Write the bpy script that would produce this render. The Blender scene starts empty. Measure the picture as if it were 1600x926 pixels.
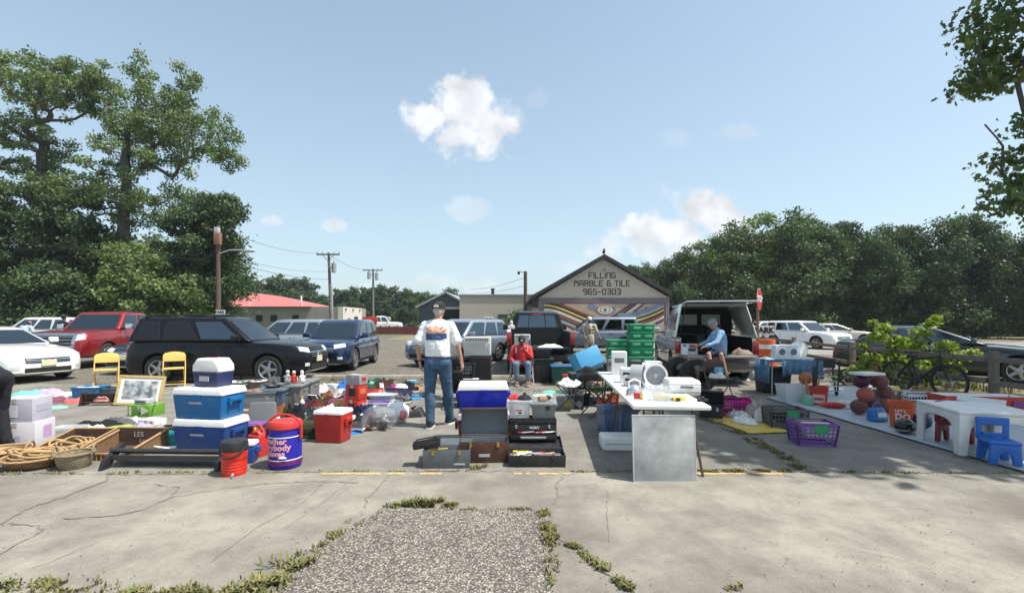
import bpy, bmesh, math, random
import numpy as np
from mathutils import Vector, Matrix, noise
from mathutils.bvhtree import BVHTree
R = math.radians
PI = math.pi
sc = bpy.context.scene
COL = sc.collection
# ------------------------------------------------------------------ camera, sky, sun, exposure
F, H, YH = 720.0, 1.57, 502.0          # focal length in photo pixels, eye height, horizon row
cam = bpy.data.objects.new('camera', bpy.data.cameras.new('camera'))
COL.objects.link(cam)
cam.location = (0, 0, H)
cam.rotation_euler = (R(90), 0, 0)
cam.data.sensor_width = 36
cam.data.lens = 36 * F / 1600
cam.data.shift_y = (YH - 463) / 1600
cam.data.clip_start = .05
cam.data.clip_end = 3000
sc.camera = cam

SUN = Vector((.47, -.13, 1.0)).normalized()
elev = math.asin(SUN.z)
azim = math.atan2(SUN.x, SUN.y)
w = bpy.data.worlds.new('World'); sc.world = w
w.use_nodes = True
nt = w.node_tree; N = nt.nodes; Lk = nt.links
for n in list(N): N.remove(n)
def nd(t, **k):
    n = N.new(t)
    for a, b in k.items(): setattr(n, a, b)
    return n
def mth(op, a, b=None, c=None):
    n = nd('ShaderNodeMath', operation=op)
    for i, v in enumerate((a, b, c)):
        if v is None: continue
        if isinstance(v, (int, float)): n.inputs[i].default_value = v
        else: Lk.new(v, n.inputs[i])
    return n.outputs[0]
sky = nd('ShaderNodeTexSky', sky_type='NISHITA')
sky.sun_disc = False
sky.sun_elevation = elev
sky.sun_rotation = azim
sky.air_density = 1.0; sky.dust_density = 2.2; sky.ozone_density = 1.6
tc = nd('ShaderNodeTexCoord')
sep = nd('ShaderNodeSeparateXYZ'); Lk.new(tc.outputs['Generated'], sep.inputs[0])
yy = mth('MAXIMUM', sep.outputs['Y'], .05)
u = mth('DIVIDE', sep.outputs['X'], yy)
v = mth('DIVIDE', sep.outputs['Z'], yy)
cmb = nd('ShaderNodeCombineXYZ'); Lk.new(u, cmb.inputs[0]); Lk.new(v, cmb.inputs[1])
nz = nd('ShaderNodeTexNoise'); nz.inputs['Scale'].default_value = 11; nz.inputs['Detail'].default_value = 9; nz.inputs['Roughness'].default_value = .6
Lk.new(cmb.outputs[0], nz.inputs['Vector'])
nz2 = nd('ShaderNodeTexNoise'); nz2.inputs['Scale'].default_value = 14; nz2.inputs['Detail'].default_value = 5
Lk.new(cmb.outputs[0], nz2.inputs['Vector'])
nzv = mth('MULTIPLY', mth('SUBTRACT', nz.outputs['Fac'], .5), 3.3)
# clouds: bearings and heights of the few cumulus puffs, (u, v, radius u, radius v, density)
CL = [(-.118, .47, .075, .065, 1.), (-.175, .44, .07, .045, 1.), (-.06, .42, .075, .06, 1.), (-.10, .41, .08, .05, .95), (-.075, .49, .045, .045, .9),
      (.42, .235, .085, .055, 1.), (.36, .20, .08, .04, 1), (.285, .20, .08, .033, 1), (.33, .165, .16, .035, .7), (.46, .22, .06, .05, 1),
      (-.09, .245, .05, .028, .32), (-.515, .218, .03, .015, .55), (-.39, .21, .035, .014, .55), (.48, .41, .05, .018, .22), (.36, .40, .03, .02, .12), (.05, .48, .03, .02, .12),
      (-.17, .085, .06, .018, .35), (-.28, .075, .05, .012, .3), (-.06, .075, .05, .018, .35), (-.07, .45, .10, .07, .3), (.12, .12, .05, .02, .2)]
acc = None
for (cu, cv, ru, rv, dn) in CL:
    a = mth('DIVIDE', mth('SUBTRACT', u, cu), ru); b = mth('DIVIDE', mth('SUBTRACT', v, cv), rv)
    d = mth('SQRT', mth('ADD', mth('MULTIPLY', a, a), mth('MULTIPLY', b, b)))
    m = nd('ShaderNodeMapRange', interpolation_type='SMOOTHSTEP')
    m.inputs['From Min'].default_value = 1.15; m.inputs['From Max'].default_value = .55
    m.inputs['To Min'].default_value = 0; m.inputs['To Max'].default_value = dn
    Lk.new(mth('SUBTRACT', d, nzv), m.inputs['Value'])
    acc = m.outputs[0] if acc is None else mth('MAXIMUM', acc, m.outputs[0])
front = mth('GREATER_THAN', sep.outputs['Y'], .06)
mask = mth('MULTIPLY', acc, front)
shade = nd('ShaderNodeMapRange'); shade.inputs['From Min'].default_value = .3; shade.inputs['From Max'].default_value = .65
shade.inputs['To Min'].default_value = .70; shade.inputs['To Max'].default_value = 1.0
Lk.new(nz2.outputs['Fac'], shade.inputs['Value'])
ccol = nd('ShaderNodeVectorMath', operation='SCALE'); ccol.inputs[0].default_value = (5.7, 5.9, 6.2)
Lk.new(shade.outputs[0], ccol.inputs['Scale'])
tint = nd('ShaderNodeMix', data_type='RGBA', blend_type='MULTIPLY'); tint.inputs[0].default_value = 1
Lk.new(sky.outputs[0], tint.inputs[6]); tint.inputs[7].default_value = (1.0, 1.065, 1.0, 1)
hz = nd('ShaderNodeMapRange'); hz.inputs['From Min'].default_value = -.05; hz.inputs['From Max'].default_value = .6
hz.inputs['To Min'].default_value = .55; hz.inputs['To Max'].default_value = .22
Lk.new(sep.outputs['Z'], hz.inputs['Value'])
hzm = nd('ShaderNodeMix', data_type='RGBA'); Lk.new(hz.outputs[0], hzm.inputs[0])
Lk.new(tint.outputs[2], hzm.inputs[6]); hzm.inputs[7].default_value = (4.4, 5.35, 5.9, 1)
mixc = nd('ShaderNodeMix', data_type='RGBA')
Lk.new(mask, mixc.inputs[0]); Lk.new(hzm.outputs[2], mixc.inputs[6]); Lk.new(ccol.outputs[0], mixc.inputs[7])
bg = nd('ShaderNodeBackground'); bg.inputs['Strength'].default_value = .115
Lk.new(mixc.outputs[2], bg.inputs['Color'])
wo = nd('ShaderNodeOutputWorld'); Lk.new(bg.outputs[0], wo.inputs['Surface'])
sl = bpy.data.lights.new('sun', 'SUN'); sl.energy = 4.2; sl.angle = R(.5); sl.color = (1, .95, .87)
so = bpy.data.objects.new('sun', sl); COL.objects.link(so)
so.rotation_euler = SUN.to_track_quat('Z', 'Y').to_euler()
sc.view_settings.view_transform = 'Standard'
sc.view_settings.look = 'None'
sc.view_settings.exposure = 0.68
sc.view_settings.gamma = 1
sc.view_settings.use_curve_mapping = False
try:
    sc.cycles.max_bounces = 6; sc.cycles.transparent_max_bounces = 10; sc.cycles.use_denoising = True
    sc.cycles.sample_clamp_indirect = 6
except Exception: pass
random.seed(7)
# ------------------------------------------------------------------ pixel <-> ground helpers (photo rows/columns give distances)
def g(px, py, z=0.0):
    Y = F * (H - z) / (py - YH)
    return ((px - 800) * Y / F, Y, z)
def W(n, py, z=0.0): return n * (H - z) / (py - YH)
def at(px, Y): return (px - 800) * Y / F
def zt(py, Y): return H + (YH - py) * Y / F
# ------------------------------------------------------------------ materials
_m = {}
def M(name, col, rough=.6, metal=0., var=.10, scale=5., bump=0., spec=.5, bscale=None, coat=0., alpha=1., trans=0., dirt=0.):
    if name in _m: return _m[name]
    m = bpy.data.materials.new(name); m.use_nodes = True
    nt = m.node_tree; b = nt.nodes['Principled BSDF']
    b.inputs['Base Color'].default_value = (*col, 1)
    b.inputs['Roughness'].default_value = rough
    b.inputs['Metallic'].default_value = metal
    b.inputs['Specular IOR Level'].default_value = spec
    b.inputs['Coat Weight'].default_value = coat
    b.inputs['Coat Roughness'].default_value = .04
    b.inputs['Alpha'].default_value = alpha
    b.inputs['Transmission Weight'].default_value = trans
    t = nt.nodes.new('ShaderNodeTexCoord')
    if var > 0:
        n = nt.nodes.new('ShaderNodeTexNoise'); n.inputs['Scale'].default_value = scale; n.inputs['Detail'].default_value = 6
        n.inputs['Roughness'].default_value = .65
        nt.links.new(t.outputs['Object'], n.inputs['Vector'])
        r = nt.nodes.new('ShaderNodeMapRange'); r.inputs['From Min'].default_value = .25; r.inputs['From Max'].default_value = .75
        r.inputs['To Min'].default_value = 1 - var; r.inputs['To Max'].default_value = 1 + var
        nt.links.new(n.outputs['Fac'], r.inputs['Value'])
        x = nt.nodes.new('ShaderNodeVectorMath'); x.operation = 'SCALE'; x.inputs[0].default_value = col
        nt.links.new(r.outputs[0], x.inputs['Scale']); 
        last = x.outputs[0]
        if dirt > 0:
            n3 = nt.nodes.new('ShaderNodeTexNoise'); n3.inputs['Scale'].default_value = scale * 2.3; n3.inputs['Detail'].default_value = 8
            nt.links.new(t.outputs['Object'], n3.inputs['Vector'])
            r3 = nt.nodes.new('ShaderNodeMapRange'); r3.inputs['From Min'].default_value = .52; r3.inputs['From Max'].default_value = .75
            r3.inputs['To Max'].default_value = dirt
            nt.links.new(n3.outputs['Fac'], r3.inputs['Value'])
            mx = nt.nodes.new('ShaderNodeMix'); mx.data_type = 'RGBA'
            nt.links.new(r3.outputs[0], mx.inputs[0]); nt.links.new(last, mx.inputs[6]); mx.inputs[7].default_value = (.16, .14, .11, 1)
            last = mx.outputs[2]
        nt.links.new(last, b.inputs['Base Color'])
        r2 = nt.nodes.new('ShaderNodeMapRange'); r2.inputs['To Min'].default_value = max(.02, rough - .08); r2.inputs['To Max'].default_value = min(1, rough + .12)
        nt.links.new(n.outputs['Fac'], r2.inputs['Value']); nt.links.new(r2.outputs[0], b.inputs['Roughness'])
    if bump > 0:
        n2 = nt.nodes.new('ShaderNodeTexNoise'); n2.inputs['Scale'].default_value = bscale or scale * 4; n2.inputs['Detail'].default_value = 5
        nt.links.new(t.outputs['Object'], n2.inputs['Vector'])
        bp = nt.nodes.new('ShaderNodeBump'); bp.inputs['Strength'].default_value = bump; bp.inputs['Distance'].default_value = .02
        nt.links.new(n2.outputs['Fac'], bp.inputs['Height']); nt.links.new(bp.outputs[0], b.inputs['Normal'])
    _m[name] = m
    return m
def plas(nm, col, rough=.42): return M('plastic_' + nm, col, rough, var=.09, scale=4, spec=.45, bump=.05, bscale=60, dirt=.12)
def cloth(nm, col): return M('cloth_' + nm, col, .9, var=.2, scale=9, bump=.6, bscale=30, spec=.2)
def paint(nm, col, metal=.0): return M('car_' + nm, col, .3, metal, var=.05, scale=2, coat=1.0 if sum(col) > .05 else .3, spec=.5 if sum(col) > .05 else .25)
WHITE = plas('white', (.78, .78, .76)); BLACK = plas('black', (.018, .018, .02), .5); GREY = plas('grey', (.16, .17, .18)); LGREY = plas('light_grey', (.42, .43, .43))
RED = plas('red', (.5, .03, .025)); BLUE = plas('blue', (.02, .07, .3)); NAVY = plas('navy', (.02, .03, .12)); TEAL = plas('teal', (.01, .28, .3)); ORANGE = plas('orange', (.62, .11, .03))
YEL = plas('yellow', (.7, .5, .05)); MAROON = plas('maroon', (.13, .035, .035)); GREEN = plas('green', (.01, .27, .11)); PINK = plas('pink', (.55, .04, .25)); PURPLE = plas('purple', (.18, .08, .3))
CHROME = M('chrome', (.7, .7, .7), .18, 1., var=.05); STEEL = M('steel', (.42, .42, .43), .4, 1., var=.1); DSTEEL = M('dark_steel', (.06, .06, .065), .45, .6, var=.15)
BRASS = M('brass', (.55, .38, .12), .35, 1.)
RUBBER = M('rubber', (.022, .022, .022), .85, var=.2, scale=8, dirt=.3); GLASS = M('car_glass', (.13, .16, .175), .07, 1., var=.0)
MATTEBLK = M('matte_black', (.012, .012, .012), .8, var=.1); LAMP = M('lamp_glass', (.62, .63, .62), .12, var=.1, scale=20, coat=1); TAILL = M('tail_glass', (.35, .012, .012), .15, var=.1, coat=1)
PLATE = M('plate_cream', (.62, .58, .38), .5, var=.1, scale=30); TPLAST = M('clear_plastic', (.75, .78, .8), .12, var=.03, trans=.0, alpha=.34)
CLOUDP = M('milky_plastic', (.72, .74, .76), .3, var=.05, alpha=.62)
PAPER = M('paper', (.72, .7, .66), .8, var=.12, scale=25); CARD = M('card_grey', (.45, .44, .52), .85, var=.1); WOOD = M('weathered_wood', (.17, .14, .11), .85, var=.3, scale=14, bump=.5)
SKIN = M('skin', (.46, .24, .17), .55, var=.08, scale=15); DSKIN = M('skin_dark', (.13, .065, .042), .5, var=.1, scale=15)
TRIN = None
# ------------------------------------------------------------------ mesh builder
def rotz(a): return Matrix.Rotation(a, 4, 'Z')
def T(x=0, y=0, z=0, rz=0, rx=0, ry=0):
    return Matrix.Translation((x, y, z)) @ Matrix.Rotation(rz, 4, 'Z') @ Matrix.Rotation(ry, 4, 'Y') @ Matrix.Rotation(rx, 4, 'X')
class MB:
    def __init__(s): s.v = []; s.f = []; s.m = []
    def add(s, vs, fs, m=0, T=None):
        o = len(s.v)
        for p in vs:
            p = Vector(p)
            s.v.append(tuple(T @ p) if T is not None else tuple(p))
        for f in fs: s.f.append(tuple(i + o for i in f)); s.m.append(m)
        return s
    def box(s, c, d, top=1., m=0, T=None, topy=None, rz=0):
        x, y, z = d[0] / 2, d[1] / 2, d[2] / 2; ty = top if topy is None else topy
        vs = [(-x, -y, -z), (x, -y, -z), (x, y, -z), (-x, y, -z), (-x * top, -y * ty, z), (x * top, -y * ty, z), (x * top, y * ty, z), (-x * top, y * ty, z)]
        L = Matrix.Translation(c) @ rotz(rz)
        if T is not None: L = T @ L
        return s.add(vs, [(3, 2, 1, 0), (4, 5, 6, 7), (0, 1, 5, 4), (1, 2, 6, 5), (2, 3, 7, 6), (3, 0, 4, 7)], m, L)
    def bin(s, c, d, top=1.12, t=.006, m=0, T=None, mi=None):
        """open container: c = centre of the base, hollow"""
        mi = m if mi is None else mi
        x, y, z = d[0] / 2, d[1] / 2, d[2]
        def ring(a, b, h): return [(-a, -b, h), (a, -b, h), (a, b, h), (-a, b, h)]
        vs = ring(x / top, y / top, 0) + ring(x, y, z) + ring(x - t, y - t, z) + ring(x / top - t, y / top - t, t)
        L = Matrix.Translation(c)
        if T is not None: L = T @ L
        fs = [(3, 2, 1, 0)] + [(i, (i + 1) % 4, (i + 1) % 4 + 4, i + 4) for i in range(4)] + [(i + 4, (i + 1) % 4 + 4, (i + 1) % 4 + 8, i + 8) for i in range(4)]
        s.add(vs, fs, m, L)
        fs = [(i + 8, (i + 1) % 4 + 8, (i + 1) % 4 + 12, i + 12) for i in range(4)] + [(12, 13, 14, 15)]
        o = len(s.v) - 16
        for f in fs: s.f.append(tuple(i + o for i in f)); s.m.append(mi)
        return s
    def cyl(s, p0, p1, r0, r1=None, n=14, m=0, T=None, cap=True, sy=1.):
        r1 = r0 if r1 is None else r1
        p0 = Vector(p0); p1 = Vector(p1); d = (p1 - p0)
        q = d.to_track_quat('Z', 'Y').to_matrix() if d.length > 1e-9 else Matrix.Identity(3)
        vs = []
        for p, r in ((p0, r0), (p1, r1)):
            for i in range(n):
                a = 2 * PI * i / n; vs.append(p + q @ Vector((math.cos(a) * r, math.sin(a) * r * sy, 0)))
        fs = [(i, (i + 1) % n, (i + 1) % n + n, i + n) for i in range(n)]
        if cap: fs += [tuple(range(n - 1, -1, -1)), tuple(range(n, 2 * n))]
        return s.add(vs, fs, m, T)
    def tube(s, pts, r, n=8, m=0, T=None, closed=False):
        pts = [Vector(p) for p in pts]; k = len(pts); rs = r if isinstance(r, (list, tuple)) else [r] * k
        vs = []; prev = None
        for i, p in enumerate(pts):
            a = pts[(i - 1) % k] if (closed or i > 0) else p; b = pts[(i + 1) % k] if (closed or i < k - 1) else p
            d = (b - a).normalized() if (b - a).length > 1e-9 else Vector((0, 0, 1))
            if prev is None:
                ux = d.orthogonal().normalized()
            else:
                ux = prev - d * prev.dot(d)
                ux = ux.normalized() if ux.length > 1e-6 else d.orthogonal().normalized()
            prev = ux; uy = d.cross(ux)
            for j in range(n):
                t = 2 * PI * j / n; vs.append(p + (ux * math.cos(t) + uy * math.sin(t)) * rs[i])
        fs = []
        for i in range(k if closed else k - 1):
            for j in range(n):
                a = i * n + j; b = i * n + (j + 1) % n; i2 = ((i + 1) % k) * n
                fs.append((a, b, i2 + (j + 1) % n, i2 + j))
        if not closed: fs += [tuple(range(n - 1, -1, -1)), tuple(range((k - 1) * n, k * n))]
        return s.add(vs, fs, m, T)
    def lathe(s, prof, c=(0, 0, 0), n=24, m=0, T=None, cap=True):
        vs = []; k = len(prof)
        for (r, z) in prof:
            for i in range(n):
                a = 2 * PI * i / n; vs.append((c[0] + r * math.cos(a), c[1] + r * math.sin(a), c[2] + z))
        fs = [(a * n + i, a * n + (i + 1) % n, (a + 1) * n + (i + 1) % n, (a + 1) * n + i) for a in range(k - 1) for i in range(n)]
        if cap: fs += [tuple(range(n - 1, -1, -1)), tuple(range((k - 1) * n, k * n))]
        return s.add(vs, fs, m, T)
    def ell(s, c, r, n=12, m=0, T=None):
        if isinstance(r, (int, float)): r = (r, r, r)
        vs = [(c[0], c[1], c[2] - r[2])]; k = max(5, n // 2 + 1)
        for a in range(1, k):
            t = -PI / 2 + PI * a / k
            for i in range(n):
                b = 2 * PI * i / n; vs.append((c[0] + r[0] * math.cos(t) * math.cos(b), c[1] + r[1] * math.cos(t) * math.sin(b), c[2] + r[2] * math.sin(t)))
        vs.append((c[0], c[1], c[2] + r[2])); l = len(vs) - 1
        fs = [(0, 1 + (i + 1) % n, 1 + i) for i in range(n)]
        for a in range(k - 2):
            for i in range(n): fs.append((1 + a * n + i, 1 + a * n + (i + 1) % n, 1 + (a + 1) * n + (i + 1) % n, 1 + (a + 1) * n + i))
        o = 1 + (k - 2) * n
        fs += [(o + i, o + (i + 1) % n, l) for i in range(n)]
        return s.add(vs, fs, m, T)
    def prism(s, poly, h0, h1, m=0, T=None, plane='xy'):
        """poly extruded along the third axis"""
        def p3(a, b, h): return (a, b, h) if plane == 'xy' else ((a, h, b) if plane == 'xz' else (h, a, b))
        n = len(poly); vs = [p3(a, b, h0) for a, b in poly] + [p3(a, b, h1) for a, b in poly]
        fs = [tuple(range(n - 1, -1, -1)), tuple(range(n, 2 * n))] + [(i, (i + 1) % n, (i + 1) % n + n, i + n) for i in range(n)]
        return s.add(vs, fs, m, T)
    def build(s, name, mats, parent=None, bevel=0, seg=2, smooth=35, subd=0):
        me = bpy.data.meshes.new(name)
        me.from_pydata(s.v, [], s.f)
        if not isinstance(mats, (list, tuple)): mats = [mats]
        for mm in mats: me.materials.append(mm)
        me.polygons.foreach_set('material_index', s.m)
        bm = bmesh.new(); bm.from_mesh(me)
        bmesh.ops.recalc_face_normals(bm, faces=bm.faces)
        if bevel > 0:
            es = [e for e in bm.edges if len(e.link_faces) == 2 and e.calc_face_angle(0) > R(28)]
            bmesh.ops.bevel(bm, geom=es, offset=bevel, segments=seg, profile=.6, affect='EDGES', clamp_overlap=True)
        bm.to_mesh(me); bm.free()
        if smooth:
            me.shade_smooth(); me.set_sharp_from_angle(angle=R(smooth))
        o = bpy.data.objects.new(name, me); COL.objects.link(o)
        if parent is not None: o.parent = parent
        if subd:
            md = o.modifiers.new('subd', 'SUBSURF'); md.levels = subd; md.render_levels = subd
        return o
def tag(o, label, cat, group=None, kind=None):
    if label: o['label'] = label
    if cat: o['category'] = cat
    if group: o['group'] = group
    if kind: o['kind'] = kind
    return o
def thing(name, label, cat, loc=(0, 0, 0), rz=0, group=None):
    o = bpy.data.objects.new(name, None); COL.objects.link(o)
    o.empty_display_size = .2
    o.location = loc; o.rotation_euler = (0, 0, rz)
    return tag(o, label, cat, group)
def put(o, loc, rz=0):
    o.location = loc if len(loc) == 3 else (*loc, 0); o.rotation_euler = (0, 0, rz); return o
def copy_tree(o, parent=None):
    c = o.copy(); COL.objects.link(c)
    if parent is not None: c.parent = parent
    for ch in o.children: copy_tree(ch, c)
    return c
def again(o, label, loc, rz=0, group=None):
    c = copy_tree(o); c['label'] = label
    if group: c['group'] = group
    return put(c, loc, rz)
def struct(o): o['kind'] = 'structure'; return o
def text_mb(s, size, depth=.004, align='CENTER', T=None, mb=None, m=0, warp=None, bold=0):
    cu = bpy.data.curves.new('lettering', 'FONT'); cu.body = s; cu.size = size; cu.extrude = depth / 2; cu.align_x = align; cu.align_y = 'CENTER'; cu.offset = bold
    cu.resolution_u = 2
    ob = bpy.data.objects.new('lettering', cu); COL.objects.link(ob)
    dg = bpy.context.evaluated_depsgraph_get()
    me = bpy.data.meshes.new_from_object(ob.evaluated_get(dg))
    mb = mb or MB()
    vs = [v.co.copy() for v in me.vertices]
    if warp: vs = [Vector(warp(v)) for v in vs]
    mb.add(vs, [tuple(p.vertices) for p in me.polygons], m, T)
    bpy.data.objects.remove(ob); bpy.data.curves.remove(cu); bpy.data.meshes.remove(me)
    return mb
UP = T(rx=PI / 2)      # stands a flat text up, facing -Y
def evalmesh(o, name):
    dg = bpy.context.evaluated_depsgraph_get()
    me = bpy.data.meshes.new_from_object(o.evaluated_get(dg)); me.name = name
    return me
# ------------------------------------------------------------------ ground
def groundmat(name, base, dark, scale, spots=0, bumpd=.01, fine=90, streak=None):
    m = bpy.data.materials.new(name); m.use_nodes = True; nt = m.node_tree; b = nt.nodes['Principled BSDF']
    b.inputs['Roughness'].default_value = .9; b.inputs['Specular IOR Level'].default_value = .25
    t = nt.nodes.new('ShaderNodeTexCoord')
    def nz(s, d=8, r=.6):
        n = nt.nodes.new('ShaderNodeTexNoise'); n.inputs['Scale'].default_value = s; n.inputs['Detail'].default_value = d; n.inputs['Roughness'].default_value = r
        nt.links.new(t.outputs['Object'], n.inputs['Vector']); return n.outputs['Fac']
    def mr(x, a, b_, c, d):
        n = nt.nodes.new('ShaderNodeMapRange'); n.inputs[1].default_value = a; n.inputs[2].default_value = b_; n.inputs[3].default_value = c; n.inputs[4].default_value = d
        nt.links.new(x, n.inputs[0]); return n.outputs[0]
    def mix(f, a, b_, bt='MIX'):
        n = nt.nodes.new('ShaderNodeMix'); n.data_type = 'RGBA'; n.blend_type = bt
        for i, q in ((0, f), (6, a), (7, b_)):
            if isinstance(q, (float, int)): n.inputs[i].default_value = q
            elif isinstance(q, tuple): n.inputs[i].default_value = (*q, 1)
            else: nt.links.new(q, n.inputs[i])
        return n.outputs[2]
    big = mr(nz(scale, 9, .68), .42, .62, 0, 1)
    mid = mr(nz(scale * 5, 10, .7), .42, .68, 0, .7)
    c = mix(big, base, dark)
    c = mix(mid, c, tuple(x * .82 for x in dark))
    fn = nz(fine, 3, .8)
    c = mix(1., c, mix(mr(fn, .3, .7, 0, 1), (.72, .72, .72), (1.22, 1.2, 1.17)), 'MULTIPLY')
    if spots:
        v = nt.nodes.new('ShaderNodeTexVoronoi'); v.inputs['Scale'].default_value = spots
        nt.links.new(t.outputs['Object'], v.inputs['Vector'])
        c = mix(1., c, mix(mr(v.outputs['Distance'], .05, .55, 0, 1), (1.5, 1.46, 1.38), (.42, .41, .4)), 'MULTIPLY')
        sp = nt.nodes.new('ShaderNodeSeparateColor'); nt.links.new(v.outputs['Color'], sp.inputs[0])
        c = mix(1., c, mix(sp.outputs[0], (.55, .54, .53), (1.5, 1.46, 1.4)), 'MULTIPLY')
    nt.links.new(c, b.inputs['Base Color'])
    bp = nt.nodes.new('ShaderNodeBump'); bp.inputs['Distance'].default_value = bumpd; bp.inputs['Strength'].default_value = .8
    ad = nt.nodes.new('ShaderNodeMath'); ad.operation = 'ADD'
    nt.links.new(fn, ad.inputs[0])
    if spots:
        mu = nt.nodes.new('ShaderNodeMath'); mu.operation = 'MULTIPLY'; mu.inputs[1].default_value = -1.5; nt.links.new(v.outputs['Distance'], mu.inputs[0]); nt.links.new(mu.outputs[0], ad.inputs[1])
    else: nt.links.new(mid, ad.inputs[1])
    nt.links.new(ad.outputs[0], bp.inputs['Height']); nt.links.new(bp.outputs[0], b.inputs['Normal'])
    return m
G_LOT = groundmat('lot_gravel', (.285, .27, .24), (.21, .20, .18), .25, spots=34, fine=30)
G_SLAB = groundmat('worn_asphalt', (.25, .238, .21), (.165, .155, .136), .45, fine=70)
G_APRON = groundmat('apron_concrete', (.33, .31, .265), (.18, .168, .145), .42, fine=110)
G_AGG = groundmat('exposed_aggregate', (.46, .445, .415), (.38, .365, .34), .8, spots=62, bumpd=.02, fine=150)
G_ROAD = groundmat('road_asphalt', (.30, .29, .27), (.24, .23, .215), .2, fine=30)
G_LAWN = groundmat('lawn', (.15, .17, .055), (.085, .105, .035), .4, spots=0, fine=20, bumpd=.04)
G_DRY = groundmat('dry_verge', (.27, .24, .13), (.17, .16, .08), 1.2, fine=40, bumpd=.04)
def sheet(name, poly, z, mat):
    mb = MB(); mb.add([(x, y, z) for x, y in poly], [tuple(range(len(poly)))])
    return struct(mb.build(name, mat, smooth=0))
sheet('ground', [(-900, -60), (900, -60), (900, 1600), (-900, 1600)], 0, G_LOT)
rng = random.Random(3)
def jag(a, b, n, amp):
    return [(a[0] + (b[0] - a[0]) * i / n, a[1] + (b[1] - a[1]) * i / n + rng.uniform(-amp, amp)) for i in range(n + 1)]
sheet('asphalt_lot', [(-14, 4.7), (14, 4.7), (12.4, 12.0)] + jag((10.5, 11.7), (-12, 11.6), 40, .15), .004, G_SLAB)
sheet('concrete_apron', [(-30, -8), (30, -8), (30, 4.78)] + jag((24, 4.79), (-24, 4.79), 120, .018) + [(-30, 4.78)], .008, G_APRON)
A = [g(612, 797), g(845, 797), g(858, 850), g(872, 926)]
pts = [g(600, 798)[:2]] + [g(x, 797 + rng.uniform(-1, 3))[:2] for x in range(625, 846, 20)] + [g(847, 800)[:2], g(852, 850)[:2], g(862, 926)[:2], (.42, .4), (-2.9, .4), g(440, 926)[:2], g(470, 885)[:2], g(517, 850)[:2], g(560, 815)[:2]]
sheet('aggregate_patch', [p[:2] for p in pts], .012, G_AGG)
sheet('lawn', [(-80, 24), (-16.5, 24), (-17, 40), (-12, 55), (-12, 200), (-200, 200)], .004, G_LAWN)
sheet('far_lawn', [(-11, 40), (1, 33), (1, 45), (-12, 52)], .006, G_DRY)
sheet('woodland_floor', [(13, 41), (90, 34), (160, 34), (160, 160), (10, 160)], .004, G_DRY)
sheet('crossing_road', [(9.5, 22.5), (40, 18), (120, 10), (120, 26), (40, 35), (12, 39), (8, 60), (3, 60)], .006, G_ROAD)
sheet('roadside_strip', [(9.0, 12.5), (11.5, 12.5), (30, 6), (60, 2), (60, -2), (12, 4.85), (9.4, 5)], .012, G_DRY)
YP = M('worn_yellow_paint', (.48, .32, .14), .8, var=.35, scale=14)
mb = MB()
for a, b in ((-6.6, -5.5), (-1.95, -1.1), (-.95, -.72), (0.02, .6), (1.9, 2.78)):
    n = 14
    for i in range(n):
        if rng.random() < .12: continue
        x0 = a + (b - a) * i / n; x1 = a + (b - a) * (i + 1) / n
        mb.add([(x0, 4.70 + rng.uniform(-.015, .015), .0125), (x1, 4.70 + rng.uniform(-.015, .015), .0125), (x1, 4.76, .0125), (x0, 4.76, .0125)], [(0, 1, 2, 3)])
struct(mb.build('painted_line', YP, smooth=0))
# cracks in the slabs
CRK = M('crack_dirt', (.19, .175, .14), .95, var=.2)
mb = MB()
def crack(pxs, w=.012, z=.0145, jit=.012):
    P = [Vector(g(*p)) for p in pxs]; out = []
    for a, b in zip(P[:-1], P[1:]):
        n = max(3, int((b - a).length / .05))
        for i in range(n): out.append(a.lerp(b, i / n) + Vector((rng.gauss(0, jit), rng.gauss(0, jit), 0)))
    out.append(P[-1])
    vs = []
    for i, p in enumerate(out):
        d = (out[min(i + 1, len(out) - 1)] - out[max(i - 1, 0)]); d.z = 0; d.normalize(); nn = Vector((-d.y, d.x, 0)); ww = w * rng.uniform(.15, .8) / 2
        vs += [(p.x + nn.x * ww, p.y + nn.y * ww, z), (p.x - nn.x * ww, p.y - nn.y * ww, z)]
    mb.add(vs, [(2 * i, 2 * i + 1, 2 * i + 3, 2 * i + 2) for i in range(len(out) - 1)])
crack([(0, 822), (40, 797), (100, 778), (140, 762), (165, 752), (170, 738)], .035)
crack([(10, 820), (65, 822), (60, 835), (0, 868)], .02)
crack([(100, 812), (170, 808), (225, 798), (260, 780), (330, 768), (400, 758), (480, 753), (560, 755)], .028)
crack([(240, 758), (280, 762), (262, 780)], .02)
crack([(608, 742), (590, 765), (574, 780), (572, 795)], .028)
crack([(880, 745), (868, 760), (872, 778), (856, 797)], .028)
crack([(1000, 860), (930, 910)], .0)
crack([(856, 797), (855, 850), (863, 926)], .03)
crack([(600, 797), (520, 850), (470, 885)], .03)
crack([(866, 840), (905, 860), (940, 892), (975, 915), (1010, 940)], .04)
crack([(518, 744), (470, 790), (400, 826), (330, 880)], .008, jit=.003)
crack([(560, 742), (500, 790), (440, 830)], .006, jit=.003)
crack([(160, 845), (80, 880), (0, 905)], .008, jit=.003)
crack([(950, 770), (948, 800), (953, 850)], .008, jit=.006)
crack([(870, 765), (925, 758), (960, 745)], .008)
crack([(1500, 905), (1420, 880), (1330, 860)], .006)
crack([(1180, 762), (1240, 775)], .006)
crack([(0, 742), (60, 740), (170, 742), (270, 742), (480, 738), (700, 737), (900, 738), (1000, 738), (1200, 738), (1600, 740)], .03)
crack([(760, 620), (740, 700), (800, 736)], .006)
struct(mb.build('pavement_crack', CRK, smooth=0))
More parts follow.
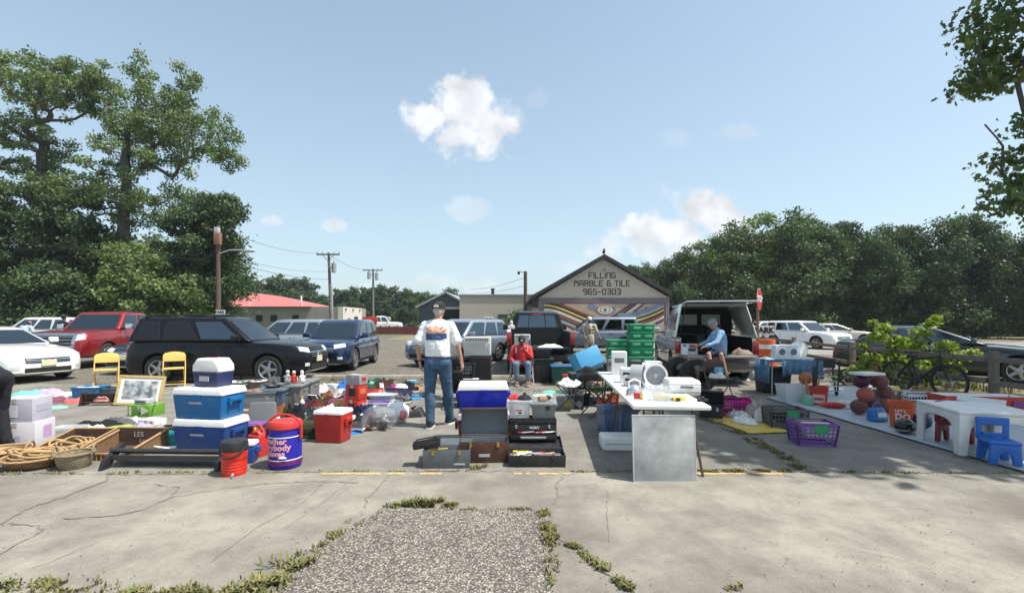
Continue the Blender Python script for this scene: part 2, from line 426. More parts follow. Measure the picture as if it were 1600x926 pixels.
# weeds and turf growing out of the joints (uncountable)
WEED = M('weed_green', (.13, .145, .05), .8, var=.5, scale=3, spec=.2)
WDRY = M('weed_dry', (.20, .17, .085), .85, var=.4, scale=3, spec=.2)
def weeds(areas, name='weeds', seed=1):
    r = random.Random(seed); vs = []; fs = []; ms = []
    for (pxs, spread, n, hgt, dry) in areas:
        P = [Vector(g(*p)) for p in pxs]
        segs = list(zip(P[:-1], P[1:])); ln = [max(.01, (b - a).length) for a, b in segs]
        for _ in range(n):
            a, b = r.choices(segs, ln)[0]
            p = a.lerp(b, r.random()) + Vector((r.gauss(0, spread), r.gauss(0, spread * .8), 0))
            if noise.noise(p * 3.1) < -.12 and r.random() < .85: continue
            if r.random() < .45 or noise.noise(p * 9.) < -.1: continue
            h = .75 * hgt * r.uniform(.3, 1.15) * (.6 + .8 * max(0, noise.noise(p * 5.) + .4)); a_ = r.uniform(0, 2 * PI); le = h * r.uniform(.2, 1.1); ww = r.uniform(.002, .006) * (1 + h * 6)
            dx, dy = math.cos(a_), math.sin(a_); o = len(vs); z0 = .012
            vs += [(p.x - dy * ww, p.y + dx * ww, z0), (p.x + dy * ww, p.y - dx * ww, z0), (p.x + dx * le * .45 + dy * ww, p.y + dy * le * .45 - dx * ww, z0 + h * .65), (p.x + dx * le * .45 - dy * ww, p.y + dy * le * .45 + dx * ww, z0 + h * .65), (p.x + dx * le, p.y + dy * le, z0 + h * r.uniform(.6, 1))]
            k = 1 if r.random() < dry + .22 else 0
            fs += [(o, o + 1, o + 2, o + 3), (o + 3, o + 2, o + 4)]; ms += [k, k]
    me = bpy.data.meshes.new(name); me.from_pydata(vs, [], fs); me.materials.append(WEED); me.materials.append(WDRY); me.polygons.foreach_set('material_index', ms)
    o = bpy.data.objects.new(name, me); COL.objects.link(o); tag(o, 'patchy green and straw weeds growing out of the pavement joints', 'weeds', kind='stuff')
    return o
weeds([([(605, 792), (710, 790)], .03, 3200, .06, .1), ([(650, 790), (695, 788)], .03, 1200, .085, .1), ([(700, 797), (850, 797)], .02, 900, .03, .7),
       ([(850, 800), (858, 860), (860, 926)], .025, 3600, .05, .35), ([(866, 840), (905, 860), (940, 892), (985, 925)], .02, 2600, .04, .2),
       ([(598, 800), (510, 845), (480, 870)], .03, 1800, .04, .3), ([(480, 870), (430, 905), (400, 930)], .05, 4200, .08, .15), ([(380, 930), (250, 935), (120, 922), (0, 915)], .05, 5200, .05, .2),
       ([(1090, 738), (1250, 736)], .03, 8000, .03, .2), ([(1250, 738), (1600, 742)], .02, 1500, .03, .2), ([(895, 738), (1080, 738)], .02, 900, .03, .3), ([(0, 742), (480, 738)], .025, 1500, .03, .4),
       ([(480, 738), (790, 737)], .02, 900, .025, .4), ([(1085, 642), (1160, 680), (1225, 715), (1255, 735)], .055, 11000, .035, .2), ([(1090, 655), (1140, 662)], .06, 900, .04, .3), ([(1100, 930), (1160, 920)], .02, 300, .03, .3),
       ([(740, 733), (760, 730)], .03, 400, .06, .3)], 'weeds', 5)
weeds([([(500, 598), (650, 598), (780, 600), (960, 604)], .22, 7000, .07, .75), ([(640, 606), (880, 612)], .15, 2500, .06, .6), ([(1180, 620), (1330, 600)], .2, 1800, .08, .4), ([(1300, 588), (1380, 596), (1560, 612)], .35, 6000, .25, .15),
       ([(750, 560), (800, 545), (800, 530)], .3, 1500, .25, .2), ([(505, 592), (760, 592)], .08, 1500, .1, .6)], 'weeds', 6)
# concrete parking kerb behind the stalls
KERB = M('kerb_concrete', (.33, .29, .23), .9, var=.25, scale=3, bump=.4, dirt=.5)
mb = MB(); x = -9.6
while x < 3.2:
    l = 2.4; mb.prism([(-.09, 0), (.09, 0), (.075, .13), (-.075, .13)], x, x + l - .03, plane='yz', T=T(0, 12.35, .0)); x += l
tag(mb.build('parking_kerb', KERB, bevel=.012), 'long weathered concrete parking kerb behind the sale goods', 'kerb')

# loose grit and small stones on the slabs (uncountable)
rg = random.Random(17); mb = MB()
for i in range(1500):
    if i < 700: p = Vector(g(rg.uniform(0, 1600), rg.uniform(735, 925)))
    else: p = Vector((rg.uniform(-8, 8), rg.uniform(4.8, 11.5), 0))
    if i < 700 and noise.noise(p * 1.3) < .0 and rg.random() < .8: continue
    s_ = rg.uniform(.0015, .005); a = rg.uniform(0, 3); mb.box((0, 0, s_ * .5), (s_ * 2, s_ * 1.4, s_), top=.6, m=rg.randrange(2), T=T(p.x, p.y, .0125, a))
tag(mb.build('grit', [M('grit_pale', (.42, .4, .35), .9), M('grit_dark', (.12, .11, .1), .9)], smooth=0), 'loose grit and tiny stones scattered over the paving', 'grit', kind='stuff')
# ------------------------------------------------------------------ stroke lettering for the gable sign
GL={'F':[[(3,6),(0,6),(0,0)],[(0,3),(2.4,3)]],'I':[[(0,0),(0,6)]],'L':[[(0,6),(0,0),(3,0)]],'N':[[(0,0),(0,5),(.6,6),(2.6,6),(3.2,5),(3.2,0)]],'G':[[(3,5),(2.4,6),(.6,6),(0,5.4),(0,.6),(.6,0),(2.6,0),(3.2,.6),(3.2,2.8),(1.8,2.8)]],'M':[[(0,0),(0,5.4),(.5,6),(1.1,5.4),(1.8,3.6),(2.5,5.4),(3.1,6),(3.6,5.4),(3.6,0)]],'A':[[(0,0),(0,5.2),(.7,6),(2.3,6),(3,5.2),(3,0)],[(0,2.6),(3,2.6)]],'R':[[(0,0),(0,6),(2.3,6),(3,5.4),(3,3.6),(2.3,3),(0,3)],[(1.6,3),(3,0)]],'B':[[(0,0),(0,6),(2.3,6),(2.9,5.4),(2.9,3.6),(2.3,3.1),(0,3.1)],[(2.3,3.1),(3,2.5),(3,.6),(2.4,0),(0,0)]],'E':[[(3,6),(0,6),(0,0),(3,0)],[(0,3),(2.4,3)]],'&':[[(3.2,2.8),(3.2,.6),(2.6,0),(.6,0),(0,.6),(0,2.4),(.6,3),(2.4,3)],[(.6,3),(.3,3.6),(.3,5.4),(.9,6),(2,6),(2.4,5.4)]],'T':[[(0,6),(3,6)],[(1.5,6),(1.5,0)]],'9':[[(3,3),(.6,3),(0,3.6),(0,5.4),(.6,6),(2.4,6),(3,5.4),(3,.6),(2.4,0),(.6,0)]],'6':[[(2.6,6),(.6,6),(0,5.4),(0,.6),(.6,0),(2.4,0),(3,.6),(3,2.6),(2.4,3.2),(0,3.2)]],'5':[[(3,6),(0,6),(0,3.3),(2.4,3.3),(3,2.7),(3,.6),(2.4,0),(0,0)]],'-':[[(.3,3),(2.2,3)]],'0':[[(.6,0),(0,.6),(0,5.4),(.6,6),(2.4,6),(3,5.4),(3,.6),(2.4,0),(.6,0)]],'3':[[(0,6),(2.4,6),(3,5.4),(3,3.6),(2.4,3.1),(.8,3.1)],[(2.4,3.1),(3,2.6),(3,.6),(2.4,0),(0,0)]],' ':[]}
def stroke_text(mb,s,h,cx,cz,y,w=.13,gap=1.5):
 u=h/6;k_=1.22;wid=lambda c:(0.01 if c=='I' else (3.6 if c=='M' else (2.5 if c=='-' else (1.2 if c==' ' else 3.1))))
 tot=sum(wid(c)+gap for c in s)-gap;x=cx-tot*u*k_/2
 for c in s:
  for pl in GL[c]:
   for (a,b),(c2,d)in zip(pl[:-1],pl[1:]):
    p=Vector((x+a*u*k_,cz-h/2+b*u));q=Vector((x+c2*u*k_,cz-h/2+d*u));dd=(q-p).normalized()*w*.5;nn=Vector((-dd.y,dd.x))
    p-=dd*.8;q+=dd*.8
    mb.prism([tuple(p+nn),tuple(p-nn),tuple(q-nn),tuple(q+nn)],y-.02-rng.random()*.004,y,plane='xz')
  x+=(wid(c)+gap)*u*k_
TAN=M('stucco_tan',(.50,.44,.36),.9,var=.06,scale=1.2,bump=.2,bscale=20);TRIM=M('dark_trim',(.03,.028,.03),.7,var=.1)
TAN2=M('painted_block',(.44,.40,.34),.9,var=.08,scale=.6,dirt=.1)
# --- gabled shop with the mural
BY=34.0
bx0,bx1=at(841,BY),at(1046,BY);bz=zt(465,BY);bc=at(943,BY);pk=zt(404,BY)
shop=thing('gabled_shop','tan gabled tile shop with a painted eye mural under its lettered gable','building',(0,0,0))
mb=MB()
mb.box(((bx0+bx1)/2,BY+7.1,bz/2),(bx1-bx0,14,bz))
mb.build('wall',TAN2,shop,smooth=0)
mb=MB();mb.prism([(bx0,bz+.004),(bx1,bz+.004),(bc,pk)],BY+.06,BY+14.1,plane='xz');mb.build('gable',TAN,shop,smooth=0)
mb=MB();t=.28;ov=.55
for sx,ex in ((bx0-ov,-1),(bx1+.1,1)):
 ez=bz-.05-(.1 if ex<0 else -.15)
 a=(bc,pk+.02);b=(sx,ez);mb.prism([a,b,(b[0],b[1]+t),(a[0],a[1]+t)],BY-.35,BY+14.5,plane='xz')
mb.build('roof',TRIM,shop,smooth=0)
mb=MB();mb.box((bx0-.25,BY+.2,bz-.35),(.42,.5,.75));mb.build('eave_end',TRIM,shop,smooth=0)
TILE=bpy.data.materials.new('tile_band');TILE.use_nodes=True;_t=TILE.node_tree;_b=_t.nodes['Principled BSDF'];_b.inputs['Roughness'].default_value=.5
_k=_t.nodes.new('ShaderNodeTexBrick');_k.offset=0;_k.inputs['Color1'].default_value=(.13,.09,.11,1);_k.inputs['Color2'].default_value=(.09,.065,.08,1);_k.inputs['Mortar'].default_value=(.3,.26,.27,1)
_k.inputs['Scale'].default_value=1;_k.inputs['Brick Width'].default_value=.15;_k.inputs['Row Height'].default_value=.15;_k.inputs['Mortar Size'].default_value=.012
_c=_t.nodes.new('ShaderNodeTexCoord');_r=_t.nodes.new('ShaderNodeMapping');_r.inputs['Rotation'].default_value=(R(90),0,0);_t.links.new(_c.outputs['Object'],_r.inputs[0]);_t.links.new(_r.outputs[0],_k.inputs['Vector']);_t.links.new(_k.outputs['Color'],_b.inputs['Base Color'])
mb=MB();mb.box(((bx0+bx1)/2,BY+.05,bz-.2),(bx1-bx0-.02,.12,.4));mb.box((bx0+.16,BY+.05,(bz-.4)/2),(.3,.12,bz-.4));mb.box((bx1-.16,BY+.05,(bz-.4)/2),(.3,.12,bz-.4));mb.build('tile_border',TILE,shop,smooth=0)
# mural: flowing bands and an eye, painted on a wide board
MC={k:M('mural_'+k,c,.7,var=.05)for k,c in dict(beige=(.42,.3,.22),rust=(.23,.07,.035),black=(.02,.018,.02),yellow=(.62,.48,.12),cream=(.6,.54,.45),blue=(.16,.22,.28),maroon=(.12,.04,.06),grey=(.35,.34,.36)).items()}
mnames=list(MC);mm=list(MC.values())
mx0,mx1,mz0,mz1=bx0+.42,bx1-.42,.25,bz-.46
mur=MB();mur.box(((mx0+mx1)/2,BY-.01,(mz0+mz1)/2),(mx1-mx0,.06,mz1-mz0))
def band(fn,wd,col,x0=0.,x1=1.,k=48,lay=0):
 """a painted stripe following fn(t), t across the mural"""
 vs=[];zs=[]
 for i in range(k+1):
  t=x0+(x1-x0)*i/k;z=fn(t);ww=wd(t)if callable(wd)else wd
  X=mx0+(mx1-mx0)*t;a=min(1,max(0,z-ww/2));b=min(1,max(0,z+ww/2));y=BY-.043-lay*.003
  vs+=[(X,y,mz0+(mz1-mz0)*a),(X,y,mz0+(mz1-mz0)*b)]
 fs=[(2*i,2*i+2,2*i+3,2*i+1)for i in range(k)if abs(vs[2*i][2]-vs[2*i+1][2])+abs(vs[2*i+2][2]-vs[2*i+3][2])>1e-4]
 mur.add(vs,fs,mnames.index(col))
def wave(a,b,c):return lambda t:a+b*t+c*math.cos(t*PI*1.9)
lay=1
for off,col,ww in ((.06,'rust',.07),(0,'black',.06),(-.055,'yellow',.055),(-.11,'black',.05),(-.18,'cream',.08),(-.26,'rust',.07),(-.34,'black',.05),(-.4,'grey',.07),(-.48,'maroon',.06),(-.56,'cream',.07),(-.66,'rust',.07),(-.75,'blue',.08)):
 f=lambda t,o=off:1.02+o-.62*(3*(t/.5)**2-2*(t/.5)**3)*.8
 band(f,ww,col,0,.5,lay=lay);
for off,col,ww in ((.0,'maroon',.09),(-.09,'black',.06),(-.17,'cream',.09),(-.26,'maroon',.06),(-.34,'grey',.08),(-.43,'rust',.06),(-.52,'cream',.06)):
 f=lambda t,o=off:.50+o+.62*((t-.48)/.3)**1.25
 band(f,ww,col,.48,.86,lay=2)
for off,col,ww in ((.1,'blue',.12),(0,'grey',.05),(-.05,'black',.05),(-.10,'yellow',.055),(-.155,'black',.05),(-.22,'rust',.07),(-.30,'cream',.07),(-.38,'maroon',.07),(-.47,'grey',.08)):
 f=lambda t,o=off:.58+o+.36*((t-.62)/.38)**2
 band(f,ww,col,.62,1.,lay=3)
ex,ez_,eh=.51,.83,0
band(lambda t:.86-.1*math.cos((t-ex)/.14*PI),.16,'blue',.37,.60,lay=4)
for rx,rz,col,ly in ((.072,.135,'black',5),(.066,.12,'cream',6),(.046,.082,'black',7),(.040,.070,'cream',8),(.011,.04,'black',9)):
 n=26;vs=[(mx0+(mx1-mx0)*(ex+rx*math.cos(2*PI*i/n)),BY-.043-ly*.003,mz0+(mz1-mz0)*min(.995,ez_+rz*math.sin(2*PI*i/n)))for i in range(n)]
 mur.add(vs,[tuple(range(n))],mnames.index(col))
mur.build('mural',mm,shop,smooth=0)
mb=MB();hw=(bx1-bx0)
stroke_text(mb,'FILLING',8.2*BY/F,at(941,BY),zt(430,BY),BY+.06,w=.062)
stroke_text(mb,'MARBLE & TILE',8.2*BY/F,at(941,BY),zt(442.5,BY),BY+.06,w=.062)
stroke_text(mb,'965-0303',8.2*BY/F,at(941,BY),zt(455.5,BY),BY+.06,w=.062)
mb.build('lettering',TRIM,shop,smooth=0)
mb=MB();mb.tube([(at(944,BY)-.12,BY+.05,zt(423,BY)),(at(944,BY)-.1,BY-.12,zt(421,BY)),(at(944,BY)+.1,BY-.12,zt(421,BY)),(at(944,BY)+.12,BY+.05,zt(423,BY))],.02);mb.build('sign_lamp',TRIM,shop)
bird=MB();bird.ell((0,0,.28),(.11,.09,.16));bird.ell((.03,0,.45),.065);bird.cyl((0,0,.0),(0,0,.16),.05,.03);bird.prism([(-.05,.2),(-.16,.08),(-.08,.3)],-.03,.03,plane='xz')
o=bird.build('roof_ornament',TRIM);put(o,(bc+.05,BY+.1,pk+.26));tag(o,'small dark bird shaped ornament on the peak of the tile shop','ornament')
# --- flat tan block building
fy=46.0;x0,x1=at(718,fy),at(834,fy);z1=zt(462,fy)
b=thing('flat_roofed_building','long plain tan flat roofed block building left of the tile shop','building')
mb=MB();mb.box(((x0+x1)/2,fy+6,z1/2),(x1-x0,12,z1));mb.build('wall',TAN2,b,smooth=0)
mb=MB();mb.box(((x0+x1)/2,fy+6,z1+.06),(x1-x0+.2,12.2,.18));mb.build('roof_edge',M('roof_edge',(.22,.24,.25),.6),b,smooth=0)
wx,wz=at(763.5,fy),zt(503,fy)
mb=MB();mb.box((wx,fy-.03,wz),(.85,.08,1.0));f=mb.build('window_frame',WHITE,b,smooth=0)
for dx in (-.19,.19):mb=MB();mb.box((wx+dx,fy-.075,wz),(.33,.02,.78));mb.build('pane',GLASS,f,smooth=0)
mb=MB();mb.box((at(786,fy),fy-.03,1.2),(1.0,.08,2.2));mb.build('door',M('door_dark',(.05,.06,.06),.5),b,smooth=0)
mb=MB();mb.cyl((at(768,fy),fy+3,z1-.2),(at(768,fy),fy+3,z1+.85),.16);mb.cyl((at(768,fy),fy+3,z1+.8),(at(768,fy),fy+3,z1+.95),.22);mb.build('vent_pipe',TRIM,b)
for i,(px,nm)in enumerate(((755,'left'),(764,'middle'),(773,'right'))):
 mb=MB();mb.cyl((0,0,0),(0,0,1.05),.085,n=12);mb.ell((0,0,1.05),(.085,.085,.06));o=mb.build('bollard',YEL);put(o,(at(px,fy-1.5),fy-1.5,0))
 tag(o,f'{nm} one of the three yellow bollards by the tan building window','bollard','yellow bollards by the window')
 # --- grey barn
hy=56.0;x0,x1=at(655,hy),at(719,hy);pz=zt(458,hy);ezz=zt(480,hy);cx=at(697,hy)
b=thing('metal_barn','dark blue grey metal barn with a wide dark doorway','barn')
DKB=M('barn_metal',(.06,.075,.09),.5,var=.1,scale=.8)
mb=MB();mb.prism([(x0,0),(x1+1.2,0),(x1+1.2,ezz),(cx,pz),(x0,ezz)],hy,hy+16,plane='xz');mb.build('wall',DKB,b,smooth=0)
mb=MB()
for sx in (x0-.4,x1+1.5):mb.prism([(cx,pz),(sx,ezz-.12),(sx,ezz+.1),(cx,pz+.25)],hy-.4,hy+16.4,plane='xz')
mb.build('roof',M('barn_roof',(.34,.36,.36),.5),b,smooth=0)
mb=MB();mb.box((cx+.6,hy-.03,1.55),(3.6,.06,3.1));mb.build('doorway',MATTEBLK,b,smooth=0)
mb=MB();mb.box((cx+.6,hy-.05,3.2),(4.4,.12,.28));mb.build('door_track',LGREY,b,smooth=0)
# --- long red roofed building
ry=58.0;b=thing('red_roofed_building','long grey walled building with a faded red metal roof beside the left utility pole','building')
REDR=M('red_roof',(.44,.13,.12),.6,var=.1,scale=.8);GWL=M('grey_wall',(.30,.285,.26),.9,var=.1,scale=.5)
x0,x1=at(333,ry),at(532,ry);wz=zt(479,ry)
mb=MB();mb.box(((x0+x1)/2,ry+5,wz/2),(x1-x0,10,wz));mb.build('wall',GWL,b,smooth=0)
mb=MB();a0,a1=at(330,ry),at(487,ry);r0,r1=at(338,ry+5),at(466,ry+5);zr=zt(452,ry+5)
rz2=wz+.02
mb.add([(a0,ry-.4,rz2),(a1,ry-.4,rz2),(a1,ry+10.4,rz2),(a0,ry+10.4,rz2),(r0,ry+5,zr+.2),(r1-2.2,ry+5,zt(463,ry+5))],[(3,2,1,0),(0,1,5,4),(2,3,4,5),(1,2,5),(3,0,4)])
mb.build('roof',REDR,b,smooth=0)
for px in (405,428,462):mb=MB();mb.box((at(px,ry),ry-.03,zt(497,ry)),(.8,.08,.8));mb.build('window',MATTEBLK,b,smooth=0)
for px in (366,388,470):mb=MB();mb.cyl((at(px,ry),ry+.2,rz2),(at(px,ry),ry+.2,rz2+.5),.1);mb.build('roof_vent',WHITE,b)
mb=MB();mb.cyl((at(448,ry),ry+4,rz2+.6),(at(448,ry),ry+4,zt(459,ry)),.1);mb.build('vent_pipe',WHITE,b)
wy=56.;b=thing('sunlit_end_wall','sunlit right end of the long grey building behind the navy car','building')
x0,x1=at(528,wy),at(536,wy);z1=zt(479,wy)
mb=MB();mb.box(((x0+x1)/2,wy+3.5,z1/2),(x1-x0,7,z1));mb.build('wall',M('sunlit_wall',(.62,.59,.53),.8,var=.05),b,smooth=0)  # end wall of the grey building, its sunlit brightness put into the colour
mb=MB();mb.box((x1+.03,wy+4.6,1.1),(.08,1.3,2.2));mb.build('door',MATTEBLK,b,smooth=0)
mb=MB();mb.box((x1+.03,wy+2,1.6),(.08,.9,.8));mb.build('window',GREY,b,smooth=0)
for px in (.8,3.4,6):mb=MB();mb.box((x1+.07,wy+px,z1-.3),(.14,.25,.2));mb.build('wall_lamp',TRIM,b,smooth=0)
mb=MB();mb.box((0,0,1.3),(4.2,2.6,2.0),top=.94);o=thing('camper','small pale camper trailer parked far off by the trees','camper',(at(588,74),74,0));mb.build('body',LGREY,o,bevel=.1)
mb=MB();mb.box((0,-1.3,1.5),(2.0,.05,.7));mb.build('window',GLASS,o);
for sx in (-1.1,1.1):mb=MB();mb.cyl((sx,-1.2,.35),(sx,-1.0,.35),.35);mb.build('wheel',RUBBER,o)
mb=MB();mb.box((0,0,.5),(7.5,.12,.9))
for i in range(8):mb.box((-3.6+i*1.03,0,.55),(.12,.16,1.1))
o=mb.build('barrier_fence',M('red_barrier',(.15,.03,.035),.7,var=.3));put(o,(at(628,55),55,0));tag(o,'low dark red barrier beyond the lot behind the standing man','fence')
# ------------------------------------------------------------------ poles, lamps and wires
PW=M('pole_wood',(.11,.075,.055),.9,var=.3,scale=6,bump=.4);PG=M('pole_grey_wood',(.17,.165,.15),.9,var=.25,scale=6,bump=.4);WIRE=M('wire',(.02,.02,.02),.7,var=0)
py_=31.;X=at(341,py_)
p=thing('utility_pole','brown utility pole with an orange box near the big tree','utility pole',(X,py_,0))
mb=MB();mb.cyl((0,0,0),(0,0,zt(352,py_)),.17,.12,n=10);mb.build('pole',PW,p)
mb=MB();mb.box((.1,-.2,zt(374,py_)),(.4,.3,.8));mb.build('junction_box',M('orange_box',(.24,.11,.075),.7),p,bevel=.03)
mb=MB();mb.box((.05,-.2,zt(362,py_)),(.3,.25,.5));mb.build('insulator_box',LGREY,p,bevel=.03)
mb=MB();mb.tube([(.1,0,zt(396,py_)),(.8,-.1,zt(391,py_)),(1.9,-.2,zt(391,py_))],.04);h=mb.build('lamp_arm',LGREY,p)
mb=MB();mb.ell((2.3,-.22,zt(392.5,py_)),(.34,.14,.12));mb.build('lamp_head',LGREY,h)
sg=thing('parking_sign','white parking sign board standing below the brown utility pole','sign',(at(344,30.5),30.5,0))
mb=MB();mb.box((0,0,zt(487.5,30.5)),(.62,.04,.3));bd=mb.build('board',WHITE,sg)
mb=text_mb('PARK',.26,.01,T=T(0,-.03,zt(487.5,30.5))@UP,bold=.006);mb.build('lettering',BLACK,bd)
mb=MB();mb.cyl((0,.06,0),(0,.06,zt(484.5,30.5)),.03);mb.build('post',STEEL,sg)
def pole(px,Y,ytop,label,xarm,ztr,mat,lean=0,extra=None):
 X=at(px,Y);p=thing('utility_pole',label,'utility pole',(X,Y,0));zt_=zt(ytop,Y)
 mb=MB();mb.cyl((lean*.7,0,0),(0,0,zt_+.1),.2,.13,n=10);mb.build('pole',mat,p)
 mb=MB();mb.box((0,-.15,zt_-.12),(xarm*2,.12,.16));mb.tube([(-xarm*.5,-.12,zt_-.15),(0,-.12,zt_-.9)],.03);mb.tube([(xarm*.5,-.12,zt_-.15),(0,-.12,zt_-.9)],.03)
 for q in (-.95,-.5,.5,.95):mb.cyl((q*xarm,-.15,zt_-.05),(q*xarm,-.15,zt_+.18),.05,.03,n=6)
 mb.build('crossarm',mat,p)
 for (dx,zz)in ztr:mb=MB();mb.cyl((dx,-.1,zz-.55),(dx,-.1,zz+.45),.26,n=12);mb.cyl((dx,-.1,zz+.45),(dx,-.1,zz+.7),.06,n=6);mb.box((dx/2,-.05,zz),(abs(dx),.08,.1));mb.build('transformer',M('transformer_grey',(.3,.32,.33),.5),p)
 return p
pole(513.5,50.,396,'tall utility pole with crossarm and one grey transformer behind the cars',1.25*50/50*1.0,[(.62,zt(418,50.))],PG,lean=.5)
mb=MB();o=thing('utility_pole','pale stub pole standing just beside the tall transformer pole','utility pole',(at(516.5,50.3),50.6,0));mb.cyl((0,0,0),(-.05,0,zt(446,50.)),.2,.16,n=10);mb.build('pole',M('pole_pale',(.36,.36,.33),.8,var=.15),o)
pole(583,70.,421,'distant utility pole with crossarm and a pair of transformers in front of the far trees',1.5,[(-.6,zt(430,70.)),(.6,zt(432,70.))],PG)
Y=40.;p=thing('lamp_post','dark wooden pole with a small lamp arm left of the tile shop','lamp post',(at(821,Y),Y,0));zt_=zt(424,Y)
mb=MB();mb.cyl((0,0,0),(0,0,zt_),.17,.15,n=10);mb.build('pole',PW,p)
mb=MB();mb.tube([(0,-.1,zt(428,Y)),(-.2,-.15,zt(425,Y)),(-.5,-.15,zt(424.5,Y))],.025);h=mb.build('lamp_arm',TRIM,p);mb=MB();mb.ell((-.58,-.15,zt(426.5,Y)),(.12,.12,.16));mb.build('lamp_head',TRIM,h)
def wire(a,b,sag,label,r=.018):
 a=Vector(a);b=Vector(b);pts=[a.lerp(b,i/14)-Vector((0,0,sag*4*(i/14)*(1-i/14)))for i in range(15)]
 mb=MB();mb.tube(pts,r,n=4);o=mb.build('overhead_wire',WIRE,smooth=0);tag(o,label,'wire')
PT1=(at(341,31),31);PT2=(at(513,50),50);PT3=(at(583,70),70);PT4=(at(821,40),40)
wire((*PT1,zt(356,31)),(PT2[0]-1.0,50,zt(395,50)),.5,'highest wire from the brown pole to the tall transformer pole',.014)
wire((*PT1,zt(404,31)),(*PT2,zt(436,50)),.35,'middle wire from the brown pole to the tall transformer pole',.02)
wire((*PT1,zt(396,31)),(*PT2,zt(424,50)),.4,'thin middle wire between the brown pole and the tall transformer pole',.012)
wire((*PT2,zt(397,50)),(*PT3,zt(422,70)),.6,'wire from the tall transformer pole to the distant pole',.018)
wire((-42,22,zt(360,22)+1.6),(*PT1,zt(408,31)),.2,'thick cable crossing in front of the big tree at left',.022)
wire((-42,22,zt(345,22)),(*PT1,zt(398,31)),.3,'thin cable above the thick one crossing the big tree at left',.012)
wire((at(735,56),56,zt(452,56)),(*PT4,zt(433,40)),.25,'upper wire running from the barn to the lamp pole',.016)
wire((at(740,56),56,zt(457,56)),(*PT4,zt(446,40)),.2,'lower wire running from the barn to the lamp pole',.016)
# stop sign seen nearly edge on
s=thing('stop_sign','red octagonal sign turned nearly edge on, on a leaning wooden post','road sign',(at(1184,15.5),15.5,0),rz=R(50))
mb=MB();top=zt(474,15.5)
ax=Vector((.0,-.13,1)).normalized()
mb.cyl((0,.0,0),(0,.0,top-.1),.045,.04,n=8);mb.build('post',M('sign_post',(.25,.14,.09),.8,var=.2),s)
oc=[(.38*math.cos(R(22.5+45*i)),.38*math.sin(R(22.5+45*i)))for i in range(8)]
cz=zt(467.5,15.5)
mb=MB();mb.prism([(a,cz+b)for a,b in oc],-.058,-.05,plane='xz');bd=mb.build('sign_plate',M('sign_red',(.45,.03,.03),.4),s,smooth=0)
mb=MB();mb.prism([(a*1.03,cz+b*1.03)for a,b in oc],-.0495,-.046,plane='xz');mb.build('sign_rim',WHITE,bd,smooth=0)
mb=text_mb('STOP',.3,.006,T=T(0,-.064,cz)@UP,bold=.008);mb.build('lettering',WHITE,bd,smooth=0)
# parking board at the right
Y=16.5;s=thing('parking_sign','white board reading PARK in black beside the leaning sign post at right','sign',(at(1194,Y),Y,0))
mb=MB();mb.box((0,.02,zt(516,Y)),(.72,.03,.34));mb.build('board',WHITE,s);mb=text_mb('PARK',.29,.01,T=T(0,-.005,zt(516,Y))@UP,bold=.012);mb.build('lettering',BLACK,s)
mb=MB();mb.box((0,.06,zt(520,Y)/2),(.08,.05,zt(520,Y)));mb.build('post',WOOD,s)
# traffic barrel
Y=14.6;s=thing('traffic_barrel','orange traffic barrel with white bands by the parking board','traffic barrel',(at(1198,Y),Y,0))
mb=MB();mb.lathe([(.02,1.0),(.24,1.0),(.25,.8),(.255,.6),(.27,.4),(.285,.2),(.29,.05)][::-1],n=20);mb.build('barrel',ORANGE,s)
for z in (.78,.5):mb=MB();mb.lathe([(.262,z-.07),(.256,z+.07)],n=20,cap=False);mb.build('reflective_band',WHITE,s)
mb=MB();mb.lathe([(.36,0),(.36,.05),(.3,.07)],n=20);mb.build('base',RUBBER,s)
# ------------------------------------------------------------------ post and rail fence down the right side
fp=[(11.2,21.6),(10.4,17.0),(9.5,12.85),(9.2,8.8),(9.0,4.9)]
fe=thing('rail_fence','weathered post and rail fence running from the road past the bicycle','fence',(0,0,0))
for (x,y)in fp:mb=MB();mb.box((x,y,.49),(.115,.115,.98));mb.box((x,y,.99),(.13,.13,.03),top=.6);mb.build('post',WOOD,fe,bevel=.008)
for (a,b)in zip(fp[:-1],fp[1:]):
 for z in (.84,.42):
  d=Vector((b[0]-a[0],b[1]-a[1],0));L=d.length;an=math.atan2(d.y,d.x)
  mb=MB();mb.box((0,0,0),(L-.12,.04,.10),T=T((a[0]+b[0])/2-.1,(a[1]+b[1])/2,z+rng.uniform(-.02,.02),an));mb.build('rail',WOOD,fe,bevel=.006)
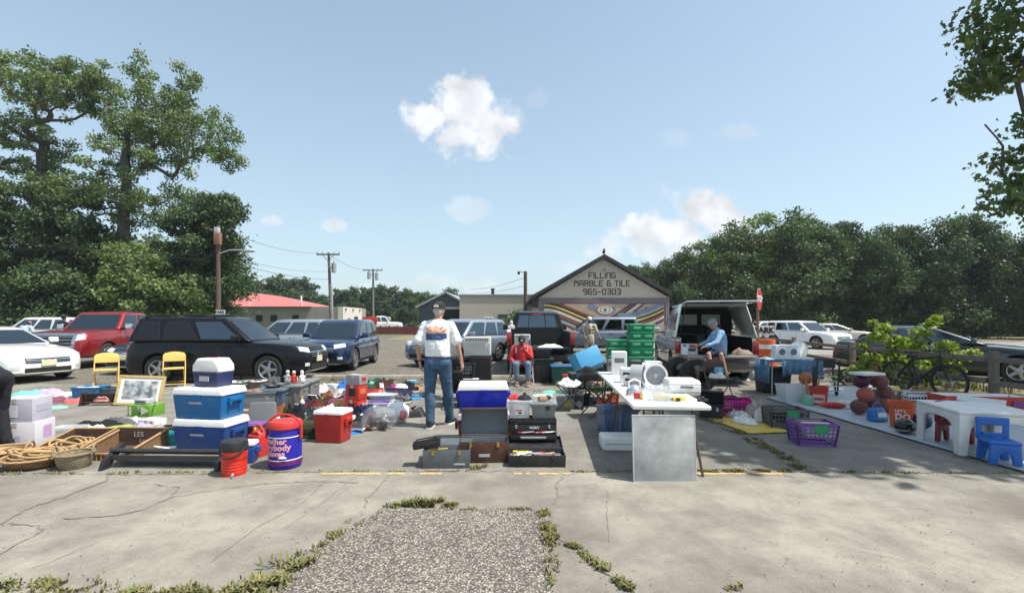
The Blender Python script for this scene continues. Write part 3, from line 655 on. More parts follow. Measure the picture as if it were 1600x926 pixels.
# ------------------------------------------------------------------ trees
def leafmat(name,c1,c2,c3,trans=.25):
 m=bpy.data.materials.new(name);m.use_nodes=True;nt=m.node_tree;nt.nodes.remove(nt.nodes['Principled BSDF'])
 gi=nt.nodes.new('ShaderNodeNewGeometry');cr=nt.nodes.new('ShaderNodeValToRGB');e=cr.color_ramp.elements
 e[0].color=(*c1,1);e[1].color=(*c3,1);k=cr.color_ramp.elements.new(.5);k.color=(*c2,1)
 t=nt.nodes.new('ShaderNodeTexCoord');n=nt.nodes.new('ShaderNodeTexNoise');n.inputs['Scale'].default_value=.5;n.inputs['Detail'].default_value=3;nt.links.new(t.outputs['Object'],n.inputs['Vector'])
 a=nt.nodes.new('ShaderNodeMath');a.operation='MULTIPLY_ADD';a.inputs[1].default_value=.55;nt.links.new(gi.outputs['Random Per Island'],a.inputs[0])
 b=nt.nodes.new('ShaderNodeMath');b.operation='MULTIPLY_ADD';b.inputs[1].default_value=1.6;b.inputs[2].default_value=-.55;nt.links.new(n.outputs['Fac'],b.inputs[0]);nt.links.new(b.outputs[0],a.inputs[2])
 nt.links.new(a.outputs[0],cr.inputs[0])
 d=nt.nodes.new('ShaderNodeBsdfPrincipled');d.inputs['Roughness'].default_value=.55;d.inputs['Specular IOR Level'].default_value=.35;nt.links.new(cr.outputs[0],d.inputs['Base Color'])
 tr=nt.nodes.new('ShaderNodeBsdfTranslucent');mx=nt.nodes.new('ShaderNodeMixShader');mx.inputs[0].default_value=trans
 g2=nt.nodes.new('ShaderNodeVectorMath');g2.operation='MULTIPLY';g2.inputs[1].default_value=(1.5,1.7,.8);nt.links.new(cr.outputs[0],g2.inputs[0]);nt.links.new(g2.outputs[0],tr.inputs['Color'])
 nt.links.new(d.outputs[0],mx.inputs[1]);nt.links.new(tr.outputs[0],mx.inputs[2])
 nt.links.new(mx.outputs[0],nt.nodes['Material Output'].inputs['Surface'])
 return m
L_MAPLE=leafmat('leaf_maple',(.06,.10,.034),(.115,.17,.055),(.23,.285,.10))
L_DARK=leafmat('leaf_dark',(.025,.052,.02),(.05,.088,.034),(.10,.145,.055))
L_OAK=leafmat('leaf_oak',(.035,.064,.027),(.066,.105,.045),(.135,.18,.078))
L_YOUNG=leafmat('leaf_young',(.10,.15,.02),(.19,.25,.035),(.32,.37,.07),.35)
L_PINE=leafmat('leaf_pine',(.028,.05,.03),(.048,.078,.042),(.085,.12,.06))
BARK=M('bark',(.095,.08,.065),.95,var=.35,scale=4,bump=.7);BARKD=M('bark_dark',(.045,.04,.034),.95,var=.35,scale=4,bump=.6)
def leaves(clumps,n,size,seed,name,mat,lobed=False,flat=.6):
 """leaf sized faces scattered through ellipsoid clumps: (centre, radii, weight)"""
 r=np.random.default_rng(seed)
 C=np.array([c[0]for c in clumps],float);Rr=np.array([c[1]for c in clumps],float);wt=np.array([c[2]for c in clumps],float);wt/=wt.sum()
 idx=r.choice(len(clumps),n,p=wt)
 d=r.normal(size=(n,3));d/=np.linalg.norm(d,axis=1)[:,None]
 rad=r.random(n)**.45*(1+.35*r.random(n)**4)
 P=C[idx]+d*Rr[idx]*rad[:,None]*(1+.25*r.normal(size=(n,1))*(r.random((n,1))<.25))
 nrm=r.normal(size=(n,3))*[1,1,.8]+d*.5+[0,0,flat];nrm/=np.linalg.norm(nrm,axis=1)[:,None]
 a=np.cross(nrm,r.normal(size=(n,3)));a/=np.linalg.norm(a,axis=1)[:,None];b=np.cross(nrm,a)
 s=size*(.6+.8*r.random(n))[:,None]
 if lobed:
  sh=[(0,-1),(.28,-.35),(.8,-.1),(.4,.15),(.55,.7),(0,1),(-.55,.7),(-.4,.15),(-.8,-.1),(-.28,-.35)]
 else :
  sh=[(0,-1),(.62,-.1),(.3,.75),(-.3,.75),(-.62,-.1)]
 k=len(sh)
 V=np.stack([P+a*s*x*.62+b*s*y*.62+nrm*s*(.12*abs(x))for x,y in sh],1).reshape(-1,3)
 me=bpy.data.meshes.new(name);me.vertices.add(n*k);me.vertices.foreach_set('co',V.astype(np.float32).ravel())
 me.loops.add(n*k);me.loops.foreach_set('vertex_index',np.arange(n*k,dtype=np.int32));me.polygons.add(n)
 me.polygons.foreach_set('loop_start',np.arange(0,n*k,k,dtype=np.int32));me.polygons.foreach_set('loop_total',np.full(n,k,dtype=np.int32))
 me.update(calc_edges=True);me.materials.append(mat)
 return me
def skeleton(mb,base,trunk_top,tips,r0,rmin=.02,seed=0,wob=.12,stop=None):
 """limbs: every tip joins the nearest lower node of the growing tree; radii follow what they carry"""
 r=random.Random(seed);nodes=[];par=[]
 n=7
 for i in range(n+1):
  t=i/n;p=Vector(base).lerp(Vector(trunk_top),t);
  if 0<i<n:p+=Vector((r.uniform(-wob,wob),r.uniform(-wob,wob),0))
  nodes.append(p);par.append(i-1)
 ends=[]
 tips=sorted((Vector(t)for t in tips),key=lambda t:(t-Vector(trunk_top)).length+(t-Vector(base)).length*.3)
 for tp in tips:
  best=None;bc=1e9
  for i,q in enumerate(nodes):
   d=tp-q;L=d.length
   if L<.05:continue
   c=L*(1.0+.9*max(0,.35-d.z/L))+(0 if i>1 else 3)
   if c<bc:bc=c;best=i
  q=nodes[best];L=(tp-q).length;k=max(2,int(L/.9));pi=best
  pd=(q-nodes[par[best]]).normalized()if par[best]>=0 else Vector((0,0,1))
  c1=q+pd*L*.3
  for i in range(1,k+1):
   t=i/k;p=q*(1-t)**2+c1*2*t*(1-t)+tp*t*t
   if i<k:p+=Vector((r.gauss(0,.04),r.gauss(0,.04),r.gauss(0,.03)))*min(3,L)
   nodes.append(p);par.append(pi);pi=len(nodes)-1
  ends.append(pi)
 load=[0.]*len(nodes)
 for e in ends:
  i=e
  while i>=0:load[i]+=1;i=par[i]
 m=max(load)
 rad=[max(rmin,r0*(l/m)**.5)for l in load]
 for i in range(1,len(nodes)):
  mb.cyl(nodes[par[i]],nodes[i],min(rad[par[i]],rad[i]*1.35),rad[i],n=7 if rad[i]>.08 else 5,cap=False)
 return nodes
def tree(label,cat,base,trunk_top,tips,clumps,n,size,mat,r0,seed,bark=BARK,rmin=.02,name='deciduous_tree',lobed=False,group=None,dead=()):
 b=Vector(base);t=thing(name,label,cat,base,0,group)
 mb=MB();skeleton(mb,(0,0,0),Vector(trunk_top)-b,[Vector(p)-b for p in tips],r0,rmin,seed=seed)
 o=mb.build('trunk',bark,t,smooth=60)
 me=leaves([(tuple(Vector(c[0])-b),c[1],c[2])for c in clumps],n,size,seed,'crown',mat,lobed)
 c=bpy.data.objects.new('crown',me);COL.objects.link(c);c.parent=t
 return t
def fill(envs,seed,sp,cr,squash=.6):
 """twig tips in the shell of ellipsoid envelopes; a leaf clump on each"""
 r=random.Random(seed);tips=[];cl=[]
 for (c,e,n)in envs:
  for _ in range(n):
   for __ in range(30):
    d=Vector((r.gauss(0,1),r.gauss(0,1),r.gauss(0,1))).normalized()*(r.random()**.38)
    p=Vector((c[0]+d.x*e[0],c[1]+d.y*e[1],c[2]+d.z*e[2]))
    if all((p-q).length>sp for q in tips):break
   tips.append(p);k=cr*r.uniform(.65,1.35);cl.append((tuple(p+Vector((0,0,.1*k))),(k,k,k*squash*r.uniform(.7,1.2)),k*k))
 return tips,cl
def P3(px,py,Y):return (at(px,Y),Y,zt(py,Y))
# the big open maple at left
Y=35.
env=[(P3(150,130,Y),(1.1,1,1.9),9),(P3(275,160,Y),(1.6,1.4,1.7),12),(P3(240,185,Y),(3.6,2.5,2.6),50),(P3(215,250,Y),(4.5,3,2.0),34),(P3(160,150,Y+1),(1.9,2,1.6),12),(P3(318,210,Y),(2.6,2.0,2.0),20),(P3(290,130,Y),(.9,.9,1.2),5),(P3(225,118,Y),(.9,.9,1.1),5),(P3(345,250,Y),(1.4,1.5,.5),5),(P3(150,320,Y),(3.6,2.5,2.6),34),(P3(255,320,Y),(3.4,2.5,1.8),26),(P3(180,420,Y),(3.4,2.2,2.6),34),(P3(350,225,Y),(.9,.8,1.6),4)]
tips,cl=fill(env,11,.86,.58,.9)
tree('huge open crowned maple with forked dark limbs rising above the red pickup','tree',(at(187,Y),Y,0),P3(200,200,Y),tips,cl,46000,.14,L_MAPLE,.40,11,name='maple_tree')
env=[(P3(45,120,Y),(3.6,2.5,1.7),34),(P3(90,150,Y),(2.6,2.5,1.6),20),(P3(20,220,Y),(4.2,3,2.4),40),(P3(-60,180,Y),(4.2,3,4.6),40),(P3(80,290,Y),(3.2,2,2.0),26),(P3(120,110,Y),(1.6,1.5,.8),8)]
tips,cl=fill(env,12,.95,.58,.9)
tree('tall open crowned maple leaning left at the edge of the picture','tree',(at(75,Y+1),Y+1,0),P3(62,190,Y+1),tips,cl,33000,.145,L_MAPLE,.38,12,name='maple_tree')
Y=33.
env=[(P3(318,370,Y),(2.5,2.2,3.1),46),(P3(300,450,Y),(2.6,2.4,1.9),30),(P3(345,330,Y),(1.2,1.2,1.0),8)]
tips,cl=fill(env,13,.6,.75,.75)
tree('dense round dark green tree beside the brown utility pole','tree',(at(305,Y),Y,0),P3(310,400,Y),tips,cl,34000,.16,L_DARK,.3,13)
for i,(px,pyt,Yk,wd,lab,mt)in enumerate(((30,285,33.,3.4,'dense dark tree at the far left below the open maple',L_DARK),(120,300,34.,2.8,'dense dark tree between the two open maples',L_DARK),(215,385,31.5,2.4,'low bright leaved tree in front of the big maple trunk',L_MAPLE),(-50,270,33.,3.6,'dark tree cut off by the left edge of the picture',L_DARK),(90,415,31.,2.5,'low shrubby tree behind the white sedan',L_DARK),(-30,420,31.,2.6,'low dark tree at the left edge of the picture',L_DARK),(268,430,31.,1.7,'small leafy tree behind the roof of the red pickup',L_MAPLE))):
 top=zt(pyt,Yk);c=P3(px,(pyt+500)/2,Yk)
 env=[((c[0],Yk,top*.62),(wd,2.2,top*.38),int(30*wd/2)),((c[0],Yk,top*.28),(wd*1.05,2.2,top*.24),int(24*wd/2))]
 tips,cl=fill(env,20+i,.6,.85,.75)
 tree(lab,'tree',(c[0],Yk+.3,0),(c[0]+.2,Yk+.3,top*.55),tips,cl,26000,.17,mt,.22,20+i)
 # the wood behind them, shared crowns
def proto(seed,h,wdt,n,size,mat,kind='oak'):
 r=random.Random(seed)
 if kind=='pine':
  env=[((0,0,h*.88),(wdt*.6,wdt*.6,h*.1),16),((0,0,h*.68),(wdt,wdt,h*.13),22),((wdt*.3,0,h*.48),(wdt*1.0,wdt,h*.13),16),((0,0,h*.28),(wdt*.9,wdt,h*.14),16)]
  tips,cl=fill(env,seed,.5,1.0,.5)
 else :
  env=[((0,0,h*.72),(wdt*.85,wdt*.85,h*.25),40),((wdt*.2,0,h*.45),(wdt*1.05,wdt,h*.22),36),((-wdt*.1,0,h*.2),(wdt*.95,wdt,h*.18),20)]
  tips,cl=fill(env,seed,.5,1.05,.72)
 return tree('proto','tree',(0,0,0),(0,0,h*.6),tips,cl,n,size,mat,.2,seed,name='pine_tree' if kind=='pine' else 'deciduous_tree',bark=BARKD)
protos=[proto(40,12,3.0,20000,.2,L_OAK),proto(41,12,2.7,19000,.2,L_DARK),proto(42,12,3.3,21000,.2,L_MAPLE),proto(43,12,2.5,14000,.2,L_PINE,'pine')]
used=set()
def grow(k,x,y,h,label,group=None,ws=1.,rz=None):
 src=protos[k]
 if k in used:o=copy_tree(src)
 else :o=src;used.add(k)
 o['label']=label
 if group:o['group']=group
 o.location=(x,y,0);s=h/12.6;o.scale=(s*ws,s*ws,s);o.rotation_euler=(0,0,rng.uniform(0,6.28)if rz is None else rz)
 return o
prof=[(985,408,48,3,'pine with a flat cloudlike crown just right of the shop roof'),(1012,405,50,0,'tree right of the flat crowned pine behind the shop'),(1045,398,46,1,'tree rising directly behind the right corner of the shop'),(1075,378,45,0,'tree standing above the truck cap, left shoulder of the right wood'),(1108,362,46,2,'tree behind the open hatch of the capped pickup'),(1150,335,45,0,'tall tree left of the leaning sign post'),(1195,322,46,2,'tall bright crowned tree above the leaning red sign'),(1240,318,45,0,'tallest tree of the right wood, above the white car by the road'),(1262,330,47,3,'thin topped pine just right of the tallest tree'),(1290,338,45,1,'dark tree right of the tallest one in the right wood'),(1330,332,46,3,'dark pine behind the tan sedan'),(1375,345,44,1,'dark tree above the young yellow green bush'),(1420,340,45,3,'tree behind the top of the young bush'),(1465,335,43,1,'tree above the glaring windscreen at right'),(1505,325,44,3,'pointed pine over the dark sedan at right'),(1550,340,42,1,'dark tree beneath the dead overhanging twigs'),(1600,345,42,0,'tree at the right edge of the picture'),(1660,340,40,1,'tree just beyond the right edge of the picture')]
for px,pyt,Yk,k,lab in prof:
 grow(k,at(px,Yk),Yk+rng.uniform(-1,1),zt(pyt,Yk)*1.0,lab,'trees of the wood along the road',ws=.95 if k!=3 else .85)
for i,px in enumerate(range(1010,1760,42)):
 Yk=56+(i%3)*2;pyt=350+abs(1300-px)*.06;o=grow(i%2,at(px,Yk),Yk,min(13.5,zt(pyt+(45 if px<1120 else 14),Yk)),'tree of the second row, deep in the wood along the road','second row of the wood along the road',ws=1.25)
for i,px in enumerate(range(1065,1700,33)):
 Yk=48+(i%2)*1.5;o=grow(1,at(px,Yk),Yk,3.6+(i%3)*.9,'low shaded undergrowth tree at the foot of the wood along the road','undergrowth along the foot of the wood',ws=1.9)
for i in range(6):
 Yk=42+(i%2)*3;o=grow(i%2,-46+i*3.3,Yk,8.5+(i%3)*1.5-(3.2 if i>6 else 0),'dark tree of the back row behind the open maples','back row behind the open maples',ws=1.4)
 # far wood in the middle, hazier and smaller
far=[proto(50,12,3.4,6000,.42,L_PINE),proto(51,12,3.8,6000,.42,L_DARK)]
for f_ in far:protos.append(f_)
mid=[(372,430,95,'left end of the far trees above the red roof'),(395,423,95,''),(425,422,100,''),(440,420,98,''),(466,422,95,''),(478,428,100,''),(500,452,100,''),(505,462,90,''),(528,442,110,''),(548,441,110,''),(570,439,112,''),(592,437,110,''),(612,438,110,''),(632,444,112,''),(650,447,110,''),(668,450,110,''),(706,441,105,'round topped tree rising behind the barn roof'),(640,458,90,''),(600,462,88,''),(560,465,88,''),(418,445,88,''),(455,445,88,''),(685,452,108,''),(725,457,112,''),(535,468,85,''),(775,461,120,'small dark treetop showing over the flat roofed building')]
mid_spots={395:'second tree from the left above the red roof',425:'tall far tree over the ridge of the red roof',440:'far tree just right of the tallest over the red roof',466:'far tree over the right end of the red roof',478:'far tree left of the tall transformer pole'}
for i,(px,pyt,Yk,lab)in enumerate(mid):
 grow(4+i%2,at(px,Yk),Yk,zt(pyt,Yk)*.97,lab or mid_spots.get(px)or 'tree of the far green wood between the utility poles and the barn','far wood in the middle distance',ws=.95)
 # big oak beside the stalls: trunk off to the right, boughs hang into the picture
oc=[((9.25,8.1,6.7),(1.6,1.1,.85),16),((8.6,7.9,6.15),(1.0,.8,.45),7),((9.9,8.3,4.9),(1.05,1,.55),9),((10.1,8.0,4.1),(.9,1,.45),7),((9.05,7.6,3.72),(1.05,.8,.32),9),((9.6,7.7,3.25),(.8,.8,.3),6),((9.6,7.0,8.3),(2.8,2.3,1.1),40),((8.2,6.3,8.6),(1.9,1.5,.8),22),((12.5,6.6,8.5),(3.2,3,1.8),34),((11.5,6.0,10.5),(3,3,1.4),26),((10.4,5.6,6.6),(1.6,.9,.9),14),((7.6,6.4,9.0),(1.2,1.3,.5),12),((8.6,5.6,9.2),(2.2,1.2,.8),26),((11.4,5.6,9.4),(2.2,1.3,.9),22),((10.0,6.2,9.8),(2.2,1.6,.8),20)]
tips,cl=fill(oc,61,.45,.42,.55)
tips+=[(8.0,7.8,4.9),(8.2,7.7,4.5),(7.9,7.6,4.25),(7.75,7.7,3.55),(8.0,7.6,3.35)]
tree('big overhanging oak at the right with ragged boughs and bare dead twigs','tree',(12.6,7.2,0),(12.2,7.1,6.2),tips,cl,32000,.10,L_MAPLE,.22,61,rmin=.006,name='oak_tree',lobed=True)
oc=[((10.2,5.6,9.6),(2.6,1.7,.9),34),((8.6,5.0,9.2),(1.7,1.4,.7),20),((12.6,5.4,9.8),(2.4,1.9,1.0),30),((9.6,7.0,10.2),(2.0,1.3,.8),22),((13.5,7.4,10.5),(2.4,2.0,1.0),24)]  # second crown, added out of view to deepen the shade over the toys
tips,cl=fill(oc,66,.5,.62,.55)
tree('unseen tree added out of view at right to cast shade over the toys','tree',(14.6,5.0,0),(13.6,5.2,7.6),tips,cl,24000,.2,L_OAK,.3,66)
# young yellow green bush by the fence
def bush(label,spots,n,size,seed,mat=L_YOUNG,h=1.7):
 base=spots[0];tips=[];cl=[]
 r=random.Random(seed)
 for (x,y,z,k)in spots[1:]:
  tips.append((x,y,z));cl.append(((x,y,z),(k,k*.8,k*.6),k*k))
 return tree(label,'bush',base,(base[0],base[1],.35),tips,cl,n,size,mat,.03,seed,name='bush')
by=11.2
S=[(at(1415,by),by,0)]+[(at(px,by+dy),by+dy,zt(py,by+dy),k)for px,py,k,dy in ((1370,525,.22,0),(1385,512,.2,.1),(1400,535,.28,0),(1425,540,.3,.2),(1440,520,.24,.1),(1455,505,.18,0),(1462,497,.13,0),(1395,560,.3,0),(1360,560,.26,-.2),(1345,578,.25,-.2),(1430,570,.32,.2),(1380,580,.3,.1),(1480,540,.24,.1),(1470,560,.3,.2),(1500,556,.22,.2),(1520,552,.18,.2),(1410,590,.35,.2),(1450,590,.35,.3),(1350,540,.15,0),(1365,505,.13,0),(1490,575,.25,.3))]
bush('young yellow green bush growing by the rail fence behind the bicycle',S,3000,.09,71)
bs=[(at(808,36),36,0)]+[(at(px,36),36+dy,zt(py,36),k)for px,py,k,dy in ((800,505,.8,0),(808,490,.6,0),(795,520,.8,.2),(812,515,.7,0),(785,525,.5,0),(803,530,.9,.2))]
bush('leafy green bush by the tan building behind the black pickup',bs,1800,.2,72,L_MAPLE)
bs=[(at(1325,11.9),11.9,0)]+[(at(px,11.9),11.9,zt(py,11.9),k)for px,py,k in ((1322,585,.18),(1335,592,.2),(1310,590,.15),(1345,588,.2))]
bush('low weedy plant at the foot of the fence post',bs,500,.08,73,leafmat('leaf_weed',(.07,.10,.03),(.12,.16,.05),(.2,.24,.09)))
# ------------------------------------------------------------------ vehicles
DTINT=M('tinted_glass',(.008,.008,.01),.08,var=0)
def interp(xs,ys,x):
 """monotone-ish smooth interpolation"""
 for i in range(len(xs)-1):
  if x<=xs[i+1]or i==len(xs)-2:
   t=(x-xs[i])/(xs[i+1]-xs[i]);t=max(0,min(1,t));t=t*t*(3-2*t)*.5+t*.5
   return ys[i]*(1-t)+ys[i+1]*t
KIND={'suv':dict(xs=[-.5,-.49,-.45,-.3,0,.2,.3,.40,.46,.49,.5],zt=[.40,.58,.61,.62,.615,.61,.60,.575,.54,.48,.36],w=[.80,.90,.96,1,1,1,.99,.96,.90,.80,.70],zl=[.30,.24,.2,.18,.18,.18,.18,.2,.22,.25,.30],cab=(-.485,-.44,.04,.20),wheel=.30,sw=[(.05,.27),(.30,.58),(.61,.94)]),'sedan':dict(xs=[-.5,-.49,-.45,-.3,0,.2,.3,.40,.46,.49,.5],zt=[.42,.62,.68,.68,.655,.65,.62,.57,.52,.46,.34],w=[.78,.88,.94,1,1,1,.99,.95,.87,.76,.62],zl=[.30,.24,.2,.15,.15,.15,.15,.17,.2,.2,.24],cab=(-.40,-.25,-.02,.195),wheel=.30,sw=[(.16,.32),(.34,.60),(.63,.93)]),'pickup':dict(xs=[-.5,-.495,-.45,-.3,0,.2,.3,.40,.46,.49,.5],zt=[.50,.655,.665,.665,.66,.655,.645,.63,.60,.54,.42],w=[.90,.95,.97,.98,.98,.98,.98,.98,.95,.88,.80],zl=[.34,.3,.27,.25,.25,.25,.25,.26,.27,.28,.3],cab=(-.14,-.12,.09,.20),wheel=.315,sw=[(.05,.42),(.47,.94)])}
def vehicle(kind,name,label,cat,col,L,Wd,Ht,loc,deg,metal=.35,wr=.34,rails=False,grille='bars',bed=None,trim=None,spokes=5,group=None,plate=True,hatch=False,front_plate=True,cabcol=None,chrome=False,privacy=False):
 K=KIND[kind];t=thing(name,label,cat,(*loc,0),R(deg),group)
 pm=paint(name+'_%.2f_%.2f_%.2f'%col,col,metal)
 xs=[x*L for x in K['xs']];hw=Wd/2
 st=sorted(set([-.5,-.495,-.48,.48,.495,.5,.47,-.47]+[i/22-.5 for i in range(23)]))
 rings=[]
 for sx in st:
  x=sx*L;z1=interp(xs,K['zt'],x)*Ht;ww=interp(xs,K['w'],x)*hw;z0=interp(xs,K['zl'],x)*(1.0 if Ht<1.8 else 1.35)*1.0
  h=z1-z0
  half=[(0,z0),(.72*ww,z0),(.93*ww,z0+.05),(.985*ww,z0+.16*h),(.995*ww,z0+.38*h),(1.0*ww,z0+.60*h),(.985*ww,z0+.78*h),(.955*ww,z0+.90*h),(.90*ww,z1-.012),(.78*ww,z1+.012),(.4*ww,z1+.035),(0,z1+.042)]
  ring=[(x,y,z)for y,z in half]+[(x,-y,z)for y,z in reversed(half[1:-1])]
  rings.append(ring)
 mb=MB();n=len(rings[0]);vs=[p for r_ in rings for p in r_]
 fs=[(i*n+j,i*n+(j+1)%n,(i+1)*n+(j+1)%n,(i+1)*n+j)for i in range(len(rings)-1)for j in range(n)]+[tuple(range(n)),tuple(range((len(rings)-1)*n,len(rings)*n))]
 mb.add(vs,fs);body=mb.build('body',[pm,MATTEBLK],t,smooth=30)
 # wheel arches (and load bed) cut out
 wx=K['wheel']*L;cut=MB()
 for sx in (-1,1):
  for sy in (-1,1):cut.cyl((sx*wx,sy*(hw-.26),wr+.01),(sx*wx,sy*(hw+.3),wr+.01),wr*1.17,n=28,m=1)
 if bed:cut.box(((bed[0]+bed[1])/2,0,bed[2]+.6),(bed[1]-bed[0],Wd-.3,1.2),m=1)
 co=cut.build('cut',[pm,MATTEBLK],smooth=0);co.parent=t
 md=body.modifiers.new('b','BOOLEAN');md.operation='DIFFERENCE';md.object=co;md.solver='EXACT'
 bpy.context.view_layer.update()
 me=evalmesh(body,'body');body.modifiers.clear();body.data=me
 me.shade_smooth();me.set_sharp_from_angle(angle=R(32))
 bpy.data.objects.remove(co)
 # cabin with glass
 c0,c1,c2,c3=[k*L for k in K['cab']];zb=interp(xs,K['zt'],(c0+c3)/2)*Ht+.0;zr=Ht;wb=hw*.90;wt_=hw*.72
 BL=lambda s_,t_,sy:Vector(((c0*(1-s_)+c3*s_)*(1-t_)+(c1*(1-s_)+c2*s_)*t_,sy*(wb*(1-t_)+wt_*t_),zb*(1-t_)+(zr-.05)*t_))
 if cabcol!='none':
  mb=MB();base=[(c0,-wb,zb),(c3,-wb,zb),(c3,wb,zb),(c0,wb,zb)];topr=[(c1,-wt_,zr-.05),(c2,-wt_,zr-.05),(c2,wt_,zr-.05),(c1,wt_,zr-.05)]
  up=[(c1+.12*L*.3,-wt_*.8,zr),(c2-.05*L,-wt_*.8,zr),(c2-.05*L,wt_*.8,zr),(c1+.12*L*.3,wt_*.8,zr)]
  mb.add(base+topr+up,[(3,2,1,0)]+[(i,(i+1)%4,(i+1)%4+4,i+4)for i in range(4)]+[(i+4,(i+1)%4+4,(i+1)%4+8,i+8)for i in range(4)]+[(8,9,10,11)])
  mb.build('roof',pm,t,bevel=.07,seg=4,smooth=60)
  def pane(nm,q,off=.006,inset=.05,gm=GLASS):
   q=[Vector(p)for p in q];nn=(q[1]-q[0]).cross(q[3]-q[0]).normalized();c=sum(q,Vector())/4
   if nn.dot(c-Vector(((c0+c3)/2,0,zb)))<0:nn=-nn
   inner=[p.lerp(c,inset)for p in q]
   mb=MB();mb.add([p+nn*off for p in q]+[p+nn*(off+.002)for p in inner]+[p-nn*.01 for p in q],[(0,1,5,4),(1,2,6,5),(2,3,7,6),(3,0,4,7)]+[(i,(i+1)%4,(i+1)%4+8,i+8)for i in range(4)],1)
   mb.add([p+nn*(off+.002)for p in inner],[(0,1,2,3)],0)
   return mb.build(nm,[gm,MATTEBLK],t,smooth=0)
  for sy in (-1,1):
   for (a,b)in K['sw']:
    t0,t1=.10,.86
    q=[BL(a,t0,sy),BL(b,t0,sy),BL(b-.02,t1,sy),BL(a+.02,t1,sy)]
    pane('side_window',q,off=.012,gm=DTINT if privacy and b<.8 else GLASS)
  F4=[Vector((c3,-wb,zb)),Vector((c3,wb,zb)),Vector((c2,wt_,zr-.05)),Vector((c2,-wt_,zr-.05))]
  def inset4(q,lo,hi,sd):
   a=q[0].lerp(q[3],lo);b=q[1].lerp(q[2],lo);c=q[1].lerp(q[2],hi);d=q[0].lerp(q[3],hi)
   return [a.lerp(b,sd),b.lerp(a,sd),c.lerp(d,sd),d.lerp(c,sd)]
  pane('windscreen',inset4(F4,.05,.88,.06),inset=.06)
  B4=[Vector((c0,-wb,zb)),Vector((c0,wb,zb)),Vector((c1,wt_,zr-.05)),Vector((c1,-wt_,zr-.05))]
  rw=pane('rear_window',inset4(B4,.14 if kind!='pickup' else .16,.86,.09),inset=.06)
  if kind=='pickup' and bed:
   q=inset4(B4,.16,.90,.08)
   for k_ in (.3,.7):
    mb=MB();mb.tube([q[0].lerp(q[1],k_)+Vector((-.022,0,0)),q[3].lerp(q[2],k_)+Vector((-.022,0,0))],.014,n=5);mb.build('divider',MATTEBLK,rw)
   mb=MB();mb.tube([q[0].lerp(q[3],.97)+Vector((-.02,.45,0)),q[1].lerp(q[2],.97)+Vector((-.02,-.45,0))],.02,n=6);mb.build('stop_lamp',TAILL,t)
   # conforming trim: patches laid on the bodywork
 bm=bmesh.new();bm.from_mesh(body.data);bvh=BVHTree.FromBMesh(bm);bm.free()
 def patch(nm,quad,d,mat,off=.008,nx=8,nz_=4,par=None):
  d=Vector(d).normalized();q=[Vector(p)for p in quad];vs=[];ok=True
  for j in range(nz_+1):
   for i in range(nx+1):
    p=q[0].lerp(q[1],i/nx).lerp(q[3].lerp(q[2],i/nx),j/nz_);h=bvh.ray_cast(p-d*3,d)
    if h[0]is None:h=(p,)
    vs.append(h[0]-d*off)
  n1=len(vs);vs+=[v_+d*(off+.01)for v_ in vs];m_=nx+1
  fs=[(j*m_+i,j*m_+i+1,(j+1)*m_+i+1,(j+1)*m_+i)for j in range(nz_)for i in range(nx)]
  rim=[i for i in range(m_)]+[j*m_+nx for j in range(1,nz_+1)]+[nz_*m_+i for i in range(nx-1,-1,-1)]+[j*m_ for j in range(nz_-1,0,-1)]
  fs+=[(rim[i],rim[(i+1)%len(rim)],rim[(i+1)%len(rim)]+n1,rim[i]+n1)for i in range(len(rim))]
  mb=MB();mb.add(vs,fs);return mb.build(nm,mat,par or t,smooth=50)
 zc=Ht;xf=L/2
 def fq(y0,y1,z0,z1,z2=None,z3=None):return [(xf,y0,z0),(xf,y1,z2 if z2 is not None else z0),(xf,y1,z3 if z3 is not None else z1),(xf,y0,z1)]
 hl={'suv':(.445,.53),'sedan':(.44,.52),'pickup':(.47,.59)}[kind]
 for sy in (-1,1):
  a,b=sy*hw*.52,sy*hw*.93
  patch('headlight',[(xf,a,hl[0]*zc),(xf,b,(hl[0]+.035)*zc),(xf,b,(hl[1]+.02)*zc),(xf,a,hl[1]*zc-.01)],(-1,-sy*.45,0),LAMP,nx=6)
  patch('fog_lamp',fq(sy*hw*.62,sy*hw*.78,.25*zc,.30*zc),(-1,0,0),LAMP,nx=3,nz_=2)
  a,b=sy*hw*.70,sy*hw*1.0
  tz={'suv':(.46,.60),'sedan':(.48,.60),'pickup':(.44,.63)}[kind]
  if not bed:patch('tail_light',[(-xf,sy*hw*(.74 if kind=='pickup' else .68),tz[0]*zc),(-xf,b*.97,tz[0]*zc),(-xf,b*.97,tz[1]*zc),(-xf,sy*hw*(.74 if kind=='pickup' else .68),tz[1]*zc)],(1,-sy*.5,0),TAILL,nx=4)
  # doors, handles, sill
  dsp={'suv':(-.20,.03,.255),'sedan':(-.20,.03,.265),'pickup':(-.13,.04,.205)}[kind]
  for dx in dsp:patch('door_gap',[(dx*L,sy*hw,.22*zc),(dx*L+.014,sy*hw,.22*zc),(dx*L+.014,sy*hw,.60*zc),(dx*L,sy*hw,.60*zc)],(0,-sy,0),MATTEBLK,off=.003,nx=1,nz_=8)
  for dx in dsp[:2]:patch('door_handle',[((dx+.02)*L,sy*hw,.545*zc),((dx+.055)*L,sy*hw,.545*zc),((dx+.055)*L,sy*hw,.565*zc),((dx+.02)*L,sy*hw,.565*zc)],(0,-sy,0),CHROME if chrome else pm,off=.03,nx=3,nz_=1)
  patch('sill',[(-.19*L,sy*hw,.135*zc),(.19*L,sy*hw,.135*zc),(.19*L,sy*hw,.2*zc),(-.19*L,sy*hw,.2*zc)],(0,-sy,0),trim or MATTEBLK,off=.012,nx=8,nz_=2)
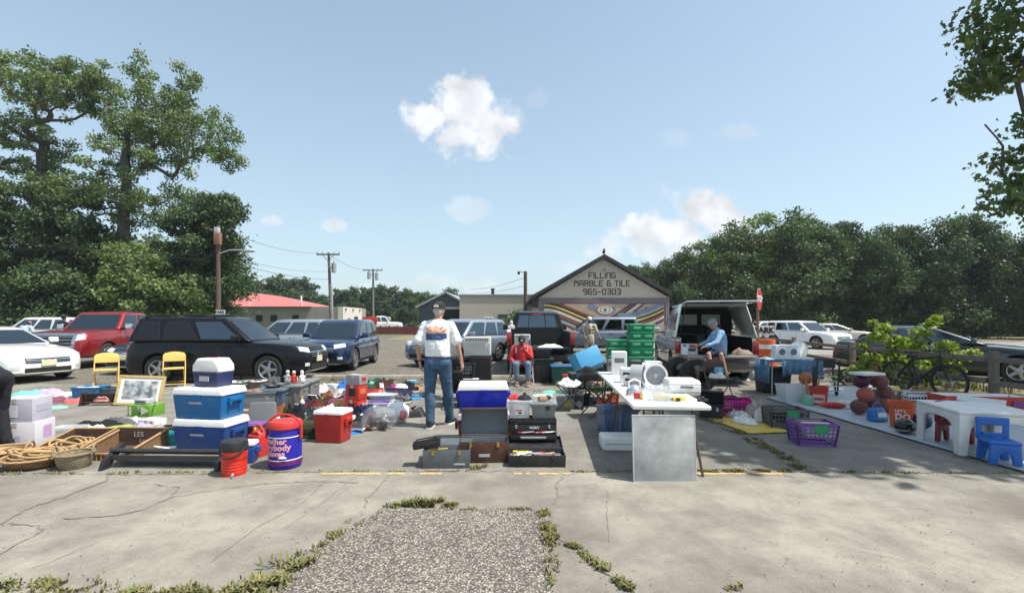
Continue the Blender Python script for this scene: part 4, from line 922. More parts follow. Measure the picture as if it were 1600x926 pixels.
  mx=c3-(.30 if kind!='pickup' else .25);mb=MB();mb.box((mx,sy*(wb+.17),zb+.1),(.12,.22,.15 if kind!='pickup' else .2),top=.9);mi=mb.build('wing_mirror',(CHROME if chrome else pm),t,bevel=.035,seg=3)
  mb=MB();mb.box((mx,sy*(wb+.04),zb+.04),(.06,.12,.05));mb.build('mirror_stalk',MATTEBLK,mi)
 gr={'suv':(.36,.46),'sedan':(.36,.45),'pickup':(.40,.57)}[kind];gw=hw*(.5 if kind!='pickup' else .56)
 g1=patch('grille',fq(-gw,gw,gr[0]*zc,gr[1]*zc),(-1,0,0),MATTEBLK,off=.012,nx=10)
 nb=3 if grille=='bars' else 1
 for i in range(nb):
  z=gr[0]*zc+(gr[1]-gr[0])*zc*(i+.6)/nb
  patch('grille_bar',fq(-gw*.98,gw*.98,z,z+.022),(-1,0,0),CHROME,off=.026,nx=10,nz_=1,par=g1)
 if kind=='pickup' and chrome:
  for (a,b,c,d)in ((-gw-.09,gw+.09,gr[1]*zc,gr[1]*zc+.09),(-gw-.1,-gw,gr[0]*zc,gr[1]*zc),(gw,gw+.1,gr[0]*zc,gr[1]*zc),(-gw-.09,gw+.09,gr[0]*zc-.06,gr[0]*zc)):
   patch('grille_surround',fq(a,b,c,d),(-1,0,0),CHROME,off=.03,nx=8,nz_=2,par=g1)
 mb=MB();a=[Vector((.0+.05*math.cos(q),0,.035*math.sin(q)))for q in [i*PI/8 for i in range(16)]]
 e=MB();e.tube([(xf+.012,.075*math.cos(i*PI/8),(gr[0]+gr[1])/2*zc+.045*math.sin(i*PI/8))for i in range(16)],.009,n=5,closed=True);e.build('badge',CHROME,g1)
 patch('lower_grille',fq(-hw*.52,hw*.52,.19*zc,.27*zc),(-1,0,0),MATTEBLK,off=.006)
 patch('front_bumper_trim',fq(-hw*.7,hw*.7,.145*zc if kind!='pickup' else .2*zc,.175*zc if kind!='pickup' else .26*zc),(-1,0,0),trim or LGREY,off=.02,nx=10,nz_=2)
 if plate and front_plate:patch('number_plate',fq(-.155,.155,.30*zc,.30*zc+.155),(-1,0,0),PLATE,off=.03,nx=2,nz_=2)
 if plate:patch('rear_number_plate',[(-xf,-.155,.42*zc),(-xf,.155,.42*zc),(-xf,.155,.42*zc+.155),(-xf,-.155,.42*zc+.155)],(1,0,0),PLATE,off=.02,nx=2,nz_=2)
 if rails:
  for sy in (-1,1):
   mb=MB();mb.tube([BL(.06,1.0,sy)+Vector((0,-sy*.03,.02)),BL(.15,1.02,sy)+Vector((0,-sy*.06,.07)),BL(.75,1.02,sy)+Vector((0,-sy*.06,.07)),BL(.88,1.0,sy)+Vector((0,-sy*.04,.02))],.022,n=6);mb.build('roof_rail',MATTEBLK,t)
   # wheels
 for sx in (-1,1):
  for sy in (-1,1):
   TT=T(sx*wx,sy*(hw-.13),wr,rx=-sy*PI/2)
   mb=MB();p_=[(wr*.66,-.10),(wr*.93,-.105),(wr,-.07),(wr,.07),(wr*.93,.105),(wr*.68,.10),(wr*.66,.02)];mb.lathe(p_,n=28,T=TT);wh=mb.build('wheel',RUBBER,t,smooth=40)
   mb=MB();mb.lathe([(wr*.68,.09),(wr*.66,.10),(wr*.6,.085),(wr*.58,.0)],n=28,T=TT,cap=False)
   for k_ in range(spokes):
    a=2*PI*k_/spokes;ca,sa=math.cos(a),math.sin(a)
    q=[(ca*r_-sa*w_,sa*r_+ca*w_)for r_,w_ in ((.05,-.04),(wr*.62,-.026),(wr*.62,.026),(.05,.04))]
    mb.prism(q,.055,.085,T=TT)
   mb.lathe([(.075,.03),(.075,.09),(.04,.1)],n=14,T=TT);mb.build('rim',STEEL if not chrome else CHROME,wh,smooth=40)
   mb=MB();mb.cyl((0,0,.015),(0,0,.03),wr*.6,n=20,T=TT);mb.build('brake_disc',DSTEEL,wh)
 return t
AT={}
vehicle('sedan','white_sedan','white sedan cut off by the left edge, nose pointing right','car',(.74,.74,.74),4.8,1.84,1.43,(-14.35,12.75),-18,metal=0,spokes=10,wr=.33)
vehicle('pickup','red_pickup','big metallic red pickup with chrome grille behind the white sedan','pickup truck',(.33,.015,.02),5.8,2.03,1.95,(-15.35,17.7),-80-0,metal=.5,wr=.41,chrome=True,front_plate=False,cabcol='c',trim=CHROME)
vehicle('suv','white_sport_utility','pale boxy car seen far left behind the man in light blue','car',(.62,.62,.6),4.6,1.85,1.8,(at(62,25),25),182,metal=0)
vehicle('sedan','dark_sedan','small dark blue car nosing out between the red pickup and the black car','car',(.02,.03,.045),4.4,1.76,1.5,(-11.1,15.6),-94,metal=.4)
vehicle('suv','black_sport_utility','black sport utility car parked side on behind the yellow chairs','car',(.004,.004,.006),4.62,1.83,1.70,(-7.55,12.5),0,metal=.0,rails=True,wr=.355,privacy=True)
vehicle('suv','silver_sport_utility','silver sport utility car half hidden behind the black one','car',(.45,.47,.49),4.6,1.86,1.66,(-9.7,20.2),166,metal=.6,wr=.34)
vehicle('suv','dark_hatchback','dark car barely showing between the silver and the navy cars','car',(.03,.03,.035),4.4,1.8,1.62,(at(480,27),27),175,metal=.3)
vehicle('suv','navy_sport_utility','shiny navy blue compact sport utility car facing the stalls','car',(.012,.035,.10),4.4,1.81,1.64,(-6.0,16.2),-87,metal=.55,wr=.35,spokes=5)
vehicle('suv','silver_blue_car','pale blue silver car behind the standing man and the air conditioners','car',(.30,.36,.42),4.5,1.85,1.66,(-1.95,17.6),-122,metal=.6,wr=.34)
vehicle('sedan','white_far_car','small white car far behind the air conditioners','car',(.7,.7,.7),4.5,1.8,1.45,(at(757,33),33),200,metal=0)
vehicle('pickup','white_work_truck','distant white work truck with a red rear by the utility pole','pickup truck',(.72,.7,.68),5.6,2.0,2.3,(at(597,62),62),8,metal=0,wr=.42)
mb=MB();mb.box((0,0,.9),(1.9,1.9,1.0));o=mb.build('cargo_box',RED,bevel=.05);put(o,(at(583,61.8)-.2,61.8,.8));tag(o,'red load box on the back of the distant white truck','box')
vehicle('suv','grey_sport_utility','grey blue sport utility car parked in front of the mural','car',(.13,.16,.20),4.75,1.86,1.80,(at(925,23.6),23.6),180,metal=.5,wr=.38)
vehicle('suv','white_crossover','white crossover parked nose out by the road at right','car',(.75,.75,.75),4.7,1.85,1.62,(at(1258,27.6),27.6),-72,metal=0,wr=.36)
vehicle('suv','white_crossover','white car behind the parking board, left of the other white crossover','car',(.7,.7,.7),4.5,1.8,1.6,(at(1188,38),38),178,metal=0)
vehicle('sedan','beige_sedan','beige silver sedan at the road edge behind the white crossover','car',(.50,.44,.38),4.7,1.8,1.45,(at(1306,32),32),-22,metal=.4)
vehicle('sedan','dark_roadside_sedan','dark sedan with a glaring windscreen parked beyond the rail fence','car',(.035,.045,.055),4.8,1.85,1.45,(12.05,13.0),-42,metal=.5,wr=.34)
# black pickup seen from behind, tailgate down
bp=vehicle('pickup','black_pickup','black pickup seen from behind with its tailgate down and goods on it','pickup truck',(.008,.009,.012),5.6,2.0,1.92,(.84,16.2),90,metal=.1,wr=.38,bed=(-3.0,-.85,.78),plate=False)
pm=paint('gate',(.008,.009,.012))
mb=MB();mb.box((-3.07,0,.80),(.55,1.62,.06));mb.build('tailgate',pm,bp,bevel=.015)
mb=MB();mb.box((-2.88,0,.52),(.16,1.9,.2));mb.build('rear_bumper',DSTEEL,bp,bevel=.03)
for sy in (-1,1):mb=MB();mb.box((-2.72,sy*.965,1.06),(.2,.04,.30));mb.box((-2.815,sy*.92,1.08),(.03,.14,.36));mb.build('tail_light',TAILL,bp,bevel=.01)
# pickup with a white cap, hatch up, seen from behind
cp=vehicle('pickup','capped_pickup','old two tone pickup with a white cap, its rear hatch raised and tailgate down','pickup truck',(.42,.40,.36),5.3,1.98,1.78,(5.65,14.2),79,metal=.2,wr=.37,bed=(-2.8,-.7,.70),plate=False)
capm=paint('cap',(.70,.69,.66),0);zb_=1.17;zt_=2.0
for sy in (-1,1):
 mb=MB();mb.prism([(-2.6,zb_),(-.70,zb_),(-.72,zt_-.1),(-2.35,zt_)],.955,.985,plane='xz',T=T(0,0,0))
 for i,(x,y,z)in enumerate(mb.v):mb.v[i]=(x,sy*(y-.19*(z-zb_)/(zt_-zb_)),z)
 sd=mb.build('cap_side',capm,cp,bevel=.01)
 mb=MB();mb.prism([(-2.3,zb_+.17),(-1.0,zb_+.17),(-1.0,zt_-.22),(-2.15,zt_-.2)],.992,1.0,plane='xz')
 for i,(x,y,z)in enumerate(mb.v):mb.v[i]=(x,sy*(y-.19*(z-zb_)/(zt_-zb_)),z)
 mb.build('side_pane',GLASS,sd)
mb=MB();mb.box((-1.55,0,zt_+.0),(1.75,1.60,.07),top=.96);mb.build('cap_roof',capm,cp,bevel=.03)
mb=MB();mb.box((-.72,0,(zb_+zt_)/2),(.04,1.7,zt_-zb_-.08));mb.build('cap_front',MATTEBLK,cp)
mb=MB();mb.box((-.75,-.28,1.62),(.02,.5,.3));mb.box((-.75,.35,1.62),(.02,.5,.3));mb.build('cap_front_window',M('lit_pane',(.35,.42,.36),.3),cp)
mb=MB();mb.box((0,0,0),(.95,1.62,.03));h=mb.build('hatch',capm,cp,bevel=.01);h.location=(-2.80,0,zt_+.04);h.rotation_euler=(0,R(2),0)
mb=MB();mb.box((0,0,-.022),(.8,1.45,.008));mb.build('hatch_pane',GLASS,h)
for sy in (-1,1):mb=MB();mb.tube([(-2.55,sy*.86,zb_+.08),(-2.95,sy*.76,zt_+.02)],.012,n=6);mb.build('gas_strut',DSTEEL,cp)
mb=MB();mb.box((-2.92,0,.72),(.54,1.6,.06));mb.build('tailgate',paint('gate2',(.42,.38,.33)),cp,bevel=.015)
mb=MB();mb.box((-2.74,0,.48),(.14,1.9,.18));mb.build('rear_bumper',M('dull_bumper',(.2,.19,.18),.5),cp,bevel=.03)
for sy in (-1,1):mb=MB();mb.box((-2.662,sy*.91,.92),(.04,.13,.32));mb.box((-2.60,sy*.975,.92),(.12,.03,.32));mb.build('tail_light',TAILL,cp,bevel=.01)
# ------------------------------------------------------------------ people
def capsule(mb,a,b,ra,rb=None,flat=1.,n=14):
 """tapered limb piece with round ends"""
 rb=ra if rb is None else rb;a=Vector(a);b=Vector(b)
 mb.cyl(a,b,ra,rb,n=n);mb.ell(a,ra,n=n);mb.ell(b,rb,n=n)
def loft(mb,rings,n=22):
 """rings: (x, y, z, rx, ry[, yaw]) stacked into a closed shell"""
 vs=[]
 for rg in rings:
  x,y,z,rx,ry=rg[:5];yaw=rg[5]if len(rg)>5 else 0;cy,sy=math.cos(yaw),math.sin(yaw)
  for i in range(n):
   a=2*PI*i/n;c=math.copysign(abs(math.cos(a))**.85,math.cos(a))*rx;d=math.copysign(abs(math.sin(a))**.85,math.sin(a))*ry
   vs.append((x+c*cy-d*sy,y+c*sy+d*cy,z))
 k=len(rings);fs=[(a*n+i,a*n+(i+1)%n,(a+1)*n+(i+1)%n,(a+1)*n+i)for a in range(k-1)for i in range(n)]+[tuple(range(n-1,-1,-1)),tuple(range((k-1)*n,k*n))]
 mb.add(vs,fs)
def fuse(mb,name,mats,parent,voxel=.012,sm=3,wrinkle=0,wsc=9,pick=None):
 """weld overlapping pieces into one continuous skin"""
 o=mb.build(name,mats,parent,smooth=0)
 r=o.modifiers.new('r','REMESH');r.mode='VOXEL';r.voxel_size=voxel;r.use_smooth_shade=True
 s=o.modifiers.new('s','SMOOTH');s.iterations=sm;s.factor=.5
 bpy.context.view_layer.update()
 me=evalmesh(o,name);o.modifiers.clear();o.data=me
 if not isinstance(mats,(list,tuple)):mats=[mats]
 me.materials.clear()
 for m_ in mats:me.materials.append(m_)
 if wrinkle:
  nn=[v.normal.copy()for v in me.vertices]
  for v,q in zip(me.vertices,nn):
   p=v.co;v.co=p+q*wrinkle*(noise.noise(Vector((p.x*wsc,p.y*wsc,p.z*wsc*.55)))+.5*noise.noise(p*wsc*2.6))
 if pick:
  for f in me.polygons:f.material_index=pick(f.center,f.normal)
 me.shade_smooth()
 return o
def hand(mb,wrist,d,palm_n,side,sc_=1.,curl=.5):
 """palm, four unequal bent fingers and a thumb leaving the side of the palm; d = pointing direction, palm_n = palm normal, side=+1/-1 thumb side along d x palm_n"""
 d=Vector(d).normalized();pn=Vector(palm_n);pn=(pn-d*pn.dot(d)).normalized();s=d.cross(pn)*side;w0=Vector(wrist)
 P=lambda a,b,c:w0+d*a*sc_+s*b*sc_+pn*c*sc_
 for b in (-.028,-.010,.010,.028):capsule(mb,P(.0,b*.7,0),P(.085,b,0),.019*sc_,.0145*sc_,n=8)
 for b,l,r in ((-.032,.062,.0085),(-.011,.078,.0095),(.011,.085,.0098),(.032,.076,.0095)):
  p0=P(.085,b,0);c=curl
  d1=d*math.cos(c*.7)+pn*math.sin(c*.7);d2=d*math.cos(c*1.5)+pn*math.sin(c*1.5);d3=d*math.cos(c*2.1)+pn*math.sin(c*2.1)
  p1=p0+d1*l*.45*sc_;p2=p1+d2*l*.33*sc_;p3=p2+d3*l*.24*sc_
  for q,q2,rr in ((p0,p1,1.),(p1,p2,.92),(p2,p3,.84)):capsule(mb,q,q2,r*rr*sc_,r*rr*.93*sc_,n=8)
 t0=P(.022,.028,.004);t1=P(.052,.056,.014);t2=P(.083,.066,.024)
 capsule(mb,t0,t1,.0145*sc_,.0115*sc_,n=8);capsule(mb,t1,t2,.011*sc_,.0095*sc_,n=8)
def head(mb,c,f,up=(0,0,1),s=1.):
 """skull, jaw, nose, ears; c = head centre, f = facing direction"""
 f=Vector(f).normalized();up=Vector(up);up=(up-f*up.dot(f)).normalized();r=f.cross(up)
 Mx=Matrix(((r.x,f.x,up.x,c[0]),(r.y,f.y,up.y,c[1]),(r.z,f.z,up.z,c[2]),(0,0,0,1)))@Matrix.Scale(s,4)
 mb.ell((0,-.012,.025),(.074,.094,.092),n=18,T=Mx);mb.ell((0,.022,-.045),(.058,.066,.066),n=16,T=Mx);mb.ell((0,.055,-.088),(.03,.028,.024),n=10,T=Mx)
 mb.cyl((0,.082,.012),(0,.106,-.022),.008,.0145,n=8,T=Mx);mb.ell((0,.104,-.024),(.017,.012,.011),n=8,T=Mx)
 for sx in (-1,1):mb.ell((sx*.076,-.005,-.005),(.011,.022,.033),n=8,T=Mx);mb.ell((sx*.03,.072,.028),(.022,.018,.010),n=8,T=Mx)
 mb.ell((0,.082,-.052),(.026,.012,.009),n=8,T=Mx)
 return Mx
def face_parts(Mx,par):
 mb=MB()
 for sx in (-1,1):mb.ell((sx*.031,.083,.008),(.012,.007,.006),n=8,T=Mx)
 mb.build('eyes',M('eye',(.05,.035,.03),.3),par)
 mb=MB();mb.ell((0,.094,-.053),(.02,.004,.004),n=8,T=Mx);mb.build('mouth',M('lips',(.3,.11,.09),.6),par)
 mb=MB()
 for sx in (-1,1):mb.ell((sx*.031,.084,.028),(.018,.005,.004),n=8,T=Mx)
 mb.build('eyebrows',M('brows',(.1,.08,.07),.8),par)
def cap(Mx,par,mat,brim=True,back=None,nm='cap'):
 mb=MB();n=20;pr=[(.104,.020),(.104,.055),(.098,.088),(.075,.118),(.035,.134)]
 mb.lathe(pr+[(.004,.136)],n=n,T=Mx@Matrix.Translation((0,-.012,0))@Matrix.Diagonal((.86,1.1,1,1)),cap=True)
 c=mb.build(nm,mat,par,smooth=50)
 if brim:
  mb=MB();k=10;a=[(.075*math.cos(PI*i/k),.065+.085*math.sin(PI*i/k),.036-.012*math.sin(PI*i/k)-.012*abs(math.cos(PI*i/k)))for i in range(k+1)]
  mb.add([(x,y,z)for x,y,z in a]+[(x,y,z+.006)for x,y,z in a],[tuple(range(k,-1,-1)),tuple(range(k+1,2*k+2))]+[(i,i+1,i+k+2,i+k+1)for i in range(k)],T=Mx);mb.build('brim',mat,c)
 if back:mb=MB();mb.prism([(-.036,.035),(.036,.035),(.03,.068),(.0,.082),(-.03,.068)],-.134,-.118,plane='xz',T=Mx);mb.build('cap_opening',back,c)
 return c
def hair(Mx,par,mat,low=-.045,thick=1.0):
 mb=MB();mb.ell((0,-.018,.022),(.078,.098,.075),n=18,T=Mx);mb.ell((0,-.05,-.015),(.07,.062,.055),n=14,T=Mx)
 return fuse(mb,'hair',mat,par,.008,2,wrinkle=.006,wsc=40)
def shoe(par,x,y,yaw,mat,sole=WHITE,L=.29,z=0,pitch=0):
 TT=T(x,y,z,yaw)@Matrix.Rotation(pitch,4,'X')
 out=[(.0,-.09),(.036,-.082),(.044,-.03),(.042,.05),(.05,.13),(.044,.185),(.02,.205),(-.02,.205),(-.04,.185),(-.047,.13),(-.038,.05),(-.042,-.03),(-.036,-.082)]
 mb=MB();k=len(out);f=L/.295
 def rr(z,s,top=False):return [(a*s*f,(b*s-(.012 if top else 0))*f,z)for a,b in out]
 V=rr(.022,1.0)+rr(.05,.97)+[(a*f,b*f,zz)for (a,b),zz in zip([(a*.86,min(b,.14)*.95)for a,b in out],[.11 if b<0 else (.10 if b<.08 else .065)for a,b in out])]
 mb.add(V,[(j*k+i,j*k+(i+1)%k,(j+1)*k+(i+1)%k,(j+1)*k+i)for j in range(2)for i in range(k)]+[tuple(range(2*k,3*k))[::1]]+[tuple(range(k-1,-1,-1))],T=TT)
 s=mb.build('shoe',mat,par,smooth=60)
 mb=MB();mb.prism([(a*1.06*f,b*1.04*f)for a,b in out],0,.024,T=TT);mb.build('sole',sole,s)
 return s
DENIM=M('denim',(.05,.10,.17),.85,var=.55,scale=5,bump=.5,bscale=80);TEEW=M('tee_white',(.80,.80,.80),.85,var=.04,scale=6,bump=.3,bscale=14)
GREYHAIR=M('grey_hair',(.42,.40,.37),.8,var=.3,scale=60);BLKCAP=M('black_cap',(.015,.015,.018),.8)
def person(label,loc,rz=0):return thing('person',label,'person',loc,rz)
# --- man in white shirt walking away (local: facing +Y, camera behind)
cx,cy,_=g(684,667)
m=person('man walking away in white printed shirt, blue jeans and black cap',(cx,cy,0),R(-4));m.scale=(1.03,1.03,1.035)
hipL,hipR=Vector((-.095,0,.92)),Vector((.095,0,.92));kL,kR=Vector((-.115,-.01,.50)),Vector((.125,.10,.50));aL,aR=Vector((-.10,-.06,.09)),Vector((.13,.22,.10))
shL,shR=Vector((-.185,.01,1.46)),Vector((.185,.0,1.455));eL,eR=Vector((-.285,-.03,1.19)),Vector((.285,.02,1.19));wL,wR=Vector((-.265,.0,.935)),Vector((.335,.06,.93))
b=MB();loft(b,[(0,0,.88,.155,.10),(0,0,1.0,.155,.10),(0,.01,1.15,.145,.10),(0,.015,1.3,.165,.11),(0,.01,1.44,.16,.095),(0,.015,1.52,.07,.065)])
for h,k,a in ((hipL,kL,aL),(hipR,kR,aR)):capsule(b,h,k,.085,.055);capsule(b,k,a,.055,.036);capsule(b,a,a+Vector((0,.12,-.045)),.036,.03)
for s_,e_,w_,sd in ((shL,eL,wL,1),(shR,eR,wR,-1)):
 capsule(b,s_,e_,.052,.041);capsule(b,e_,w_,.041,.027)
 hand(b,w_,(w_-e_)+Vector((0,.02,-.05)),(-.9*(1 if sd<0 else -1),.25,0),1 if sd<0 else 1,1.0,.55)
capsule(b,(0,.01,1.48),(0.005,.025,1.60),.058,.056)
Mh=head(b,(.012,.035,1.672),(.15,1,-.08),s=1.0)
bd=fuse(b,'body',SKIN,m,.0075,3)
face_parts(Mh,m);hair(Mh,m,GREYHAIR);cap(Mh,m,BLKCAP,back=M('cap_cream',(.6,.5,.38),.8))
j=MB();loft(j,[(0,0,.84,.15,.115),(0,0,.93,.172,.125),(0,0,1.02,.165,.118),(0,0,1.06,.162,.115)])
for h,k,a in ((hipL,kL,aL),(hipR,kR,aR)):capsule(j,h,k,.107,.078);capsule(j,k,a+Vector((0,.01,.0)),.078,.066)
j.ell((-.075,-.05,.93),(.09,.085,.10));j.ell((.075,-.05,.93),(.09,.085,.10))
fuse(j,'jeans',DENIM,m,.012,3,wrinkle=.010,wsc=11)
ORG=M('print_orange',(.62,.22,.1),.8,var=.05);PBL=M('print_blue',(.05,.08,.2),.8,var=.3,scale=30);PPK=M('print_cream',(.75,.6,.5),.8,var=.05);PGY=M('print_grey',(.45,.46,.5),.8)
def shirtpick(c,n):
 if n.y>.1 or c.y>.0:return 0
 x,z=c.x,c.z
 if 1.452<z<1.466 and abs(x)<.12 and int((x+1)*120)%3:return 4
 if -.15<x<.15 and 1.275<z<1.44:
  if z<1.345:return 2
  a=math.atan2(z-1.335,x+.01);return 1 if int(a/(PI/17)+.5)%2==0 else 3
 if -.15<x<.11 and 1.255<z<1.275:return 2
 return 0
s=MB();loft(s,[(0,0,1.015,.185,.14),(0,0,1.03,.187,.142),(0,.0,1.12,.188,.145),(0,.005,1.25,.195,.142),(0,.0,1.38,.205,.135),(0,.005,1.46,.20,.115),(0,.01,1.52,.13,.09),(0,.015,1.55,.075,.07)])
for s_,e_ in ((shL,eL),(shR,eR)):q=s_.lerp(e_,.80);capsule(s,s_,q,.066,.076);capsule(s,Vector((s_.x*.5,s_.y,s_.z+.015)),s_,.07,.064)
fuse(s,'shirt',[TEEW,ORG,PBL,PPK,PGY],m,.0085,3,wrinkle=.014,wsc=8,pick=shirtpick)
mb=MB();mb.lathe([(.170,1.0),(.170,1.035)],n=24,T=Matrix.Diagonal((1,.74,1,1)),cap=False);mb.build('belt',M('belt',(.12,.035,.03),.6),m)
shoe(m,aL.x,aL.y,R(3),BLACK);shoe(m,aR.x,aR.y+.01,R(-24),BLACK)
mb=MB();mb.lathe([(.03,0),(.031,.02)],n=14,T=Matrix.Translation(wL.lerp(eL,.04)),cap=False);mb.build('wristwatch',BLACK,m)
# --- generic clothed figure from joints
def figure(label,loc,rz,J,top,pants,shoes=BLACK,skin=SKIN,sleeves=1.0,legs=1.0,hat=None,hr=None,f=(0,1,0),up=(0,0,1),vox=.012,belly=1.,hands=True,pick=None,topmats=None,long_shirt=0,hs=1.):
 m=person(label,loc,rz);V={k:Vector(v)for k,v in J.items()}
 pel,ch,nk,hd=V['pelvis'],V['chest'],V['neck'],V['head']
 b=MB();capsule(b,pel,ch,.125,.13);capsule(b,ch,nk,.12,.06);capsule(b,nk,hd-(hd-nk)*.3,.055,.055)
 s=MB();j=MB()
 for q in (0,.25,.5,.75,1):c=pel.lerp(ch,q);s.ell(c,(.175*(1+.06*math.sin(q*PI)),.135*belly,.14),n=16)
 capsule(s,ch,nk-(nk-ch)*.15,.145,.085);s.ell(ch+(nk-ch)*.5,(.17,.115,.09),n=16)
 j.ell(pel,(.17,.135,.12),n=16)
 for sd in ('l','r'):
  sh,el,wr_=V['sh_'+sd],V['el_'+sd],V['wr_'+sd];hp,kn,an=V['hip_'+sd],V['kn_'+sd],V['an_'+sd]
  capsule(b,sh,el,.048,.04);capsule(b,el,wr_,.04,.026)
  if hands:hand(b,wr_,wr_-el,V.get('palm_'+sd,Vector((0,0,-1))if abs((wr_-el).normalized().z)<.7 else Vector((0,1,0))),1 if sd=='r' else -1,1.,.6)
  capsule(b,hp,kn,.08,.055);capsule(b,kn,an,.052,.035)
  capsule(s,ch.lerp(nk,.55),sh,.085,.07)
  if sleeves>1:capsule(s,sh,el,.07,.06);q=el.lerp(wr_,sleeves-1);capsule(s,el,q,.06,.047)
  else :capsule(s,sh,sh.lerp(el,sleeves),.072,.07)
  if legs>1:capsule(j,hp,kn,.105,.08);capsule(j,kn,kn.lerp(an,legs-1),.08,.062)
  else :capsule(j,hp,hp.lerp(kn,legs),.105,.095)
  fd=V.get('foot_'+sd,Vector((0,1,0))if f[1]>0 else Vector((0,-1,0)))
  shoe(m,an.x,an.y,math.atan2(-fd.x,fd.y),shoes,z=max(0,an.z-.09))
 if long_shirt:capsule(s,pel,pel-Vector((0,0,long_shirt)),.175,.17)
 Mx=head(b,hd,f,up,hs);fuse(b,'body',skin,m,vox*.8,2);face_parts(Mx,m)
 fuse(s,'shirt',topmats or top,m,vox,3,wrinkle=.012,wsc=9,pick=pick);fuse(j,'trousers',pants,m,vox,3,wrinkle=.009,wsc=10)
 if hr:hair(Mx,m,hr)
 if hat:cap(Mx,m,hat)
 return m,Mx
 # seated man in the red jacket (faces the camera: local -Y), hand raised to his face
REDJ=M('red_jacket',(.52,.025,.03),.6,var=.12,scale=8,bump=.5,bscale=14);CHK=M('check_stone',(.44,.37,.29),.85,var=.35,scale=14)
sx_,sy_=at(815,11.6),11.6
m,Mx=figure('man in red jacket and black cap sitting in a camp chair, hand at his face',(sx_,sy_,0),0,dict(pelvis=(0,.02,.52),chest=(0,.0,.83),neck=(0,-.06,.99),head=(.0,-.14,1.09),sh_l=(.2,-.02,.90),el_l=(.24,-.12,.66),wr_l=(.06,-.34,.86),sh_r=(-.2,-.02,.90),el_r=(-.27,-.1,.64),wr_r=(-.22,-.34,.60),hip_l=(.1,0,.5),kn_l=(.16,-.44,.53),an_l=(.14,-.44,.12),hip_r=(-.1,0,.5),kn_r=(-.15,-.44,.53),an_r=(-.12,-.40,.12)),REDJ,M('jeans_pale',(.13,.19,.27),.85,var=.35,scale=6),skin=DSKIN,sleeves=1.95,legs=1.85,f=(0,-1,-.55),up=(0,-.5,1),hat=BLKCAP,belly=1.15,shoes=M('brown_shoe',(.16,.07,.03),.7),hr=M('dark_hair',(.03,.03,.03),.9))
mb=MB();mb.box((0,.128,.085),(.06,.004,.035),T=Mx);mb.build('cap_emblem',WHITE,m)
for q in (-.14,.15):mb=MB();mb.box((q,-.135,.86),(.025,.01,.13));mb.build('jacket_patch',WHITE,m)
# standing man in beige outfit and cap
m,Mx=figure('man in white cap and patterned beige clothes standing beside the grey car',(at(921,18.3),18.3,0),0,dict(pelvis=(0,0,.95),chest=(0,0,1.28),neck=(0,0,1.47),head=(0,-.02,1.63),sh_l=(.2,0,1.41),el_l=(.3,-.03,1.12),wr_l=(.38,-.15,.93),sh_r=(-.2,0,1.41),el_r=(-.28,0,1.12),wr_r=(-.2,-.18,.98),hip_l=(.1,0,.92),kn_l=(.12,0,.5),an_l=(.12,.02,.1),hip_r=(-.1,0,.92),kn_r=(-.12,0,.5),an_r=(-.12,.02,.1)),CHK,M('stone_trousers',(.42,.36,.29),.85,var=.15),skin=DSKIN,sleeves=.8,legs=1.95,f=(0,-1,-.1),hat=M('cream_cap',(.62,.58,.5),.8),long_shirt=.14)
mb=MB()
for i in range(3):
 for k in range(2):mb.box((-.03+k*.13,-.158-.004*i,1.36-i*.12),(.07,.012,.05))
mb.build('shirt_print',BLACK,m)
# man in pale blue shirt sitting on the tailgate, facing left
BLS=M('shirt_pale_blue',(.27,.42,.62),.85,var=.1,scale=6,bump=.4,bscale=14)
m,Mx=figure('grey capped man in pale blue shirt sitting on the tailgate of the capped pickup',(at(1121,11.15),11.15,0),0,dict(pelvis=(.08,.06,.83),chest=(.06,.03,1.18),neck=(-.02,0,1.38),head=(-.12,-.01,1.50),sh_l=(.02,-.17,1.30),el_l=(-.14,-.26,1.06),wr_l=(-.37,-.22,.98),sh_r=(.02,.18,1.30),el_r=(-.16,.2,1.05),wr_r=(-.38,.12,1.0),hip_l=(.02,-.08,.81),kn_l=(-.12,-.46,.80),an_l=(-.02,-.50,.36),hip_r=(.02,.1,.81),kn_r=(-.34,-.30,.80),an_r=(-.3,-.44,.38),foot_l=(-.4,-1,0),foot_r=(-.4,-1,0)),BLS,NAVY if False else M('shorts_navy',(.02,.025,.05),.8),sleeves=1.9,legs=.85,f=(-1,-.15,-.5),up=(-.4,0,1),hat=M('grey_cap',(.25,.27,.27),.8,var=.15),hr=M('white_hair',(.5,.48,.45),.8),belly=1.1)
# bending person in black at the left edge
DKC=M('black_clothes',(.012,.012,.018),.9,var=.2)
m,Mx=figure('person in black clothes bending down at the left edge of the picture',(-6.27,5.55,0),0,dict(pelvis=(.0,.0,.90),chest=(-.22,-.0,1.02),neck=(-.42,-.0,1.0),head=(-.56,-.02,.94),sh_l=(-.36,-.19,.96),el_l=(-.40,-.24,.68),wr_l=(-.46,-.2,.45),sh_r=(-.36,.19,.96),el_r=(-.42,.22,.68),wr_r=(-.5,.2,.45),hip_l=(.02,-.1,.88),kn_l=(-.06,-.12,.48),an_l=(.0,-.12,.1),hip_r=(.02,.1,.88),kn_r=(-.04,.12,.48),an_r=(.04,.12,.1),foot_l=(-1,0,0),foot_r=(-1,0,0)),DKC,DKC,sleeves=1.9,legs=1.95,f=(-.8,0,-.6),up=(-.6,0,.8),hr=M('dark_hair',(.03,.03,.03),.9))
